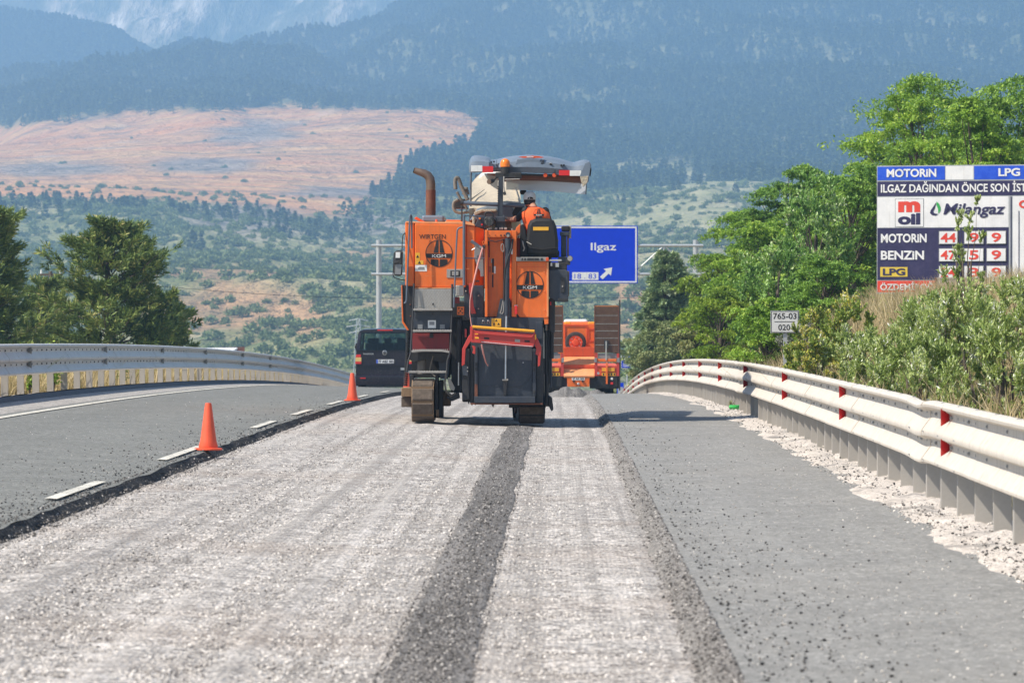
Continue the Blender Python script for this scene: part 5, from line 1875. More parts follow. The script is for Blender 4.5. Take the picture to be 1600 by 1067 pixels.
# ------------------------------------------------------------------ dark van seen from behind
def pbox(b, px0, py0, px1, py1, Y, dep):
    a, c = W(px0, py0, Y), W(px1, py1, Y)
    return b.box(a.x, c.x, Y, Y + dep, c.z, a.z)


def ppoly(b, pts, Y, dep):
    return b.prism([W(u, v, Y) for u, v in pts], Vector((0, dep, 0)))


VY = 138.0
vx = W(601.3, 560, VY).x
vz = W(601, 613.5, VY).z
v = thing("van", (vx, VY, vz), "dark aubergine passenger van on the open lane, seen from behind", "van")
HW = 0.95
Z = lambda py: W(601, py, VY).z
secs = []
# body profile: half width by height, swept forward with a rising bonnet
prof = [(0.80, Z(603)), (0.93, Z(597)), (0.955, Z(585)), (0.955, Z(568)), (0.94, Z(550)), (0.87, Z(524)), (0.82, Z(517)), (0.70, Z(514.8)), (0.0, Z(514.0))]


def vring(y, sc=1.0, topcut=None):
    r_ = []
    for w_, z_ in prof:
        zz = z_ if topcut is None else min(z_, topcut)
        r_.append((w_ * sc, zz))
    pts = [Vector((vx - w_, y, z_)) for w_, z_ in r_] + [Vector((vx + w_, y, z_)) for w_, z_ in reversed(r_[:-1])]
    return pts


rings = [vring(VY + 0.10, 0.97), vring(VY + 0.0, 0.985), vring(VY + 0.06, 1.0), vring(VY + 1.5), vring(VY + 3.2), vring(VY + 3.7, 1.0, Z(527)), vring(VY + 4.2, 0.99, Z(550)), vring(VY + 4.75, 0.92, Z(560)), vring(VY + 4.85, 0.8, Z(575))]
# leave the glazed upper part of the tailgate open: body is built as lower shell, roof and pillars
low = [p for p in prof if p[1] <= Z(549)]


def band(lo, hi, inset=0.0):
    return [(w_, z_) for w_, z_ in prof if lo - 1e-6 <= z_ <= hi + 1e-6]


lowp = [(0.80, Z(603)), (0.93, Z(597)), (0.955, Z(585)), (0.955, Z(568)), (0.943, Z(547))]
b = MB()
rr = []
for y_, s_ in ((0.03, .975), (0.0, .985), (0.06, 1.0), (1.5, 1), (3.6, 1), (4.3, .99), (4.75, .93), (4.85, .82)):
    zc = lambda z_: z_ if y_ < 4.2 else min(z_, Z(556))
    rr.append([Vector((vx - w_ * s_, VY + y_, zc(z_))) for w_, z_ in lowp] + [Vector((vx + w_ * s_, VY + y_, zc(z_))) for w_, z_ in reversed(lowp)])
b.loft(rr).build("body", VANPAINT, v, smooth=45, fix=True)
# roof
rp = [(0.87, Z(520.5)), (0.83, Z(517)), (0.70, Z(514.8)), (0.3, Z(514.1))]
rr = []
for y_, dz in ((0.12, -0.01), (0.16, 0.0), (1.2, 0.02), (2.6, 0.02), (3.25, -0.03)):
    rr.append([Vector((vx - w_, VY + y_, z_ + dz)) for w_, z_ in rp] + [Vector((vx + w_, VY + y_, z_ + dz)) for w_, z_ in reversed(rp)])
MB().loft(rr).build("roof", VANPAINT, v, smooth=45, fix=True)
for sx in (-1, 1):
    q = [Vector((vx + sx * .945, VY + 0.01, Z(547))), Vector((vx + sx * .82, VY + 0.01, Z(547))), Vector((vx + sx * .78, VY + .10, Z(520))), Vector((vx + sx * .87, VY + .13, Z(520)))]
    MB().prism(q, Vector((0, .22, 0))).build("rear_pillar", VANPAINT, v, fix=True)
    q = [Vector((vx + sx * .945, VY + 2.0, Z(547))), Vector((vx + sx * .945, VY + 2.12, Z(547))), Vector((vx + sx * .87, VY + 2.12, Z(520))), Vector((vx + sx * .87, VY + 2.0, Z(520)))]
    MB().prism(q, Vector((-sx * .05, 0, 0))).build("door_pillar", VANPAINT, v, fix=True)
    q = [Vector((vx + sx * .945, VY + 4.1, Z(547))), Vector((vx + sx * .945, VY + 4.22, Z(547))), Vector((vx + sx * .86, VY + 3.3, Z(520))), Vector((vx + sx * .86, VY + 3.18, Z(520)))]
    MB().prism(q, Vector((-sx * .06, 0, 0))).build("front_pillar", VANPAINT, v, fix=True)
    q = [Vector((vx + sx * .93, VY + .25, Z(547))), Vector((vx + sx * .93, VY + 4.05, Z(547))), Vector((vx + sx * .862, VY + 3.15, Z(520.5))), Vector((vx + sx * .862, VY + .25, Z(520.5)))]
    MB().prism(q, Vector((-sx * .006, 0, 0))).build("side_window", VANGLASS, v, fix=True)
    # mirror
    mx = vx + sx * 1.02
    MB().loft([[Vector((mx + sx * a * .13 * k, VY + 3.3 + d_, Z(543.3) + c_ * .155 * k)) for a, c_ in ((-1, -.8), (-.4, -1), (.7, -.8), (1, 0), (.7, .85), (-.4, 1), (-1, .7))] for d_, k in ((0, .9), (.03, 1), (.12, .9), (.2, .5))]).build("mirror", BLACK, v, smooth=50, fix=True)
    wx = vx + sx * 0.80
    for wy in (0.95, 3.95):
        w = MB().lathe((wx - .11, VY + wy, vz + .33), [(.22, .0), (.30, 0.0), (.33, .03), (.33, .19), (.30, .22), (.22, .22)], 24, 'X').build("wheel", RUBBER, v, smooth=40)
        MB().lathe((wx + sx * .085 - .02, VY + wy, vz + .33), [(.21, 0), (.21, .04)], 18, 'X').build("rim", ALU, v).parent = w
    lamp = MB()
    # tail lamp: red, amber and red bands that wrap round the corner
    for (v0, v1, mt, nm, wi) in ((554, 558.4, LAMPRED, "tail_lamp", .9), (558.4, 564.8, LAMPAMB, "tail_lamp", 1), (564.8, 568.5, LAMPRED, "tail_lamp", 1)):
        zt, zb_ = Z(v0), Z(v1)
        x0, x1 = vx + sx * .962, vx + sx * (.962 - .195 * wi)
        MB().prism([Vector((x0, VY - .018, zb_)), Vector((x1, VY - .018, zb_)), Vector((x1, VY - .018, zt)), Vector((x0 - sx * (.0 if wi == 1 else .03), VY - .018, zt))], Vector((0, .3, 0))).build(nm, mt, v, fix=True, bevel=.006)
q = [Vector((vx - .81, VY + .016, Z(547))), Vector((vx + .81, VY + .016, Z(547))), Vector((vx + .775, VY + .106, Z(519))), Vector((vx - .775, VY + .106, Z(519)))]
MB().prism(q, Vector((0, .008, 0))).build("rear_window", VANGLASS, v, fix=True)
q = [Vector((vx - .84, VY + 4.1, Z(547))), Vector((vx + .84, VY + 4.1, Z(547))), Vector((vx + .78, VY + 3.22, Z(520))), Vector((vx - .78, VY + 3.22, Z(520)))]
MB().prism(q, Vector((0, .008, 0))).build("windscreen", VANGLASS, v, fix=True)
for (sx, sy, w_) in ((-.50, 1.2, .2), (.05, 1.2, .2), (.52, 1.2, .2), (-.42, 2.6, .22), (.42, 2.6, .22)):
    zb_ = vz + .75
    MB().box(vx + sx - w_, vx + sx + w_, VY + sy, VY + sy + .14, zb_, Z(536)).build("seat_back", CLOTHBLK, v, bevel=.05)
    MB().box(vx + sx - .12, vx + sx + .12, VY + sy + .02, VY + sy + .12, Z(536.3), Z(528.5)).build("headrest", CLOTHBLK, v, bevel=.04)
MB().box(vx - .25, vx + .25, VY + .115, VY + .13, Z(516.6), Z(514.9)).build("brake_light", LAMPRED, v)
vp = Plane((0, VY, 0))
b = MB()
b.lathe((W(601.2, 551.2, VY).x, VY - .006, Z(551.2)), [(.072, .006), (.078, 0), (.078, -.012), (.070, -.016)][::-1], 24, 'Y')
em = b.build("emblem", CHROME, v, smooth=40, fix=True)
eb = MB()
ec = W(601.2, 551.2, VY)
eb.lathe((ec.x, VY - .0225, ec.z), [(.062, 0), (.062, -.002)][::-1], 24, 'Y')
o = eb.build("emblem_disc", BLACK, v, fix=True); o.parent = em
eb = MB()
for pts_ in (((-.028, .055), (0, .0), (.028, .055)), ((-.052, .03), (-.024, -.05), (0, -.005), (.024, -.05), (.052, .03))):
    eb.tube([Vector((ec.x + x_, VY - .027, ec.z + z_)) for x_, z_ in pts_], .006, 5)
o = eb.build("emblem_letters", CHROME, v); o.parent = em
lettering("TRANSPORTER", vp, 567, 551.8, 584, 554.2, CHROME, v, off=0.006, bold=0.02)
panel_on(vp, 587.5, 561, 616, 568.2, BLACK, v, "plate_holder", off=0.002, th=0.006)
pt_ = panel_on(vp, 588, 561.6, 615.4, 567.7, ADWHITE, v, "number_plate", off=0.010, th=0.003)
panel_on(vp, 588.1, 561.7, 590.4, 567.6, ADBLUE, v, "plate_band", off=0.0145, th=0.002).parent = pt_
lettering("77 ABZ 583", vp, 591.2, 562.7, 614.6, 566.8, INK, v, off=0.016, bold=0.02).parent = pt_
# bumper and moulding
MB().loft([[Vector((vx - k * .955, VY + y_, z_)) for y_, z_ in ((.02, Z(603)), (-.07, Z(601)), (-.10, Z(592)), (-.09, Z(587)), (-.03, Z(585.5)), (.1, Z(585.5)), (.1, Z(603)))] for k in (1, .98, -.98, -1)]).build("bumper", VANPAINT, v, smooth=35, fix=True)
MB().box(vx - .93, vx + .93, VY - .02, VY + .02, Z(570.5), Z(569.2)).build("tailgate_crease", VANPAINT, v)
MB().box(vx - .6, vx + .6, VY - .05, VY + .3, Z(605), Z(601.5)).build("underrun", DARK, v)
for sx in (-1, 1):
    MB().box(vx + sx * .62, vx + sx * .8, VY - .112, VY - .09, Z(591.5), Z(589.8)).build("bumper_reflector", LAMPRED, v)
MB().box(W(626, 576, VY).x, W(632, 576, VY).x, VY - .012, VY + .01, Z(578), Z(574.5)).build("badge", CHROME, v)

# ------------------------------------------------------------------ orange low loader with raised ramps
TY = 133.0
tz = float(zroad(0.58, TY)) - 0.02
tx = W(904, 560, TY).x
t = thing("low_loader_truck", (tx, TY, tz), "orange low loader truck with two raised plank ramps at its rear", "truck")


def TB_(nm, mat, px0, py0, px1, py1, y, dep, bevel=0.012, parent=None, **k):
    return pbox(MB(), px0, py0, px1, py1, TY + y, dep).build(nm, mat, parent or t, bevel=bevel, **k)


# ramps: a steel frame with separate planks between cross ribs
for (a, c) in ((841.5, 880), (928.5, 967.5)):
    pa, pc = W(a, 477, TY), W(c, 551, TY)
    fr = MB()
    fr.box(pa.x, pa.x + .035, TY + 0.0, TY + .16, pc.z, pa.z)
    fr.box(pc.x - .035, pc.x, TY + 0.0, TY + .16, pc.z, pa.z)
    fr.box(pa.x + .035, pc.x - .035, TY + .10, TY + .13, pc.z, pa.z)
    rp_ = fr.build("ramp", RUST, t)
    tops = [478, 492.5, 505.5, 516.5, 528, 538.5, 551]
    for j, (p0, p1) in enumerate(zip(tops[:-1], tops[1:])):
        MB().box(pa.x + .036, pc.x - .036, TY - .005, TY + .03, W(a, p0 + .9, TY).z, W(a, p0, TY).z).build("rib", ORANGE_PALE if j == 0 else ALU, rp_)
        n_ = 3
        for q_ in range(n_):
            v0 = p0 + 1.2 + (p1 - p0 - 1.4) * q_ / n_
            v1 = p0 + 1.2 + (p1 - p0 - 1.4) * (q_ + 1) / n_ - 0.35
            MB().box(pa.x + .038, pc.x - .038, TY + .004 + .006 * ((q_ * 7 + j * 3) % 3), TY + .055, W(a, v1, TY).z, W(a, v0, TY).z).build("plank", WOOD, rp_)
MB().tube([W(947.3, 533, TY - .03), W(947.3, 563, TY - .05)], .028, 8).build("ramp_cylinder", CHROME, t)
MB().box(W(944, 530, TY).x, W(950.5, 530, TY).x, TY - .05, TY + .05, W(947, 545, TY).z, W(947, 531.5, TY).z).build("ramp_bracket", DARK, t)
MB().tube([W(968.3, 610, TY), W(968.3, 468.5, TY)], .022, 6).build("marker_pole", DARK, t)
# rear deck slopes
q = lambda *p: [W(u, v_, TY + y_) for u, v_, y_ in p]
TB_("tail_board", ORANGE_RED, 881, 542.3, 929, 557, .9, .10)
MB().prism(q((881, 569.5, .35), (929, 569.5, .35), (929, 557.2, .86), (881, 557.2, .86)), (0, .02, -.06)).build("deck_slope", ORANGE_PALE, t, fix=True, bevel=.01)  # paler colour paints the sunlight on the tilted deck
TB_("deck_step", ORANGE_RED, 880.5, 569.8, 929.5, 575.6, .3, .3)
MB().prism(q((881, 587.2, -.15), (929, 587.2, -.15), (929, 576.0, .28), (881, 576.0, .28)), (0, .02, -.06)).build("deck_slope", ORANGE_PALE, t, fix=True, bevel=.01)  # lower slope, sunlight painted in by the same pale colour
TB_("rear_beam", ORANGE, 886.5, 588.2, 921, 604.3, -.12, .5)
TB_("side_beam", DARK, 841, 588, 886, 607, .1, .5)
TB_("side_beam", DARK, 921.5, 588, 968, 607, .1, .5)
tp = Plane((0, TY - .12, 0))
npl = panel_on(tp, 893.5, 589.2, 913.6, 594.0, ADWHITE, t, "number_plate", off=0.004, th=0.006)
lettering("37 AK 505", tp, 894.6, 590.1, 912.5, 593.2, INK, t, off=0.0125, bold=0.02).parent = npl
for px in (896.5, 910.5):
    TB_("plate_lamp", BLACK, px - 1.5, 594.3, px + 1.5, 597, -.17, .06, 0)
MB().lathe((W(903.7, 599.5, TY).x, TY - .13, W(903.7, 599.5, TY).z), [(.04, 0), (.04, -.06), (.02, -.07)][::-1], 12, 'Y').build("tow_pin", CHROME, t, fix=True)
# light carriers on both sides
for (a, c) in ((841, 880.5), (929.5, 967.5)):
    TB_("lamp_carrier", ORANGE_RED, a, 572, c, 587.4, .0, .25)
    TB_("side_post", RED, a, 552, a + 4, 587.4, -.02, .02, 0)
    TB_("side_post", RED, c - 4, 552, c, 587.4, -.02, .02, 0)
    TB_("cross_bar", ORANGE, a + 4.3, 560.6, c - 4.3, 565.2, -.05, .10)
    TB_("hinge_box", GREY, a - .8, 559.2, a + 3.2, 566.3, -.08, .05, .006)
    TB_("hinge_box", GREY, c - 3.2, 559.2, c + .8, 566.3, -.08, .05, .006)
    TB_("lamp_frame", RED, a + 9.5, 572.6, c - 5.5, 581.6, -.03, .025, 0)
    TB_("rear_lamp", YELLOW, a + 10.8, 574.6, c - 7.2, 580.2, -.045, .012, 0)
    TB_("warning_strip", STICKER, a + 10.8, 582.4, c - 5.8, 587.2, -.03, .025, 0)
    for k_ in range(5):
        TB_("stripe", INK, a + 12.5 + k_ * 4.2, 583.2, a + 14.6 + k_ * 4.2, 586.4, -.034, .003, 0)
    MB().lathe((W(a + 5.3, 583, TY).x, TY - .03, W(a, 583, TY).z), [(.04, 0), (.04, -.03)][::-1], 12, 'Y').build("reverse_lamp", CHROME, t, fix=True)
    TB_("ramp_support", ORANGE, a + 17.3, 566.5, a + 20.3, 600, -.10, .06)
    TB_("mudflap", BLACK, a + 3, 588, c - 3, 604, -.02, .02, 0)
    TB_("panel_recess", GREY, a + 5, 552, c - 5, 560, .05, .05, 0)
TB_("side_lamp", WHITE, 954, 589.8, 957.6, 593.2, -.05, .03, 0)
TB_("side_lamp", LAMPRED, 953.5, 597, 957.8, 600.5, -.05, .03, 0)
# deck, wheels
MB().box(tx - 1.26, tx + 1.26, TY + 1.0, TY + 9.5, W(900, 580, TY).z, W(900, 572, TY).z).build("deck", ORANGE_RED, t)
for wy in (1.6, 3.0, 4.4):
    for sx in (-1, 1):
        for k_ in (0, .30):
            w = MB().lathe((tx + sx * (1.0 - k_) - .12, TY + wy, tz + .42), [(.25, 0), (.40, 0), (.42, .03), (.42, .21), (.40, .24), (.25, .24)], 22, 'X').build("wheel", RUBBER, t, smooth=40)
            MB().lathe((tx + sx * (1.0 - k_) - .10, TY + wy, tz + .42), [(.25, 0), (.25, .2)], 14, 'X').build("rim", ORANGE_RED, t).parent = w
# gooseneck box, spare wheel and cab
TB_("gooseneck_box", ORANGE, 876, 506, 931, 545, 8.6, 1.2)
GYy = 8.6
for (a0, a1, b0, b1) in ((882, 917.5, 507.5, 509.2), (882, 883.3, 509, 540), (916.5, 917.8, 509, 540), (919, 929, 513, 514.5), (919, 920.2, 514, 532), (928, 929, 514, 532), (919, 929, 531.5, 533)):
    TB_("panel_rib", ORANGE_RED, a0, b0, a1, b1, GYy - .03, .028, 0)
sw = MB().lathe((W(899.5, 535, TY + 8.3).x, TY + 8.45, W(899.5, 535, TY + 8.3).z), [(.22, 0), (.34, .02), (.355, -.05), (.34, -.17), (.28, -.2), (.22, -.18)][::-1], 28, 'Y').build("spare_wheel", RUBBER, t, smooth=50, fix=True)
MB().lathe((W(899.5, 535, TY + 8.3).x, TY + 8.27, W(899.5, 535, TY + 8.3).z), [(.225, .02), (.225, -.02), (.20, -.012), (.12, -.004), (.10, -.05), (.02, -.06)][::-1], 20, 'Y').build("rim", ORANGE_RED, t, smooth=40, fix=True).parent = sw
for k_ in range(8):
    a = k_ * math.pi / 4
    c_ = W(899.5, 535, TY + 8.3)
    MB().lathe((c_.x + .165 * math.cos(a), TY + 8.262, c_.z + .165 * math.sin(a)), [(.018, 0), (.018, -.03)][::-1], 8, 'Y').build("wheel_nut", CHROME, t, fix=True).parent = sw
cy = TY + 11.0
cab = pbox(MB(), 872, 503, 934, 600, cy, 2.0).build("cab", ORANGE, t, bevel=.08)
pbox(MB(), 881, 498.8, 918.5, 505.8, cy + .2, 1.4).build("air_deflector", WHITE, t, bevel=.1)
for (a, c) in ((882, 892), (918.8, 929.5)):
    pbox(MB(), a, 502.6, c, 507.2, TY + 8.7, .15).build("beacon", YELLOW, t, bevel=.03)
for sx in (-1, 1):
    for wy in (9.6, 11.9):
        w = MB().lathe((tx + sx * .95 - .14, TY + wy, tz + .42 - .25), [(.25, 0), (.46, 0), (.48, .03), (.48, .25), (.46, .28), (.25, .28)], 22, 'X').build("wheel", RUBBER, t, smooth=40)
# ------------------------------------------------------------------ orange road milling machine, seen from behind
MY0 = 62.6
mx_, mz_ = W(745, 650, 64).x, -0.03
mach = thing("milling_machine", (mx_, 64.0, mz_), "large orange road milling machine with grey canopy and exhaust pipe on the milled strip", "milling machine")
PXM = MY0 / F                     # metres per photo pixel at the machine


def B(nm, mat, px0, py0, px1, py1, y, dep, bevel=0.008, parent=None, **k):
    """box whose face shows at the measured corners, y metres behind the rear plane"""
    return pbox(MB(), px0, py0, px1, py1, MY0 + y, dep).build(nm, mat, parent or mach, bevel=bevel, **k)


def PO(nm, mat, pts, y, dep, bevel=0.008, parent=None, **k):
    return ppoly(MB(), pts, MY0 + y, dep).build(nm, mat, parent or mach, bevel=bevel, fix=True, **k)


def T(nm, mat, pts, rpx, parent=None, n=10, smooth=50):
    r = [q * PXM for q in rpx] if isinstance(rpx, (list, tuple)) else rpx * PXM
    return MB().tube([W(u, v_, MY0 + y_) for u, v_, y_ in pts], r, n).build(nm, mat, parent or mach, smooth=smooth)


def bend(pts, n=6):
    """round the corners of a path of (px, py, y)"""
    out = [pts[0]]
    for i in range(1, len(pts) - 1):
        a, b_, c_ = Vector(pts[i - 1]), Vector(pts[i]), Vector(pts[i + 1])
        ra = min(6.0, (a - b_).length * .45); rc = min(6.0, (c_ - b_).length * .45)
        p0, p1 = b_ + (a - b_).normalized() * ra, b_ + (c_ - b_).normalized() * rc
        for k_ in range(n + 1):
            s_ = k_ / n
            out.append(tuple(p0 * (1 - s_) ** 2 + b_ * 2 * s_ * (1 - s_) + p1 * s_ ** 2))
    out.append(pts[-1])
    return out


def bolts_on(pts, y, rpx=1.0, mat=ALU, nm="bolt", parent=None):
    for u, v_ in pts:
        c_ = W(u, v_, MY0 + y)
        MB().lathe((c_.x, c_.y, c_.z), [(rpx * PXM, 0), (rpx * PXM, -.012), (rpx * PXM * .6, -.016)][::-1], 6, 'Y').build(nm, mat, parent or mach, fix=True)


# chassis and hidden masses
B("chassis", DARK, 648, 500, 852, 585, .9, 4.6, .02)
B("drum_housing", DARK, 722, 500, 850, 628, .45, 2.2, .02)
B("front_frame", DARK, 660, 470, 840, 560, 4.0, 2.4, .02)
# ---- engine housing, left
B("side_fairing", ORANGE, 633, 347, 647.5, 447, .28, 3.2, .02)
body = PO("engine_housing", ORANGE, [(648.2, 349.5), (728, 351.5), (728, 449), (648.2, 449)], .25, 3.3, .014)
PO("corner_panel", ORANGE, [(728.6, 352), (742, 354), (742, 449), (728.6, 449)], .30, 3.2, .01)
q = [W(742.4, 354.3, MY0 + .32), W(756, 358.5, MY0 + .44), W(756, 449, MY0 + .44), W(742.4, 449, MY0 + .32)]
MB().prism(q, (0, 2.6, 0)).build("corner_panel", ORANGE, mach, fix=True, bevel=.01)
PO("hood_rim", ORANGE_PALE, [(634, 345.8), (646, 346.5), (695, 347.2), (696, 346), (735, 347.2), (742, 351.5), (742, 353.6), (728, 351.2), (648, 349.2), (634, 348.6)], .27, 3.1, .01)  # highlight along the hood top painted as a paler rim
PO("hood_lip", ORANGE, [(697, 343.5), (724, 344), (740, 349), (697, 346.5)], 1.0, 2.0, .01)
PO("raised_flap", ORANGE_RED, [(647, 341.5), (650.5, 338.6), (664, 346.5), (660, 348)], .9, .8, .006)
B("air_duct", CANOPY, 659, 336.5, 694, 348, 1.6, 1.0, .03)
T("fuel_cap", ORANGE_RED, [(682, 348, .9), (682, 343, .9)], [2.4, 1.5])
mp = Plane((0, MY0 + .25, 0))
lettering("WIRTGEN", mp, 655, 366.2, 696.3, 373.4, INK, mach, off=0.003, bold=0.0)
emblem(mp, 686, 396, 21.3, mach)
for (a, b_, c_, d_) in ((649, 395, 656, 406.5), (649, 407, 661.5, 413.3)):
    s_ = panel_on(mp, a, b_, c_, d_, STICKER, mach, "warning_sticker", off=0.002, th=0.002)
    cx_, cz_ = (a + c_) / 2, (b_ + d_) / 2
    MB().prism([mp.at(cx_ - 2.4, cz_ + 2, .006), mp.at(cx_ + 2.4, cz_ + 2, .006), mp.at(cx_, cz_ - 2.6, .006)], mp.n * .001).build("warning_symbol", INK, mach, fix=True).parent = s_
s_ = panel_on(mp, 648.8, 414.2, 667, 424, WHITE, mach, "info_sticker", off=0.002, th=0.002)
MB().prism([mp.at(u, v_, .006) for u, v_ in ((652, 421.5), (653, 418.5), (656, 417), (663, 417.2), (663.5, 421.5))], mp.n * .001).build("symbol", GREY, mach, fix=True).parent = s_
lt = panel_on(mp, 698, 420.6, 723, 434.2, ALU, mach, "latch_plate", off=0.002, th=0.008, bevel=.004)
panel_on(mp, 703.5, 422.8, 719, 432.2, DARK, mach, "latch_recess", off=0.0105, th=0.002).parent = lt
panel_on(mp, 706.5, 424.4, 716.5, 430.4, ALU, mach, "latch_handle", off=0.013, th=0.012, bevel=.003).parent = lt
for (u, v_, w_) in ((667, 418, 6), (669.5, 420.7, 4.5), (649.5, 429.8, 3), (664, 430.5, 7), (674, 431.2, 4), (728.5, 419.6, 5), (653, 447, 3)):
    panel_on(mp, u, v_, u + w_, v_ + .6, ORANGE_PALE, mach, "paint_scratch", off=0.001, th=0.0015)
B("vent_slot", BLACK, 743.5, 438.3, 749, 440.6, .30, .02, 0)
B("service_sticker", STICKER, 745, 377, 752, 383, .40, .05, 0)
# exhaust
T("exhaust_pipe", RUST, [(673, 350, 1.9), (673, 297, 1.9)], 8.0, n=20)
T("exhaust_elbow", BURNT, [(673, 297.5, 1.9), (673, 288, 1.9), (672, 280, 1.9), (668.5, 274.5, 1.9), (662.5, 271, 1.9), (655, 268.8, 1.9), (647.5, 266.5, 1.9)], [7.6, 7.6, 7.5, 7.2, 6.6, 5.6, 4.8], n=20)
T("exhaust_mouth", BLACK, [(648.5, 266.8, 1.9), (646.2, 266.1, 1.9)], 4.0, n=16)
T("exhaust_base", SLATE, [(673, 349, 1.9), (673, 343, 1.9)], 9.5, n=20)
# left handrails
T("grab_rail", SLATE_BAR, bend([(643.5, 388, .15), (643.2, 337, .12), (640.5, 335.5, .1), (637.8, 400, .08), (635, 472, .08), (631.5, 474, .08)]), 1.35)
T("grab_rail", SLATE_BAR, bend([(722.5, 355, .05), (714.5, 357, .04), (712.5, 395, .02), (709.2, 480, .0)]), 1.3)
post = T("hand_post", SLATE_BAR, [(725, 446, .05), (725, 336, .05)], 2.2, n=12)
T("hand_rail", SLATE_BAR, bend([(725, 337.4, .05), (757, 337.8, .2), (757, 345, .2)]), 1.1)
T("hand_rail", SLATE_BAR, [(725, 403.4, .05), (757, 404, .15)], 1.0)
T("hand_post", DARK, [(721.5, 346, .9), (721.5, 318, .9)], 1.3)
# mirror
mr = T("mirror_arm", DARK, bend([(634, 364, .3), (629, 367, .25), (628, 392, .2)]), .8)
fr = T("mirror_frame", DARK, bend([(629, 391.6, .15), (616, 392.4, .15), (613.8, 433, .15), (623, 436.5, .15), (632.5, 438, .25)]), .8)
PO("mirror_shell", DARK, [(617, 393), (629.5, 392.5), (628.4, 428), (625.5, 432), (616, 430.5), (614.8, 425)], .12, .09, .02)
PO("mirror_glass", GREY, [(618.2, 411), (627.6, 414), (626, 429), (617, 428.5)], .112, .008, 0)
PO("mirror_glass", WHITE, [(618.4, 394), (625.4, 394), (625, 403), (618, 403)], .112, .008, 0)
T("mirror_clamp", BLACK, [(616, 411, .1), (622, 410.5, .1)], 1.9)
# ---- lower left: side plate, access ladder, storage
PO("side_plate", DARK, [(627.5, 445), (645.5, 444), (645.5, 520), (639, 519), (629.5, 503)], .3, 2.4, .01)
PO("fairing_edge", ORANGE, [(626.8, 446), (628.6, 445), (630.4, 502), (640, 517), (637.5, 518.5), (628, 504)], .28, 2.5, .004)
bolts_on([(641, 476), (641.5, 494)], .3, 1.2, RUST)
T("handle_foot", DARK, [(646.2, 443, .18), (646.2, 456, .18)], 1.2)
T("handle_foot", DARK, [(706, 444, .18), (706, 456, .18)], 1.2)
B("orange_ledge", ORANGE_PALE, 648, 449.3, 706, 451.2, .22, .3, .004)
chk = B("checker_plate", ALU, 647.5, 451.6, 706.5, 482, .14, .03, .004)
cp = Plane((0, MY0 + .14, 0))
cb_ = MB()
for j in range(9):
    for i in range(13):
        u, v_ = 651 + i * 4.3 + (j % 2) * 2.1, 454 + j * 3.1
        if u < 662 and j > 0 and j < 8: continue
        if u > 704: continue
        a = 1 if (i + j) % 2 else -1
        c0 = cp.at(u, v_, .0)
        cb_.prism([cp.at(u - .9, v_ + a * .35, .0), cp.at(u, v_ - .45, .0), cp.at(u + .9, v_ - a * .35, .0), cp.at(u, v_ + .45, .0)], cp.n * .004)
o = cb_.build("tread_pattern", CHROME, mach, fix=True); o.parent = chk; o["kind"] = "stuff"
bolts_on([(676.5, 475)], .14, 1.6, DARK, "knob")
B("storage_door", SLATE, 646, 485.6, 704, 514.8, .16, .04, .006)
sp = Plane((0, MY0 + .16, 0))
s_ = panel_on(sp, 668.6, 500.4, 681, 512.6, WHITE, mach, "manual_sticker", off=.002, th=.002)
o = panel_on(sp, 670.8, 502.5, 678.8, 507.8, GREY, mach, "book_symbol", off=.005, th=.001); o.parent = s_
for u in (655.3, 690):
    panel_on(sp, u - 2.6, 507, u + 5, 514, GREY, mach, "hinge", off=.002, th=.008)
bolts_on([(676, 490.5), (702.5, 512), (648, 512)], .16, 1.2, DARK)
B("tool_drawer", DARKRED, 644.5, 520.5, 702, 548, .17, .04, .006)
B("drawer_catch", DARK, 671, 521, 677, 528, .15, .02, .002)
for (v_, a, c_, y_) in ((483.6, 646, 707, .0), (516.9, 645, 706, -.02), (581, 636, 698.5, -.06)):
    st = B("step", ALU, a, v_ - 1.4, c_, v_ + 1.8, y_, .16, .004)
    for k_ in range(15):
        u = a + 2 + (c_ - a - 4) * k_ / 14
        B("step_tooth", ALU, u - .7, v_ - 2.2, u + .7, v_ - 1.4, y_ + .01, .02, 0).parent = st
st = PO("step", ALU, [(643, 547.3), (660, 546), (690, 546.3), (702, 548.5), (702, 551.5), (690, 549.6), (660, 549.2), (643, 550.5)], -.04, .16, .003)
for k_ in range(17):
    u = 646 + 53 * k_ / 16
    B("step_tooth", ALU, u - .7, 545.3, u + .7, 547.2, -.03, .02, 0).parent = st
T("ladder_rail", DARK, [(646.8, 443, .1), (645.5, 483, .05), (643.5, 520, .0), (641.8, 552, -.02), (637.5, 566, -.05), (635.5, 582, -.06)], 1.5)
T("ladder_rail", DARK, [(706.8, 444, .1), (706.3, 483, .05), (705, 520, .0), (703.5, 550, -.02), (699, 564, -.05), (698, 582, -.06)], 1.5)
B("cavity", BLACK, 643, 551, 704, 590, .7, .1, 0)
T("lifting_column", HOSE, [(659, 552, .42), (659, 584, .42)], 6.6, n=16)
T("lifting_column", HOSE, [(826, 596, 1.1), (826, 640, 1.1)], 6.6, n=16)
PO("column_bracket", DARK, [(640, 551), (704, 551), (704, 560), (690, 566), (668, 561), (646, 566), (640, 562)], .3, .2, .006)
PO("column_bracket", SLATE, [(684, 556), (703, 554), (700, 592), (688, 592)], .36, .1, .004)
T("hydraulic_hose", HOSE, [(677, 556, .3), (674, 566, .28), (671, 580, .32), (680, 588, .3)], 1.2)
# corrugated hose on the left
hz_ = MB()
for k_ in range(30):
    s_ = k_ / 29
    c0 = W(637.4 - 3.2 * s_ + .6 * math.sin(s_ * 5), 517 + 85 * s_, MY0 + .2)
    hz_.lathe((c0.x, c0.y, c0.z), [(.024, -.013), (.033, -.006), (.033, .006), (.024, .013)], 12)
hz_.build("corrugated_hose", BLACK, mach, smooth=50)


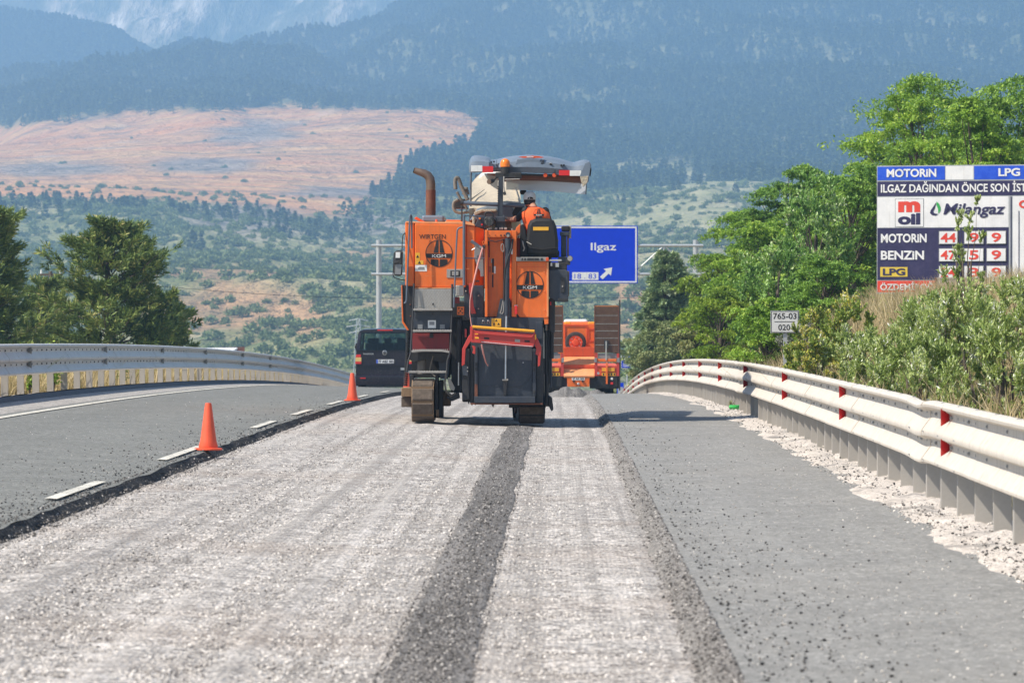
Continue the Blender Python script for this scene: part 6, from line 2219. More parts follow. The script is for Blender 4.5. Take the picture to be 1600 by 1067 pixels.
# ---- crawler tracks
def crawler(px0, px1, pyb, pyt, Yc, length, turn=0.0, npad=26, mats=(PADTAN, PADDARK)):
    a, c_ = W(px0, pyb, Yc), W(px1, pyt, Yc)
    w_ = c_.x - a.x
    cx_ = (a.x + c_.x) / 2
    zb_, zt_ = a.z, c_.z
    R = (zt_ - zb_) / 2
    L = length - 2 * R
    per = 2 * L + 2 * math.pi * R
    M4 = Matrix.Translation(Vector((cx_, Yc, (zb_ + zt_) / 2))) @ Matrix.Rotation(turn, 4, 'Z')

    def loc(s_):
        s_ %= per
        if s_ < L: return (-L / 2 + s_, R, 0.0)
        s_ -= L
        if s_ < math.pi * R:
            t_ = s_ / R
            return (L / 2 + R * math.sin(t_), R * math.cos(t_), -t_)
        s_ -= math.pi * R
        if s_ < L: return (L / 2 - s_, -R, -math.pi)
        s_ -= L
        t_ = s_ / R
        return (-L / 2 - R * math.sin(t_), -R * math.cos(t_), -math.pi - t_)
    mb = MB()
    rings = []
    for k_ in range(40):
        y_, z_, an = loc(per * k_ / 40)
        ux = [Vector((sx * w_ * .36, y_ * (1 - .09 / max(R, .1) * 0) , z_)) for sx in (-1, 1)]
        rings.append((y_, z_))
    prof = [(y_ * .93, z_ * .84) for y_, z_ in rings]
    mb.prism([M4 @ Vector((-w_ * .40, y_, z_)) for y_, z_ in prof], (M4.to_3x3() @ Vector((w_ * .80, 0, 0))))
    tr = mb.build("crawler_track", DARK, mach, fix=True)
    step = per / npad
    # one pad with a worn rubber block on a steel plate, shared by all
    pm = MB()
    pm.box(-w_ / 2, w_ / 2, -step * .44, step * .44, -.055, -.018)
    pme = bpy.data.meshes.new("track_plate"); pme.from_pydata(pm.v, [], pm.f); pme.materials.append(mats[0])
    rm = MB()
    h_ = 0.0
    rm.add([(-w_ / 2 + .012, -step * .40, -.0185), (w_ / 2 - .012, -step * .40, -.0185), (w_ / 2 - .012, step * .40, -.0185), (-w_ / 2 + .012, step * .40, -.0185),
            (-w_ / 2 + .02, -step * .34, h_), (w_ / 2 - .02, -step * .34, h_), (w_ / 2 - .02, step * .34, h_), (-w_ / 2 + .02, step * .34, h_)],
           [(0, 1, 5, 4), (1, 2, 6, 5), (2, 3, 7, 6), (3, 0, 4, 7), (4, 5, 6, 7)])
    rme = bpy.data.meshes.new("track_pad"); rme.from_pydata(rm.v, [], rm.f); rme.materials.append(mats[1])
    for k_ in range(npad):
        y_, z_, an = loc(step * k_ + step * .3)
        m_ = M4 @ Matrix.Translation(Vector((0, y_, z_))) @ Matrix.Rotation(an, 4, 'X')
        for nm, data in (("track_plate", pme), ("track_pad", rme)):
            o_ = bpy.data.objects.new(nm, data)
            COL.objects.link(o_)
            o_.parent = tr
            o_.matrix_local = Matrix.Translation(-org(mach)) @ m_
    # wheels inside the loop
    for y_ in (-L / 2, L / 2):
        q_ = M4 @ Vector((0, y_, 0))
        wm = MB().lathe((0, 0, 0), [(R * .5, -w_ * .46), (R * .55, -w_ * .46), (R * .55, w_ * .46), (R * .5, w_ * .46)], 16, 'X')
        wm.v = [tuple((M4.to_3x3() @ Vector(p_)) + q_) for p_ in wm.v]
        wm.build("idler_wheel", RUST, mach).parent = tr
    return tr


crawler(645.2, 679.5, 658.0, 592.5, MY0 + .45, 1.35, 0.0, 15)
crawler(811, 851, 660.5, 612, MY0 + 1.15, 1.25, 0.0, 20, (DARK, PADDARK))  # dark plates paint in the shade on the right track
crawler(647, 684, 658, 600, MY0 + 4.6, 1.35, 0.10, 20)
crawler(806, 846, 659, 604, MY0 + 4.6, 1.35, 0.10, 20, (DARK, PADDARK))  # front right track, plates darkened for shade in the same way
B("track_fork", DARK, 679.8, 586, 684.5, 640, .35, .5, .006)
B("track_fork", DARK, 686, 594, 692, 652, .5, .5, .006)
PO("track_guard", PADTAN, [(627, 605.5), (645, 605.5), (645, 620), (627, 620)], .75, .5, .01)
PO("track_guard", PADDARK, [(627, 620.5), (645, 620.5), (645, 636), (627, 636)], .8, .5, .01)
PO("track_guard", PADTAN, [(686, 609), (703.5, 616), (703.5, 634.5), (686, 634.5)], .8, .5, .01)
PO("rear_hanger", DARK, [(640, 586), (646, 586), (646, 606), (640, 604)], .5, .3, .004)
PO("track_scraper", ALU, [(699, 592), (703, 590), (711, 606), (709, 611), (703, 608)], .25, .06, .004)
T("debris_chain", HOSE, [(697, 584, .2), (695, 598, .15), (697, 612, .2), (704, 619, .3), (712, 614, .3)], 1.6)
PO("mud_flap", DARK, [(696, 620), (716, 612), (718, 622), (706, 627)], .3, .4, .004)
# ---- slate blocks left of the column
B("valve_panel", SLATE, 725, 446, 755.5, 497, .28, .5, .006)
bolts_on([(747.5, 462), (747.5, 482.5), (728, 455)], .28, 1.4)
B("junction_box", ALU, 712, 445.8, 724.6, 463, .05, .12, .012)
B("lock_plate", ORANGE, 714, 479, 725.2, 492, .22, .05, .004)
for (u, v_) in ((717, 482), (721.8, 482.6), (719.4, 486), (717, 489.2), (722.4, 489)):
    bolts_on([(u, v_)], .22, 1.2, BLACK, "hole")
B("side_valve", DARKRED, 710, 464, 718, 474, .2, .1, .006)
T("lift_cylinder", BLACK, [(717.5, 500, .2), (717.5, 566, .2)], 4.6, n=14)
T("lift_rod", CHROME, [(717, 566, .2), (716.5, 602, .2)], 1.3)
B("side_frame", DARK, 705, 495, 722, 612, .45, .5, .01)
T("lift_cylinder", BLACK, [(728, 512, .22), (728, 545, .22)], 3.2, n=14)
B("red_marker", RED, 726.2, 514, 729.2, 527, .16, .04, .002)
# lever bracket and levers
PO("lever_plate", GREY, [(742, 381), (755, 389), (756, 432), (751, 432.5), (750.5, 424), (745, 415), (741, 402)], .24, .05, .006)
T("lever_tube", GREY, [(736, 376.5, .15), (754, 389, .15)], 2.6, n=12)
T("lever_tube", CHROME, [(737, 391, .2), (743, 387.5, .2)], 1.0)
PO("release_lever", RED, [(732.5, 443), (737.5, 442), (738, 462), (740, 478), (744, 490), (736, 490.5), (733.5, 470)], .2, .04, .005)
WEB = paint("faded_pink_strap", (0.62, 0.26, 0.22), 0.7, dirt=(0.5, 0.42, 0.4), dirt_amt=0.7)
T("pull_strap", WEB, [(755.4, 384, .1), (747, 412, .05), (738, 450, .0), (734.3, 470, -.03), (734, 490, -.06), (737, 512, -.12)], [1.5, 1.6, 1.3, .7, .6, .6])
T("ring_hook", ORANGE, bend([(755.5, 383, .1), (753.6, 379, .1), (755.5, 376, .1), (757.5, 379, .1), (756, 382, .1)]), .55, n=6)
B("strap_buckle", DARK, 753.6, 383, 757.8, 388, .08, .04, .004)
# ---- central column
cf = B("column_side", ORANGE, 757.8, 359.5, 762, 495, .12, .55, .006)
B("column_side", ORANGE, 799.5, 360, 807, 495, .12, .55, .006)
B("column_head", ORANGE, 762.2, 360.5, 799.3, 371, .13, .5, .006)
B("column_back", ORANGE, 762.2, 371.2, 799.3, 495, .26, .3, .004)
bolts_on([(764.7, 367.8), (774, 367.8)], .13, .8, DARK)
bolts_on([(782.6, 367.8), (788, 367.8)], .13, 1.3, BLACK, "hole")
bolts_on([(762, 358.8), (800, 358.8)], .2, 1.3, ALU)
B("slot", BLACK, 768.8, 404, 771.8, 426, .255, .01, 0)
B("slot", BLACK, 768.8, 429, 771, 449, .255, .01, 0)
B("slot_slider", WHITE, 771.8, 416, 774.4, 427.5, .25, .02, .002)
B("slot_slider", ALU, 767.2, 404.5, 768.7, 411, .25, .02, .002)
for k_ in range(6):
    B("scale_mark", INK, 763.5, 416.5 + k_ * 1.5, 767.5, 417.1 + k_ * 1.5, .258, .004, 0)
B("column_gap", BLACK, 786.2, 374, 788, 470, .25, .02, 0)
T("signal_cord", RED, [(762.8, 384, .2), (763, 420, .2), (761.8, 472, .2)], .85)
B("cord_recess", BLACK, 762.3, 377, 765, 402, .25, .02, 0)
T("cable", BLACK, [(762.5, 371.5, .12), (766, 376, .1), (775, 378, .1), (787, 374, .1)], .65)
T("main_cylinder", SLATE, [(793.5, 372, .10), (793.6, 384, .10), (792.6, 420, .10), (791.6, 494, .10)], [4.6, 4.9, 3.8, 3.8], n=16)
T("cylinder_eye", SLATE, [(793.8, 366.5, .02), (793.8, 366.5, .2)], 3.8, n=16)
T("cylinder_pin", ALU, [(793.8, 368.5, .0), (793.8, 368.5, .05)], 2.2, n=12)
T("pressure_hose", BLACK, [(801, 374, .08), (799.5, 388, .05), (794, 402, .02), (789.5, 420, .02), (788, 440, .03), (787.5, 470, .03)], 1.5)
T("cylinder_rod", CHROME, [(791.2, 494, .08), (790.4, 530, .05), (789.8, 592, .0)], 1.5, n=12)
T("carabiner", ALU, bend([(784, 381, .05), (782.5, 386, .05), (784, 392.5, .05), (787.5, 393.5, .05), (787, 381.5, .05), (784, 381, .05)]), .6, n=6)
PO("cylinder_foot", SLATE, [(781.5, 467), (797, 466), (798.5, 478), (801, 482), (808, 487), (810.5, 497.5), (775.5, 497.5)], .16, .2, .006)
T("tow_shackle", ALU, bend([(786, 469, .1), (783, 486, .08), (781, 489.5, .08), (786.5, 490.5, .08), (787.3, 472, .1)]), .7, n=6)
B("strap_white", WHITE, 798.5, 389, 801, 397.5, .1, .01, 0)
rf = B("side_reflector", REFRED, 804.4, 477.5, 808.2, 491, .06, .03, .004)
B("reflector_mount", GREY, 803.6, 476.6, 809, 479, .07, .04, .002)
# ---- operator box, right
bx_ = PO("operator_box", ORANGE, [(807.2, 408.5), (857, 408.5), (857, 497), (853, 497), (812, 495.5), (807.2, 489)], .14, 1.4, .01)
B("box_edge", ORANGE_PALE, 854.4, 409, 857.2, 495, .125, .04, .004)
B("box_seam", ORANGE_RED, 808.5, 417, 850, 417.7, .135, .006, 0)
op = Plane((0, MY0 + .14, 0))
emblem(op, 828, 445, 21.4, mach)
bolts_on([(807.9 + .8, 423), (807.9 + .8, 413), (850.5, 414), (850.5, 425), (850.5, 484), (850.5, 455)], .14, .8, ORANGE_PALE)
cs = B("control_sill", ALU, 806.8, 401.8, 857, 408.2, .10, 1.4, .004)
for (u, w_) in ((816, 1.2), (820.5, 1.4), (825.5, 1.8), (830.5, 3.6), (838.5, 3.6), (846.5, 1.8)):
    B("sill_latch", DARK, u - w_, 403.2, u + w_, 407, .08, .03, .003)
B("sill_end", ORANGE_RED, 853, 402.5, 857.4, 408, .08, .04, .003)
B("step_tube", CHROME, 857.5, 405.2, 878, 408.4, .2, .04, .01)
PO("panel_low", ORANGE, [(849, 495), (857, 497), (857, 506), (851, 507)], .15, .8, .006)
PO("inner_panel", ORANGE_RED, [(803, 372), (822, 372), (822, 402), (803, 402)], .5, .6, .006)
PO("inner_edge", ORANGE, [(806.5, 356), (813, 349.5), (814.5, 362), (808, 368), (808, 372), (803, 372)], .35, .8, .006)
# seat
sb = PO("seat_back", BLACK, [(823.5, 398), (821.8, 376), (824.5, 352), (828.5, 344.5), (836, 341.4), (848, 340.9), (860, 341.6), (865.5, 345), (869.5, 354), (872.3, 378), (872, 398)], .3, .13, .045)
PO("seat_shell", CLOTHBLK, [(824.5, 388), (847, 391), (871.5, 388), (871.5, 386.5), (847, 388.2), (824.5, 386.5)], .285, .03, .006)
B("seat_label", STICKER, 833, 354.8, 857.2, 360.2, .292, .012, .001)
PO("seat_cushion", CLOTHBLK, [(817.5, 402), (820, 392), (824, 389), (871, 389), (874.5, 394), (873, 402)], .34, .55, .03)
PO("arm_rest", BLACK, [(812.5, 352), (817.5, 350), (821.5, 360), (824.5, 400), (812.5, 402)], .33, .10, .012)
T("seat_lever", ALU, [(816.5, 377, .25), (817.5, 383, .22), (819.5, 388, .25), (817.5, 392.5, .25)], 1.1)
T("seat_lever", ALU, [(823, 378, .25), (830.5, 382.2, .22)], .8)
# right side: arm post, lamps, dark cabinet
B("mast", SLATE, 876.5, 363, 885.2, 401, .5, .16, .008)
B("mast_block", SLATE, 875, 362.2, 889.5, 368.5, .46, .2, .008)
B("mast_cap", BLACK, 877, 353.2, 890.5, 361.5, .45, .25, .02)
B("mast_strip", PADTAN, 886, 368, 889, 400, .55, .2, .004)
B("mast_back", CREAM, 889, 353, 892.5, 372, .6, .2, .004)
T("mast_knob", ALU, [(871.5, 376, .4), (872.8, 376, .4)], 1.2)
B("mast_clamp", SLATE, 872, 401, 886, 410, .35, .3, .01)
T("side_lamp", SLATE, [(890.5, 404, .5), (890.5, 404, .18)], 4.7, n=20)
T("side_lamp_lens", ALU, [(890.5, 404, .18), (890.5, 404, .165)], 4.0, n=20)
B("lamp_mount", DARK, 884, 405, 891, 414, .25, .2, .008)
B("mount_plate", DARK, 858, 410, 886, 422, .3, .3, .008)
B("mount_clip", CHROME, 868, 411, 873.5, 417.5, .28, .03, .003)
B("mount_clip", CHROME, 860, 410.5, 863, 416, .28, .03, .003)
PO("side_cabinet", SLATE, [(857.5, 421.5), (884, 421.5), (888, 424), (888, 466), (884, 472), (869, 471), (857.5, 464)], .2, 1.0, .01)
PO("cabinet_side", PADTAN, [(885.8, 423), (889.6, 424), (889.2, 462), (886, 468)], .24, .9, .004)
B("cabinet_handle", DARK, 876.2, 433, 882.5, 457, .185, .02, .004)
B("cabinet_handle", ALU, 878, 446, 880, 449, .178, .012, .002)
B("cabinet_base", DARK, 872, 466, 888, 471.5, .15, .8, .006)
PO("right_guard", DARK, [(857.2, 467), (864, 463), (867.5, 470), (867, 520), (862, 522), (857, 516)], .3, .8, .02)
B("guard_reflector", REFRED, 859.3, 471.5, 861.3, 477, .28, .02, .002)
for (u, v0, v1, w_, mt) in ((853.5, 516, 612, 2.6, DARK), (857.5, 505, 600, 2.2, BLACK), (862, 475, 560, 3.4, BLACK), (861, 550, 605, 1.6, SLATE), (849.8, 520, 560, 1.2, CHROME), (858.6, 552, 590, .9, CHROME), (847.5, 512, 560, 2.4, ALU), (854.5, 585, 635, 3.0, DARK)):
    T("guide_column", mt, [(u, v0, .35), (u, v1, .35)], w_, n=12)
PO("edge_protector", BLACK, [(857.5, 618), (862.5, 622), (864.8, 640), (861.5, 642.5), (857, 634)], .3, .6, .006)
B("skid_block", DARK, 795, 630, 853, 637, .6, .8, .01)
# ---- rear door of the drum housing
B("rear_plate", SLATE, 736, 496, 848.5, 542, .14, .06, .006)
s_ = B("warning_sticker", STICKER, 768.2, 497.5, 783, 510.5, .132, .006, 0)
for (u, v_) in ((772, 506), (779, 506), (775.5, 500.5)):
    wp = Plane((0, MY0 + .132, 0))
    MB().prism([wp.at(u - 2, v_ + 1.6, .001), wp.at(u + 2, v_ + 1.6, .001), wp.at(u, v_ - 2, .001)], wp.n * .001).build("warning_symbol", INK, mach, fix=True).parent = s_
B("plate_rib", SLATE, 837.5, 503, 847.5, 530, .115, .02, .006)
for u in (755, 763):
    T("shackle", CHROME, bend([(u - 1.5, 505, .1), (u - 1.2, 501, .08), (u + 1.2, 501, .08), (u + 1.5, 505, .1)]), .7, n=6)
B("door_panel", SLATE, 746.8, 541, 832, 620, .10, .05, .006)
pn = PO("door_relief", SLATE, [(752, 602), (815, 602.5), (823, 596), (829, 585), (829.8, 586), (824, 597.5), (816, 604), (752, 603.5)], .092, .02, .003)
B("door_frame", SLATE, 741.3, 541, 746.6, 619, .05, .1, .006)
B("door_frame", SLATE, 832.2, 545, 837.4, 619, .05, .1, .006)
B("door_sill", SLATE, 741, 619.2, 836.5, 629.5, .02, .14, .008)
B("sill_edge", RUST, 735, 629.8, 848, 632, .06, .4, .004)
B("door_jamb", DARK, 722, 545, 734, 625, .1, .4, .01)
B("door_jamb", DARK, 734.2, 540, 741, 630, .13, .4, .01)
B("door_jamb", DARK, 837.6, 540, 848.5, 630, .13, .4, .01)
B("wear_strip", RUST, 741.6, 600, 746.3, 622, .04, .02, .002)
for (u, v_) in ((744, 569), (744, 576.5), (834.8, 570), (834.8, 578), (834.8, 612)):
    B("slide_pad", DARK, u - 1.6, v_ - 2.4, u + 1.6, v_ + 2.4, .03, .03, .003)
bolts_on([(817.5, 566.5)], .1, 1.2, CHROME)
PO("rod_bracket", DARK, [(786, 592), (793, 592), (792.5, 600), (791, 618), (787, 618), (786.8, 603)], .04, .06, .004)
T("clevis_pin", ALU, [(785, 593.5, .0), (794, 593.5, .0)], 1.4, n=10)
for (u, v0, v1) in ((737, 630, 634), (770, 632, 637), (732, 626, 632), (742, 630, 633.5)):
    PO("worn_tooth", DARK, [(u - 2.2, v0), (u + 2.2, v0), (u + .6, v1)], .2, .06, .002)
# red stabiliser bar
yb = -.16
T("yellow_roller", YELLOW, [(738, 510.6, yb), (835, 517.6, yb)], 2.3, n=16)
rb = PO("red_beam", RED, [(736.5, 512.5), (741, 515.5), (833, 521.5), (836, 517.5), (837, 527), (833.5, 542.2), (800, 540.5), (768, 537), (736.5, 535)], yb + .02, .10, .006)
PO("beam_lip", RED, [(741, 515.5), (744, 517.2), (831, 524), (833.5, 521.8), (833.5, 524.5), (831, 528), (744, 521.5), (739.5, 516.5)], yb - .01, .05, .004)
PO("beam_foot", ADWHITE, [(752, 534.4), (812, 539.8), (832, 541.6), (832, 540.9), (800, 538.2), (752, 533.6)], yb + .014, .01, 0)
for (u, v_) in ((760.5, 528.5), (823.5, 533)):
    PO("beam_slot", BLACK, [(u - 4, v_ - 1.6), (u + 4, v_ - 1.1), (u + 4, v_ + 1.8), (u - 4, v_ + 1.4)], yb + .016, .006, 0)
PO("beam_plate", ALU, [(804.5, 529.8), (812.5, 530.4), (812.5, 534.6), (804.5, 534)], yb + .016, .006, 0)
for u, v_ in ((760.5, 522.6), (809, 526), (823, 527)):
    PO("beam_slot", BLACK, [(u - 4, v_ - .5), (u + 4, v_ - .1), (u + 4, v_ + .5), (u - 4, v_ + .1)], yb + .014, .006, 0)
T("yellow_bolt", YELLOW, [(742, 528, yb - .02), (748, 528.6, yb - .02)], 1.6, n=8)
T("yellow_bolt", YELLOW, [(742, 521.8, yb - .02), (747, 522.2, yb - .02)], .8, n=8)
PO("beam_end", RED, [(734.5, 510), (738.5, 509.5), (739, 514), (738, 530), (734.5, 526)], yb + .01, .12, .004)
PO("beam_end", YELLOW, [(835.4, 523), (837.6, 522), (838, 530), (835.8, 531)], yb + .01, .10, .004)
PO("support_arm", RED, [(734.8, 522.5), (737.5, 527), (737, 531), (727.5, 545.5), (726.3, 569), (721.5, 572), (722.2, 545), (731.5, 526)], yb + .06, .06, .005)
PO("support_arm", RED, [(836, 523), (841, 531), (846, 543), (843.8, 571), (840.5, 573), (840.8, 556), (836.8, 553.5), (838, 545), (833, 534)], yb + .06, .06, .005)
PO("arm_gusset", RED, [(737.5, 540), (743, 541), (742.5, 553.5), (738, 552), (739.5, 546)], yb + .06, .06, .004)
PO("arm_mount", SLATE, [(721.5, 571), (731, 572), (731, 588), (723.5, 586.5)], .02, .1, .006)
bolts_on([(730.8, 574.5), (730.8, 580)], .02, 1.1)
T("hanging_strap", WEB, [(752.6, 538, yb), (755, 551, yb + .02), (759, 566, .0), (762.5, 571.8, .02), (762.6, 568.5, .02)], [1.4, 1.3, 1.1, .7, .6])
# ---- steering stand: work light, post, beacon, bars
T("cross_tube", SLATE_BAR, [(722, 317.2, .55), (820, 321.5, .55)], 3.3, n=14)
T("tube_end", DARK, [(719.5, 317, .55), (724, 317.2, .55)], 4.2, n=14)
PO("stand_post", SLATE, [(778.2, 358), (777.5, 340), (778.8, 277), (786.4, 277), (785.5, 340), (786, 358)], .35, .12, .004)
for k_ in range(17):
    B("rack_tooth", DARK, 777.4, 291 + k_ * 3.6, 778.6, 293 + k_ * 3.6, .34, .03, 0)
B("stand_foot", DARK, 774, 338, 789, 359, .3, .25, .01)
B("stand_clamp", SLATE, 774.5, 338.5, 789, 347, .27, .1, .008)
T("clamp_knob", DARK, [(789.5, 341, .2), (793, 341.4, .2)], 2.0)
B("post_head", DARK, 774, 269.5, 815, 278.5, .38, .12, .01)
B("head_block", BLACK, 805, 271.5, 815, 279, .3, .1, .008)
T("head_rod", ALU, [(789, 280.6, .3), (812, 280.2, .3)], .9)
T("beacon_base", DARK, [(789.3, 272, .42), (789.3, 259.5, .42)], [6.2, 7.4], n=20)
MB().lathe(W(789.3, 261, MY0 + .42), [(7.6 * PXM, 0), (7.7 * PXM, .035), (7.2 * PXM, .075), (5.4 * PXM, .105), (2.6 * PXM, .12), (.3 * PXM, .124)], 22).build("beacon", BEACON, mach, smooth=60)
T("microphone_cable", ALU, [(787.5, 276, .3), (787, 290, .28), (788.5, 302, .28)], 1.0)
T("microphone", DARK, [(788, 300, .28), (789, 305, .28)], 2.2)
T("rear_camera", DARK, [(770.5, 282.5, .3), (765, 284, .22)], [3.2, 4.3], n=14)
T("camera_lens", BURNT, [(765.2, 284, .225), (763.8, 284.4, .205)], 3.8, n=14)
T("camera_bracket", DARK, [(770, 283, .35), (775, 279, .4)], 1.5)
wl = PO("work_light", DARK, [(755.8, 342), (758.5, 338.5), (769, 337.6), (773, 342), (772.5, 350), (768.5, 354), (758.5, 354), (756, 350)], .18, .16, .02)
T("light_handle", DARK, bend([(757.5, 340, .25), (757.8, 332.5, .25), (761, 331.4, .25), (769, 332, .25), (771.5, 340, .25)]), 1.1)
T("light_lens", ALU, [(764.2, 347, .19), (764, 347, .165)], 6.3, n=20)
for k_ in range(-2, 3):
    B("lens_guard", BLACK, 764 + k_ * 2.4 - .3, 341, 764 + k_ * 2.4 + .3, 353, .155, .01, 0)
    B("lens_guard", BLACK, 758, 347 + k_ * 2.3 - .3, 770, 347 + k_ * 2.3 + .3, .15, .01, 0)
PO("stand_console", SLATE, [(741, 355), (748, 339), (756, 339), (757, 357)], .5, .4, .01)
T("console_button", BEACON, [(749.5, 341.5, .5), (749.5, 341.5, .47)], 1.7)
T("console_button", LAMPRED, [(753, 351, .5), (753, 351, .47)], 1.5)
B("console_side", CREAM, 738, 338, 742, 356, .7, .3, .01)
for (u, v_, w_) in ((766, 357.2, 2.6), (775, 357.6, 2), (783, 357.4, 3.2), (790, 357.5, 2)):
    B("bracket", ALU, u - w_, v_ - 2, u + w_, v_ + 1.6, .25, .15, .004)
# ---- conveyor with its pale cover, rising away at the front
def CQ(pts): return [W(u, v_, MY0 + y_) for u, v_, y_ in pts]


cv = MB()
rows_ = []
NR, NC = 12, 12
for j in range(NR):
    t_ = j / (NR - 1)
    row = []
    lx = np.interp(t_, [0, .35, .7, .88, 1], [733, 734, 736.5, 745, 754])
    rx = np.interp(t_, [0, .35, .7, .88, 1], [814, 813, 808, 798, 784])
    py = np.interp(t_, [0, 1], [322, 269])
    yy = np.interp(t_, [0, 1], [2.6, 8.6])
    for i in range(NC):
        s_ = i / (NC - 1)
        bulge = 3.2 * math.sin(math.pi * s_) * t_ + 1.2 * math.sin(s_ * 11 + t_ * 6) * .5
        row.append(W(lx + (rx - lx) * s_, py - bulge + (1 - s_) * 4 * (1 - t_), MY0 + yy + .12 * math.sin(s_ * 13 + t_ * 9)))
    rows_.append(row)
back = [[p_ + Vector((0, .05, -.55)) for p_ in r_] for r_ in rows_]
vs_ = [p_ for r_ in rows_ for p_ in r_] + [p_ for r_ in back for p_ in r_]
fs_ = []
o_n = NR * NC
for j in range(NR - 1):
    for i in range(NC - 1):
        a = j * NC + i
        fs_.append((a, a + 1, a + NC + 1, a + NC))
        fs_.append((o_n + a, o_n + a + NC, o_n + a + NC + 1, o_n + a + 1))
    for i, flip in ((0, 1), (NC - 1, 0)):
        a = j * NC + i
        fs_.append((a, a + NC, o_n + a + NC, o_n + a) if flip else (a, o_n + a, o_n + a + NC, a + NC))
for i in range(NC - 1):
    fs_.append((i, o_n + i, o_n + i + 1, i + 1))
    a = (NR - 1) * NC + i
    fs_.append((a, a + 1, o_n + a + 1, o_n + a))
cv.add(vs_, fs_).build("conveyor_cover", CREAM, mach, smooth=45, fix=True)
for (pa, pb_) in (((735, 312), (757, 296)), ((803, 290), (812, 318))):
    mbx = MB()
    for k_ in range(1):
        y0_ = 2.3
        mbx.tube([W(pa[0], pa[1], MY0 + y0_ + (322 - pa[1]) / 53 * 6 - .05), W(pb_[0], pb_[1], MY0 + y0_ + (322 - pb_[1]) / 53 * 6 - .05)], [.02, .006], 6)
    mbx.build("cover_fold", CREAM, mach, smooth=60)
MB().prism(CQ([(733, 345, 2.2), (746, 326, 2.2), (760, 322, 2.2), (800, 322, 2.2), (812, 345, 2.2)]), (0, .8, 0)).build("conveyor_hood", CANOPY, mach, bevel=.03, fix=True)
MB().prism(CQ([(740, 332, 2.1), (752, 327, 2.1), (776, 327, 2.1), (776, 331, 2.1), (754, 331.5, 2.1), (742, 337, 2.1)]), (0, .2, 0)).build("hood_band", CREAM, mach, bevel=.01, fix=True)
MB().prism(CQ([(735, 300, 7.6), (752, 271, 7.6), (768, 268.5, 7.6), (790, 270, 7.6), (806, 300, 7.6)]), (0, 1.2, 0)).build("conveyor_head", WHITE, mach, bevel=.03, fix=True)
b_ = MB()
pa, pb_ = W(775, 400, MY0 + 2.4), W(775, 300, MY0 + 8.4)
b_.prism([Vector((pa.x - .35, pa.y, pa.z - .2)), Vector((pa.x + .35, pa.y, pa.z - .2)), Vector((pa.x + .35, pa.y, pa.z + .3)), Vector((pa.x - .35, pa.y, pa.z + .3))], pb_ - pa).build("conveyor_boom", SLATE, mach, fix=True)
PO("wind_shield", BLACK, [(800, 333), (806, 322), (815, 318), (818, 330), (812, 345), (803, 346)], 2.0, .1, .01)
B("front_lamp", BLACK, 812, 297, 823, 304, 2.4, .2, .03)
# corrugated hoses at the left of the conveyor
for path, rp in (([(712, 296, .9), (711, 284, .9), (713, 278.5, .9), (716.5, 280, .9), (722, 294, .9), (731, 313, .9)], 3.4),
                 ([(716, 312, .95), (709.5, 316, .95), (708.5, 324, .95), (712, 330.5, .95), (720, 332.5, .95), (733, 331, .95)], 2.7),
                 ([(714, 300, 1.0), (719, 310, 1.0), (727, 322, 1.0), (730, 328, 1.0)], 2.4), ([(723, 300, 1.0), (729, 296, 1.0), (732, 304, 1.0)], 2.2)):
    P_ = [W(u, v_, MY0 + y_) for u, v_, y_ in path]
    fine = []
    for i in range(len(P_) - 1):
        p0, p1, p2, p3 = P_[max(i - 1, 0)], P_[i], P_[i + 1], P_[min(i + 2, len(P_) - 1)]
        for k_ in range(8):
            s_ = k_ / 8
            fine.append(0.5 * ((2 * p1) + (p2 - p0) * s_ + (2 * p0 - 5 * p1 + 4 * p2 - p3) * s_ ** 2 + (3 * p1 - p0 - 3 * p2 + p3) * s_ ** 3))
    fine.append(P_[-1])
    MB().tube(fine, [rp * PXM * (1.0 if k_ % 2 else .78) for k_ in range(len(fine))], 12).build("corrugated_hose", HOSE, mach, smooth=70)
B("hose_clamp", DARK, 710, 311, 727, 326, 1.1, .3, .01)
B("hose_bracket", HOSE, 722, 292, 731, 300, 1.1, .3, .02)
# ---- canopy
MY0 += 0.55
def canopy_ring(u, top, bot, yr, crown):
    P = lambda v_, y_: W(u, v_, MY0 + yr + y_)
    h = bot - top
    return [P(bot, 0), P(bot - h * .35, -.05), P(top + h * .32, -.03), P(top + h * .08, .10), P(top - crown * .4, .55), P(top - crown, 1.4), P(top - crown * .8, 2.1), P(top + 1, 2.6), P(bot - 1, 2.75), P(bot - h * .3, 2.6), P(bot - h * .32, .25)]


st_ = [(733, 258, 269, .08, 0), (733.8, 251.5, 270, .05, 0), (736.5, 246, 270, .0, .3), (741, 243.6, 270, -.02, .6), (748, 243.6, 269.5, -.02, .6), (757, 244.6, 269, -.02, .6), (764, 246.5, 269, -.02, .5), (767, 249.8, 269, .0, .5),
       (771, 250.2, 268.6, .02, .5), (777, 249.5, 268.5, .02, .6), (781, 248.6, 269, .0, .8), (790, 246.6, 269.5, -.02, 1), (806, 244.6, 270, -.03, 1.2), (824, 243.4, 270.5, -.04, 1.4), (840, 243.9, 271, -.04, 1.4), (856, 245.4, 271.6, -.03, 1.2),
       (872, 248.2, 272.4, -.02, 1), (884, 251.4, 273, .0, .8), (892, 253.6, 273.6, .02, .5), (897, 254, 274, .02, .4), (903, 252, 275, .0, .4), (910, 250.2, 275.4, -.02, .4), (916, 250.2, 275.4, -.02, .4), (920.5, 251.6, 275.4, .02, .3), (923.4, 255.5, 275, .08, 0)]
MB().loft([canopy_ring(*s_) for s_ in st_]).build("canopy", CANOPY, mach, smooth=35, fix=True)
PO("canopy_floor", RUST, [(812, 271.5), (868, 272.5), (908, 275.5), (912, 277), (908, 283.5), (866, 281), (824, 280), (800, 279), (760, 271)], .05, 2.3, .01)
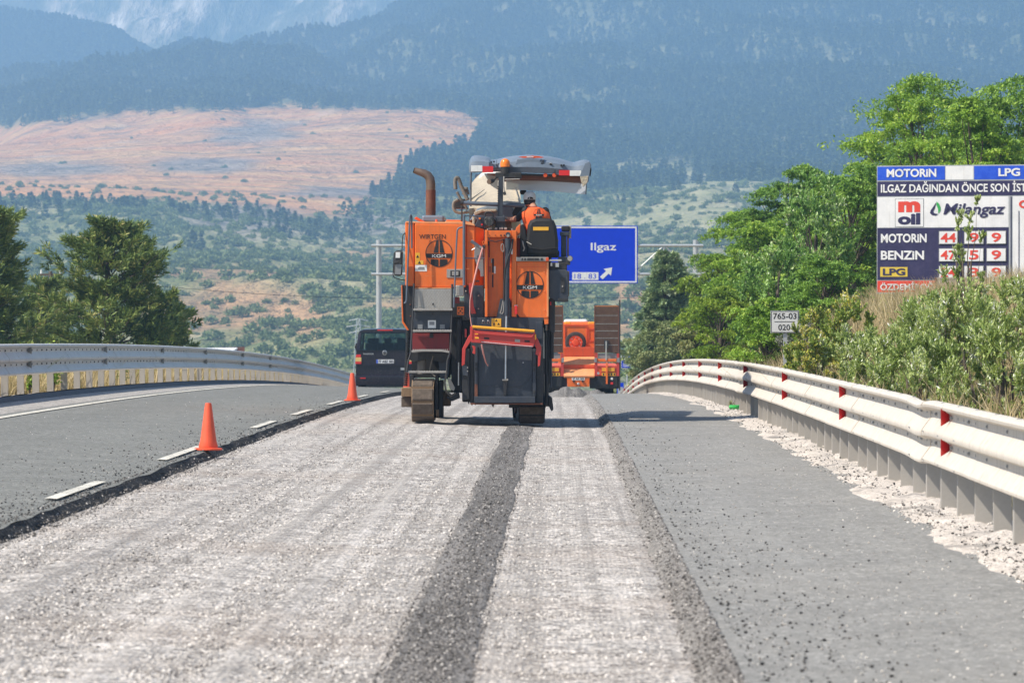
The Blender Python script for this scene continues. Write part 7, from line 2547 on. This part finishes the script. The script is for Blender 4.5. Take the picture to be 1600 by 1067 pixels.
PO("canopy_beam", DARK, [(775, 269.6), (868, 273), (868, 276), (775, 273)], .0, .2, .006)
cp_ = Plane((0, MY0 - .08, 0))
for (a, b0, c_, b1, mt) in ((735.8, 258.6, 753.6, 268.2, WHITE), (753.8, 260, 770.5, 269.6, REFRED), (873.4, 266.2, 890, 274.4, REFRED), (890.2, 266.6, 908, 275, WHITE)):
    panel_on(cp_, a, b0, c_, b1, mt, mach, "reflective_strip", off=.0, th=.008)
PO("canopy_seam", DARK, [(775.8, 250), (776.4, 250), (776.4, 268.6), (775.8, 268.6)], -.045, .02, 0)
PO("canopy_seam", DARK, [(867, 262), (867.6, 262), (867.6, 272.5), (867, 272.5)], -.065, .02, 0)
PO("canopy_recess", SLATE, [(844, 257.6), (847, 250.5), (850.4, 249.6), (850, 255.6), (846.4, 258.6)], -.075, .04, .004)
PO("canopy_rib", CANOPY, [(808, 249), (845, 249.2), (843, 257.5), (805, 257)], -.072, .04, .006)
for (u, v_) in ((767.5, 253.8), (771.8, 253), (861, 256.8), (877, 258.6), (881, 258.4)):
    T("canopy_knob", BLACK, [(u, v_, -.03), (u, v_, -.075)], 1.6, n=12)
T("canopy_eye", CHROME, bend([(857.6, 256.8, -.06), (858.5, 255, -.085), (861.5, 255, -.085), (862.4, 256.8, -.06)]), .7, n=6)
PO("roof_logo", ORANGE_RED, [(810, 245.6), (817, 244.4), (828, 244.2), (832, 243.6), (842, 244.2), (850, 246), (846, 246.8), (838, 246.8), (834, 247.6), (828, 246.8), (818, 247)], -.055, .05, 0)
PO("roof_logo", ADWHITE, [(822, 246), (824, 245), (834, 245), (833, 246.2)], -.06, .008, 0)
PO("canopy_end", CANOPY, [(906, 274.5), (910, 264), (914, 255), (921, 252.5), (923.6, 258), (921.5, 270), (920, 284), (911, 292.5), (908.5, 283)], -.09, .03, .006)
PO("end_opening", BLACK, [(920.8, 272), (921.6, 263.5), (923.8, 262), (924.3, 266), (922.4, 276)], -.05, .1, .004)
PO("end_flap", CREAM, [(906.2, 276), (919.5, 275), (917.5, 286), (911, 292), (908, 284)], -.10, .006, .002)
T("canopy_leg", SLATE_BAR, [(736.5, 270, .1), (734.8, 296, .12)], 1.2)
T("canopy_leg", SLATE_BAR, [(916.5, 284, .02), (915.4, 304, .02)], .9)
for (u) in (852, 866):
    T("roof_lamp", ORANGE_RED, [(u, 274, .0), (u, 274, -.05)], 3.2, n=12)
MB().prism(CQ([(791, 282, .35), (850, 283, .15), (916, 287, .02), (915, 304, .02), (860, 299, .15), (791, 296.5, .35)]), (0, .006, 0)).build("plastic_curtain", CURTAIN, mach, fix=True)
MB().prism(CQ([(756, 271, .5), (778, 273, .5), (778, 297, .5), (767, 290, .5)]), (0, .006, 0)).build("plastic_curtain", CURTAIN, mach, fix=True)
for (u, y_) in ((735.5, 2.4),):
    T("canopy_post", SLATE_BAR, [(u, 272, y_), (u if u < 800 else 880, 380, y_)], 1.6)

MY0 -= 0.55
# ------------------------------------------------------------------ operator on the seat
pz = lambda u, v_, y_: W(u, v_, MY0 + y_)
hip = pz(845, 397, .55)
op_ = thing("person", (hip.x, hip.y, hip.z - .25), "machine operator in grey cap and orange vest sitting with his back turned", "person")


def capsule(b, pts, rad, n=12):
    P = [Vector(p_) for p_ in pts]
    b.tube(P, list(rad), n)
    b.ball(P[0], rad[0], n, 8); b.ball(P[-1], rad[-1], n, 8)


body = MB()
neck, chest, waist = pz(834.5, 324, .52), pz(837.5, 341, .50), pz(842, 372, .50)


def tring(c_, rx, ry, n=16): return [Vector((c_.x + rx * math.cos(2 * math.pi * k_ / n), c_.y + ry * math.sin(2 * math.pi * k_ / n), c_.z)) for k_ in range(n)]


body.loft([tring(hip - Vector((0, 0, .10)), .14, .11), tring(hip, .175, .13), tring(waist, .165, .12), tring(pz(840, 356, .5), .18, .13), tring(chest, .195, .13), tring(pz(836.5, 331, .5), .185, .115), tring(pz(835.5, 327, .51), .13, .09), tring(pz(835, 324.5, .52), .07, .07)])
head = pz(827.5, 313.5, .60)
body.ball(head, (.078, .098, .112), 16, 12)
body.ball(head + Vector((-.02, .055, -.05)), (.058, .062, .066), 12, 8)                # jaw
body.ball(head + Vector((-.035, .108, -.012)), (.014, .022, .018), 8, 6)              # nose
body.ball(head + Vector((-.03, .092, -.058)), (.026, .014, .008), 8, 6)               # lips
for sx in (-1, 1):
    body.ball(head + Vector((sx * .078, -.005, -.01)), (.012, .022, .032), 8, 6)      # ears
    body.ball(head + Vector((-.02 + sx * .032, .092, .012)), (.014, .010, .008), 8, 6)
capsule(body, [pz(834.5, 326, .51), pz(831, 319, .57)], [.058, .055])
# left arm reaching forward to the controls, right arm resting ahead
capsule(body, [pz(821, 330, .50), pz(809.5, 341.5, .62)], [.062, .050])
capsule(body, [pz(809.5, 341.5, .62), pz(800, 343, .80), pz(795, 342, .92)], [.048, .040, .030])
capsule(body, [pz(852, 330, .50), pz(859, 350, .60)], [.060, .048])
capsule(body, [pz(859, 350, .60), pz(856, 362, .78), pz(853, 365, .88)], [.046, .038, .030])
for (u0, u1) in ((840, 832), (851, 856)):
    capsule(body, [pz(u0, 396, .60), pz(u1, 396, 1.02)], [.088, .066])
    capsule(body, [pz(u1, 396, 1.02), pz(u1, 430, 1.08)], [.062, .046])
    body.ball(pz(u1, 436, 1.14), (.05, .13, .05), 10, 8)
for (hc, sx) in ((pz(792, 341, .97), 1), (pz(851.5, 366, .94), -1)):
    body.ball(hc, (.040, .048, .022), 10, 8)
    for k_, ln in enumerate((.036, .042, .040, .032)):
        x_ = (k_ - 1.5) * .021
        p0 = hc + Vector((x_, .034, .004))
        capsule(body, [p0, p0 + Vector((0, ln * .8, .002)), p0 + Vector((0, ln * 1.2, -.026)), p0 + Vector((0, ln * .8, -.045))], [.0095, .009, .0085, .008], 8)
    p0 = hc + Vector((sx * .034, .0, 0))
    capsule(body, [p0, p0 + Vector((sx * .018, .028, -.006)), p0 + Vector((sx * .008, .055, -.02))], [.011, .0095, .0085], 8)


def body_mat():
    m, nt, p = new_mat("operator_clothing_and_skin")
    g_ = nt.nodes.new("ShaderNodeNewGeometry")
    sx_ = nt.nodes.new("ShaderNodeSeparateXYZ")
    lk(nt, g_.outputs["Position"], sx_.inputs[0])
    nk = pz(830, 322.5, .5).z
    f1 = math_(nt, 'GREATER_THAN', sx_.outputs[2], nk)
    f2 = math_(nt, 'MULTIPLY', math_(nt, 'LESS_THAN', sx_.outputs[0], pz(806.5, 340, .65).x), math_(nt, 'GREATER_THAN', sx_.outputs[2], pz(800, 352, .7).z))
    f3 = math_(nt, 'MULTIPLY', math_(nt, 'GREATER_THAN', sx_.outputs[1], MY0 + .70), math_(nt, 'GREATER_THAN', sx_.outputs[2], pz(850, 384, .8).z))
    f = math_(nt, 'MINIMUM', math_(nt, 'ADD', math_(nt, 'ADD', f1, f2), f3), 1.0)
    n_ = noise_(nt, coords(nt), 30, 3)
    c = mixc(nt, f, mixc(nt, n_, (.010, .010, .011), (.022, .021, .022)), mixc(nt, n_, (.40, .18, .115), (.50, .25, .165)))
    lk(nt, c, p.inputs["Base Color"])
    p.inputs["Roughness"].default_value = .75
    return m


bo = body.build("body", body_mat(), op_)
rm_ = bo.modifiers.new("skin", 'REMESH')
rm_.mode = 'VOXEL'; rm_.voxel_size = 0.0075; rm_.use_smooth_shade = True
sm_ = bo.modifiers.new("soft", 'SMOOTH'); sm_.factor = .5; sm_.iterations = 4
# hair, cap with an opening at the back, vest
MB().loft([[head + Vector((.083 * k_ * math.cos(2 * math.pi * i / 16), -.006 + .094 * k_ * math.sin(2 * math.pi * i / 16) * (1 if i > 8 or i == 0 else .2), z_)) for i in range(16)] for k_, z_ in ((.86, -.062), (1.0, -.04), (1.03, .0), (1.0, .04))]).build("hair", CLOTHBLK, op_, smooth=60, fix=True)
cr = []
for k_, z_ in ((1.06, .012), (1.09, .03), (1.06, .07), (.92, .105), (.62, .132), (.2, .142)):
    cr.append([head + Vector((.086 * k_ * math.cos(2 * math.pi * i / 20), .104 * k_ * math.sin(2 * math.pi * i / 20), z_)) for i in range(20)])
cap = MB().loft(cr).build("cap", CAP, op_, smooth=60, fix=True)
MB().prism([head + Vector((-.075, .085, .018)), head + Vector((-.05, .175, .008)), head + Vector((0, .195, .008)), head + Vector((.05, .175, .008)), head + Vector((.075, .085, .018))], (0, 0, .006)).build("cap_peak", CAP, op_, fix=True).parent = cap
MB().prism([head + Vector((.046 * math.cos(math.radians(a)) + .012, -.112, .018 + .034 * math.sin(math.radians(a)))) for a in range(0, 181, 20)], (0, .02, 0)).build("cap_opening", CLOTHBLK, op_, fix=True).parent = cap
vr = []
for (u, v_, rx, ry) in ((843, 394, .185, .145), (842, 374, .182, .14), (840, 356, .198, .15), (837.5, 341, .214, .15), (836.5, 332, .205, .136), (836, 327.5, .150, .112), (835, 323.8, .092, .09)):
    c_ = pz(u, v_, .5)
    vr.append([Vector((c_.x + rx * math.cos(2 * math.pi * k_ / 24), c_.y + ry * math.sin(2 * math.pi * k_ / 24) * (1 + .04 * math.sin(k_ * 3 + v_)), c_.z)) for k_ in range(24)])
vest = MB().loft(vr).build("vest", VEST, op_, smooth=70, fix=True)
vpn = Plane((0, MY0 + .5 - .154, 0))
eo = emblem(vpn, 842, 334.5, 8.4, op_, off=0.004, bold=0.03)
eo.parent = vest

# ------------------------------------------------------------------ haze
hm = bpy.data.materials.new("valley_haze")
hm.use_nodes = True
hn = hm.node_tree
hn.nodes.clear()
pv = hn.nodes.new("ShaderNodeVolumePrincipled")
pv.inputs["Color"].default_value = (0.375, 0.645, 1.0, 1)
pv.inputs["Density"].default_value = 2.3e-4
pv.inputs["Density Attribute"].default_value = ""
pv.inputs["Color Attribute"].default_value = ""
pv.inputs["Temperature Attribute"].default_value = ""
pv.inputs["Anisotropy"].default_value = 0.0
ho = hn.nodes.new("ShaderNodeOutputMaterial")
hn.links.new(pv.outputs[0], ho.inputs["Volume"])
mnz, mxz, mxx, mxy = 1e9, -1e9, 0, 0
for o in bpy.data.objects:
    if o.type == 'MESH' and o.name.startswith(("hills", "mountain_ridge", "rocky_mountain", "ground", "road", "carriageway")):
        V = np.empty(len(o.data.vertices) * 3, dtype=np.float32)
        o.data.vertices.foreach_get("co", V)
        V = V.reshape(-1, 3)
        mnz, mxz = min(mnz, V[:, 2].min()), max(mxz, V[:, 2].max())
        mxx, mxy = max(mxx, np.abs(V[:, 0]).max()), max(mxy, V[:, 1].max())
hb = MB().box(-mxx - 50, mxx + 50, -120, mxy + 50, float(mnz) - 1, float(mxz) + 30).build("haze", hm)
tag(hb, "thin blue haze hanging in the valley", None, None, "stuff")
print("triangles", sum(len(o.data.polygons) for o in bpy.data.objects if o.type == 'MESH'))
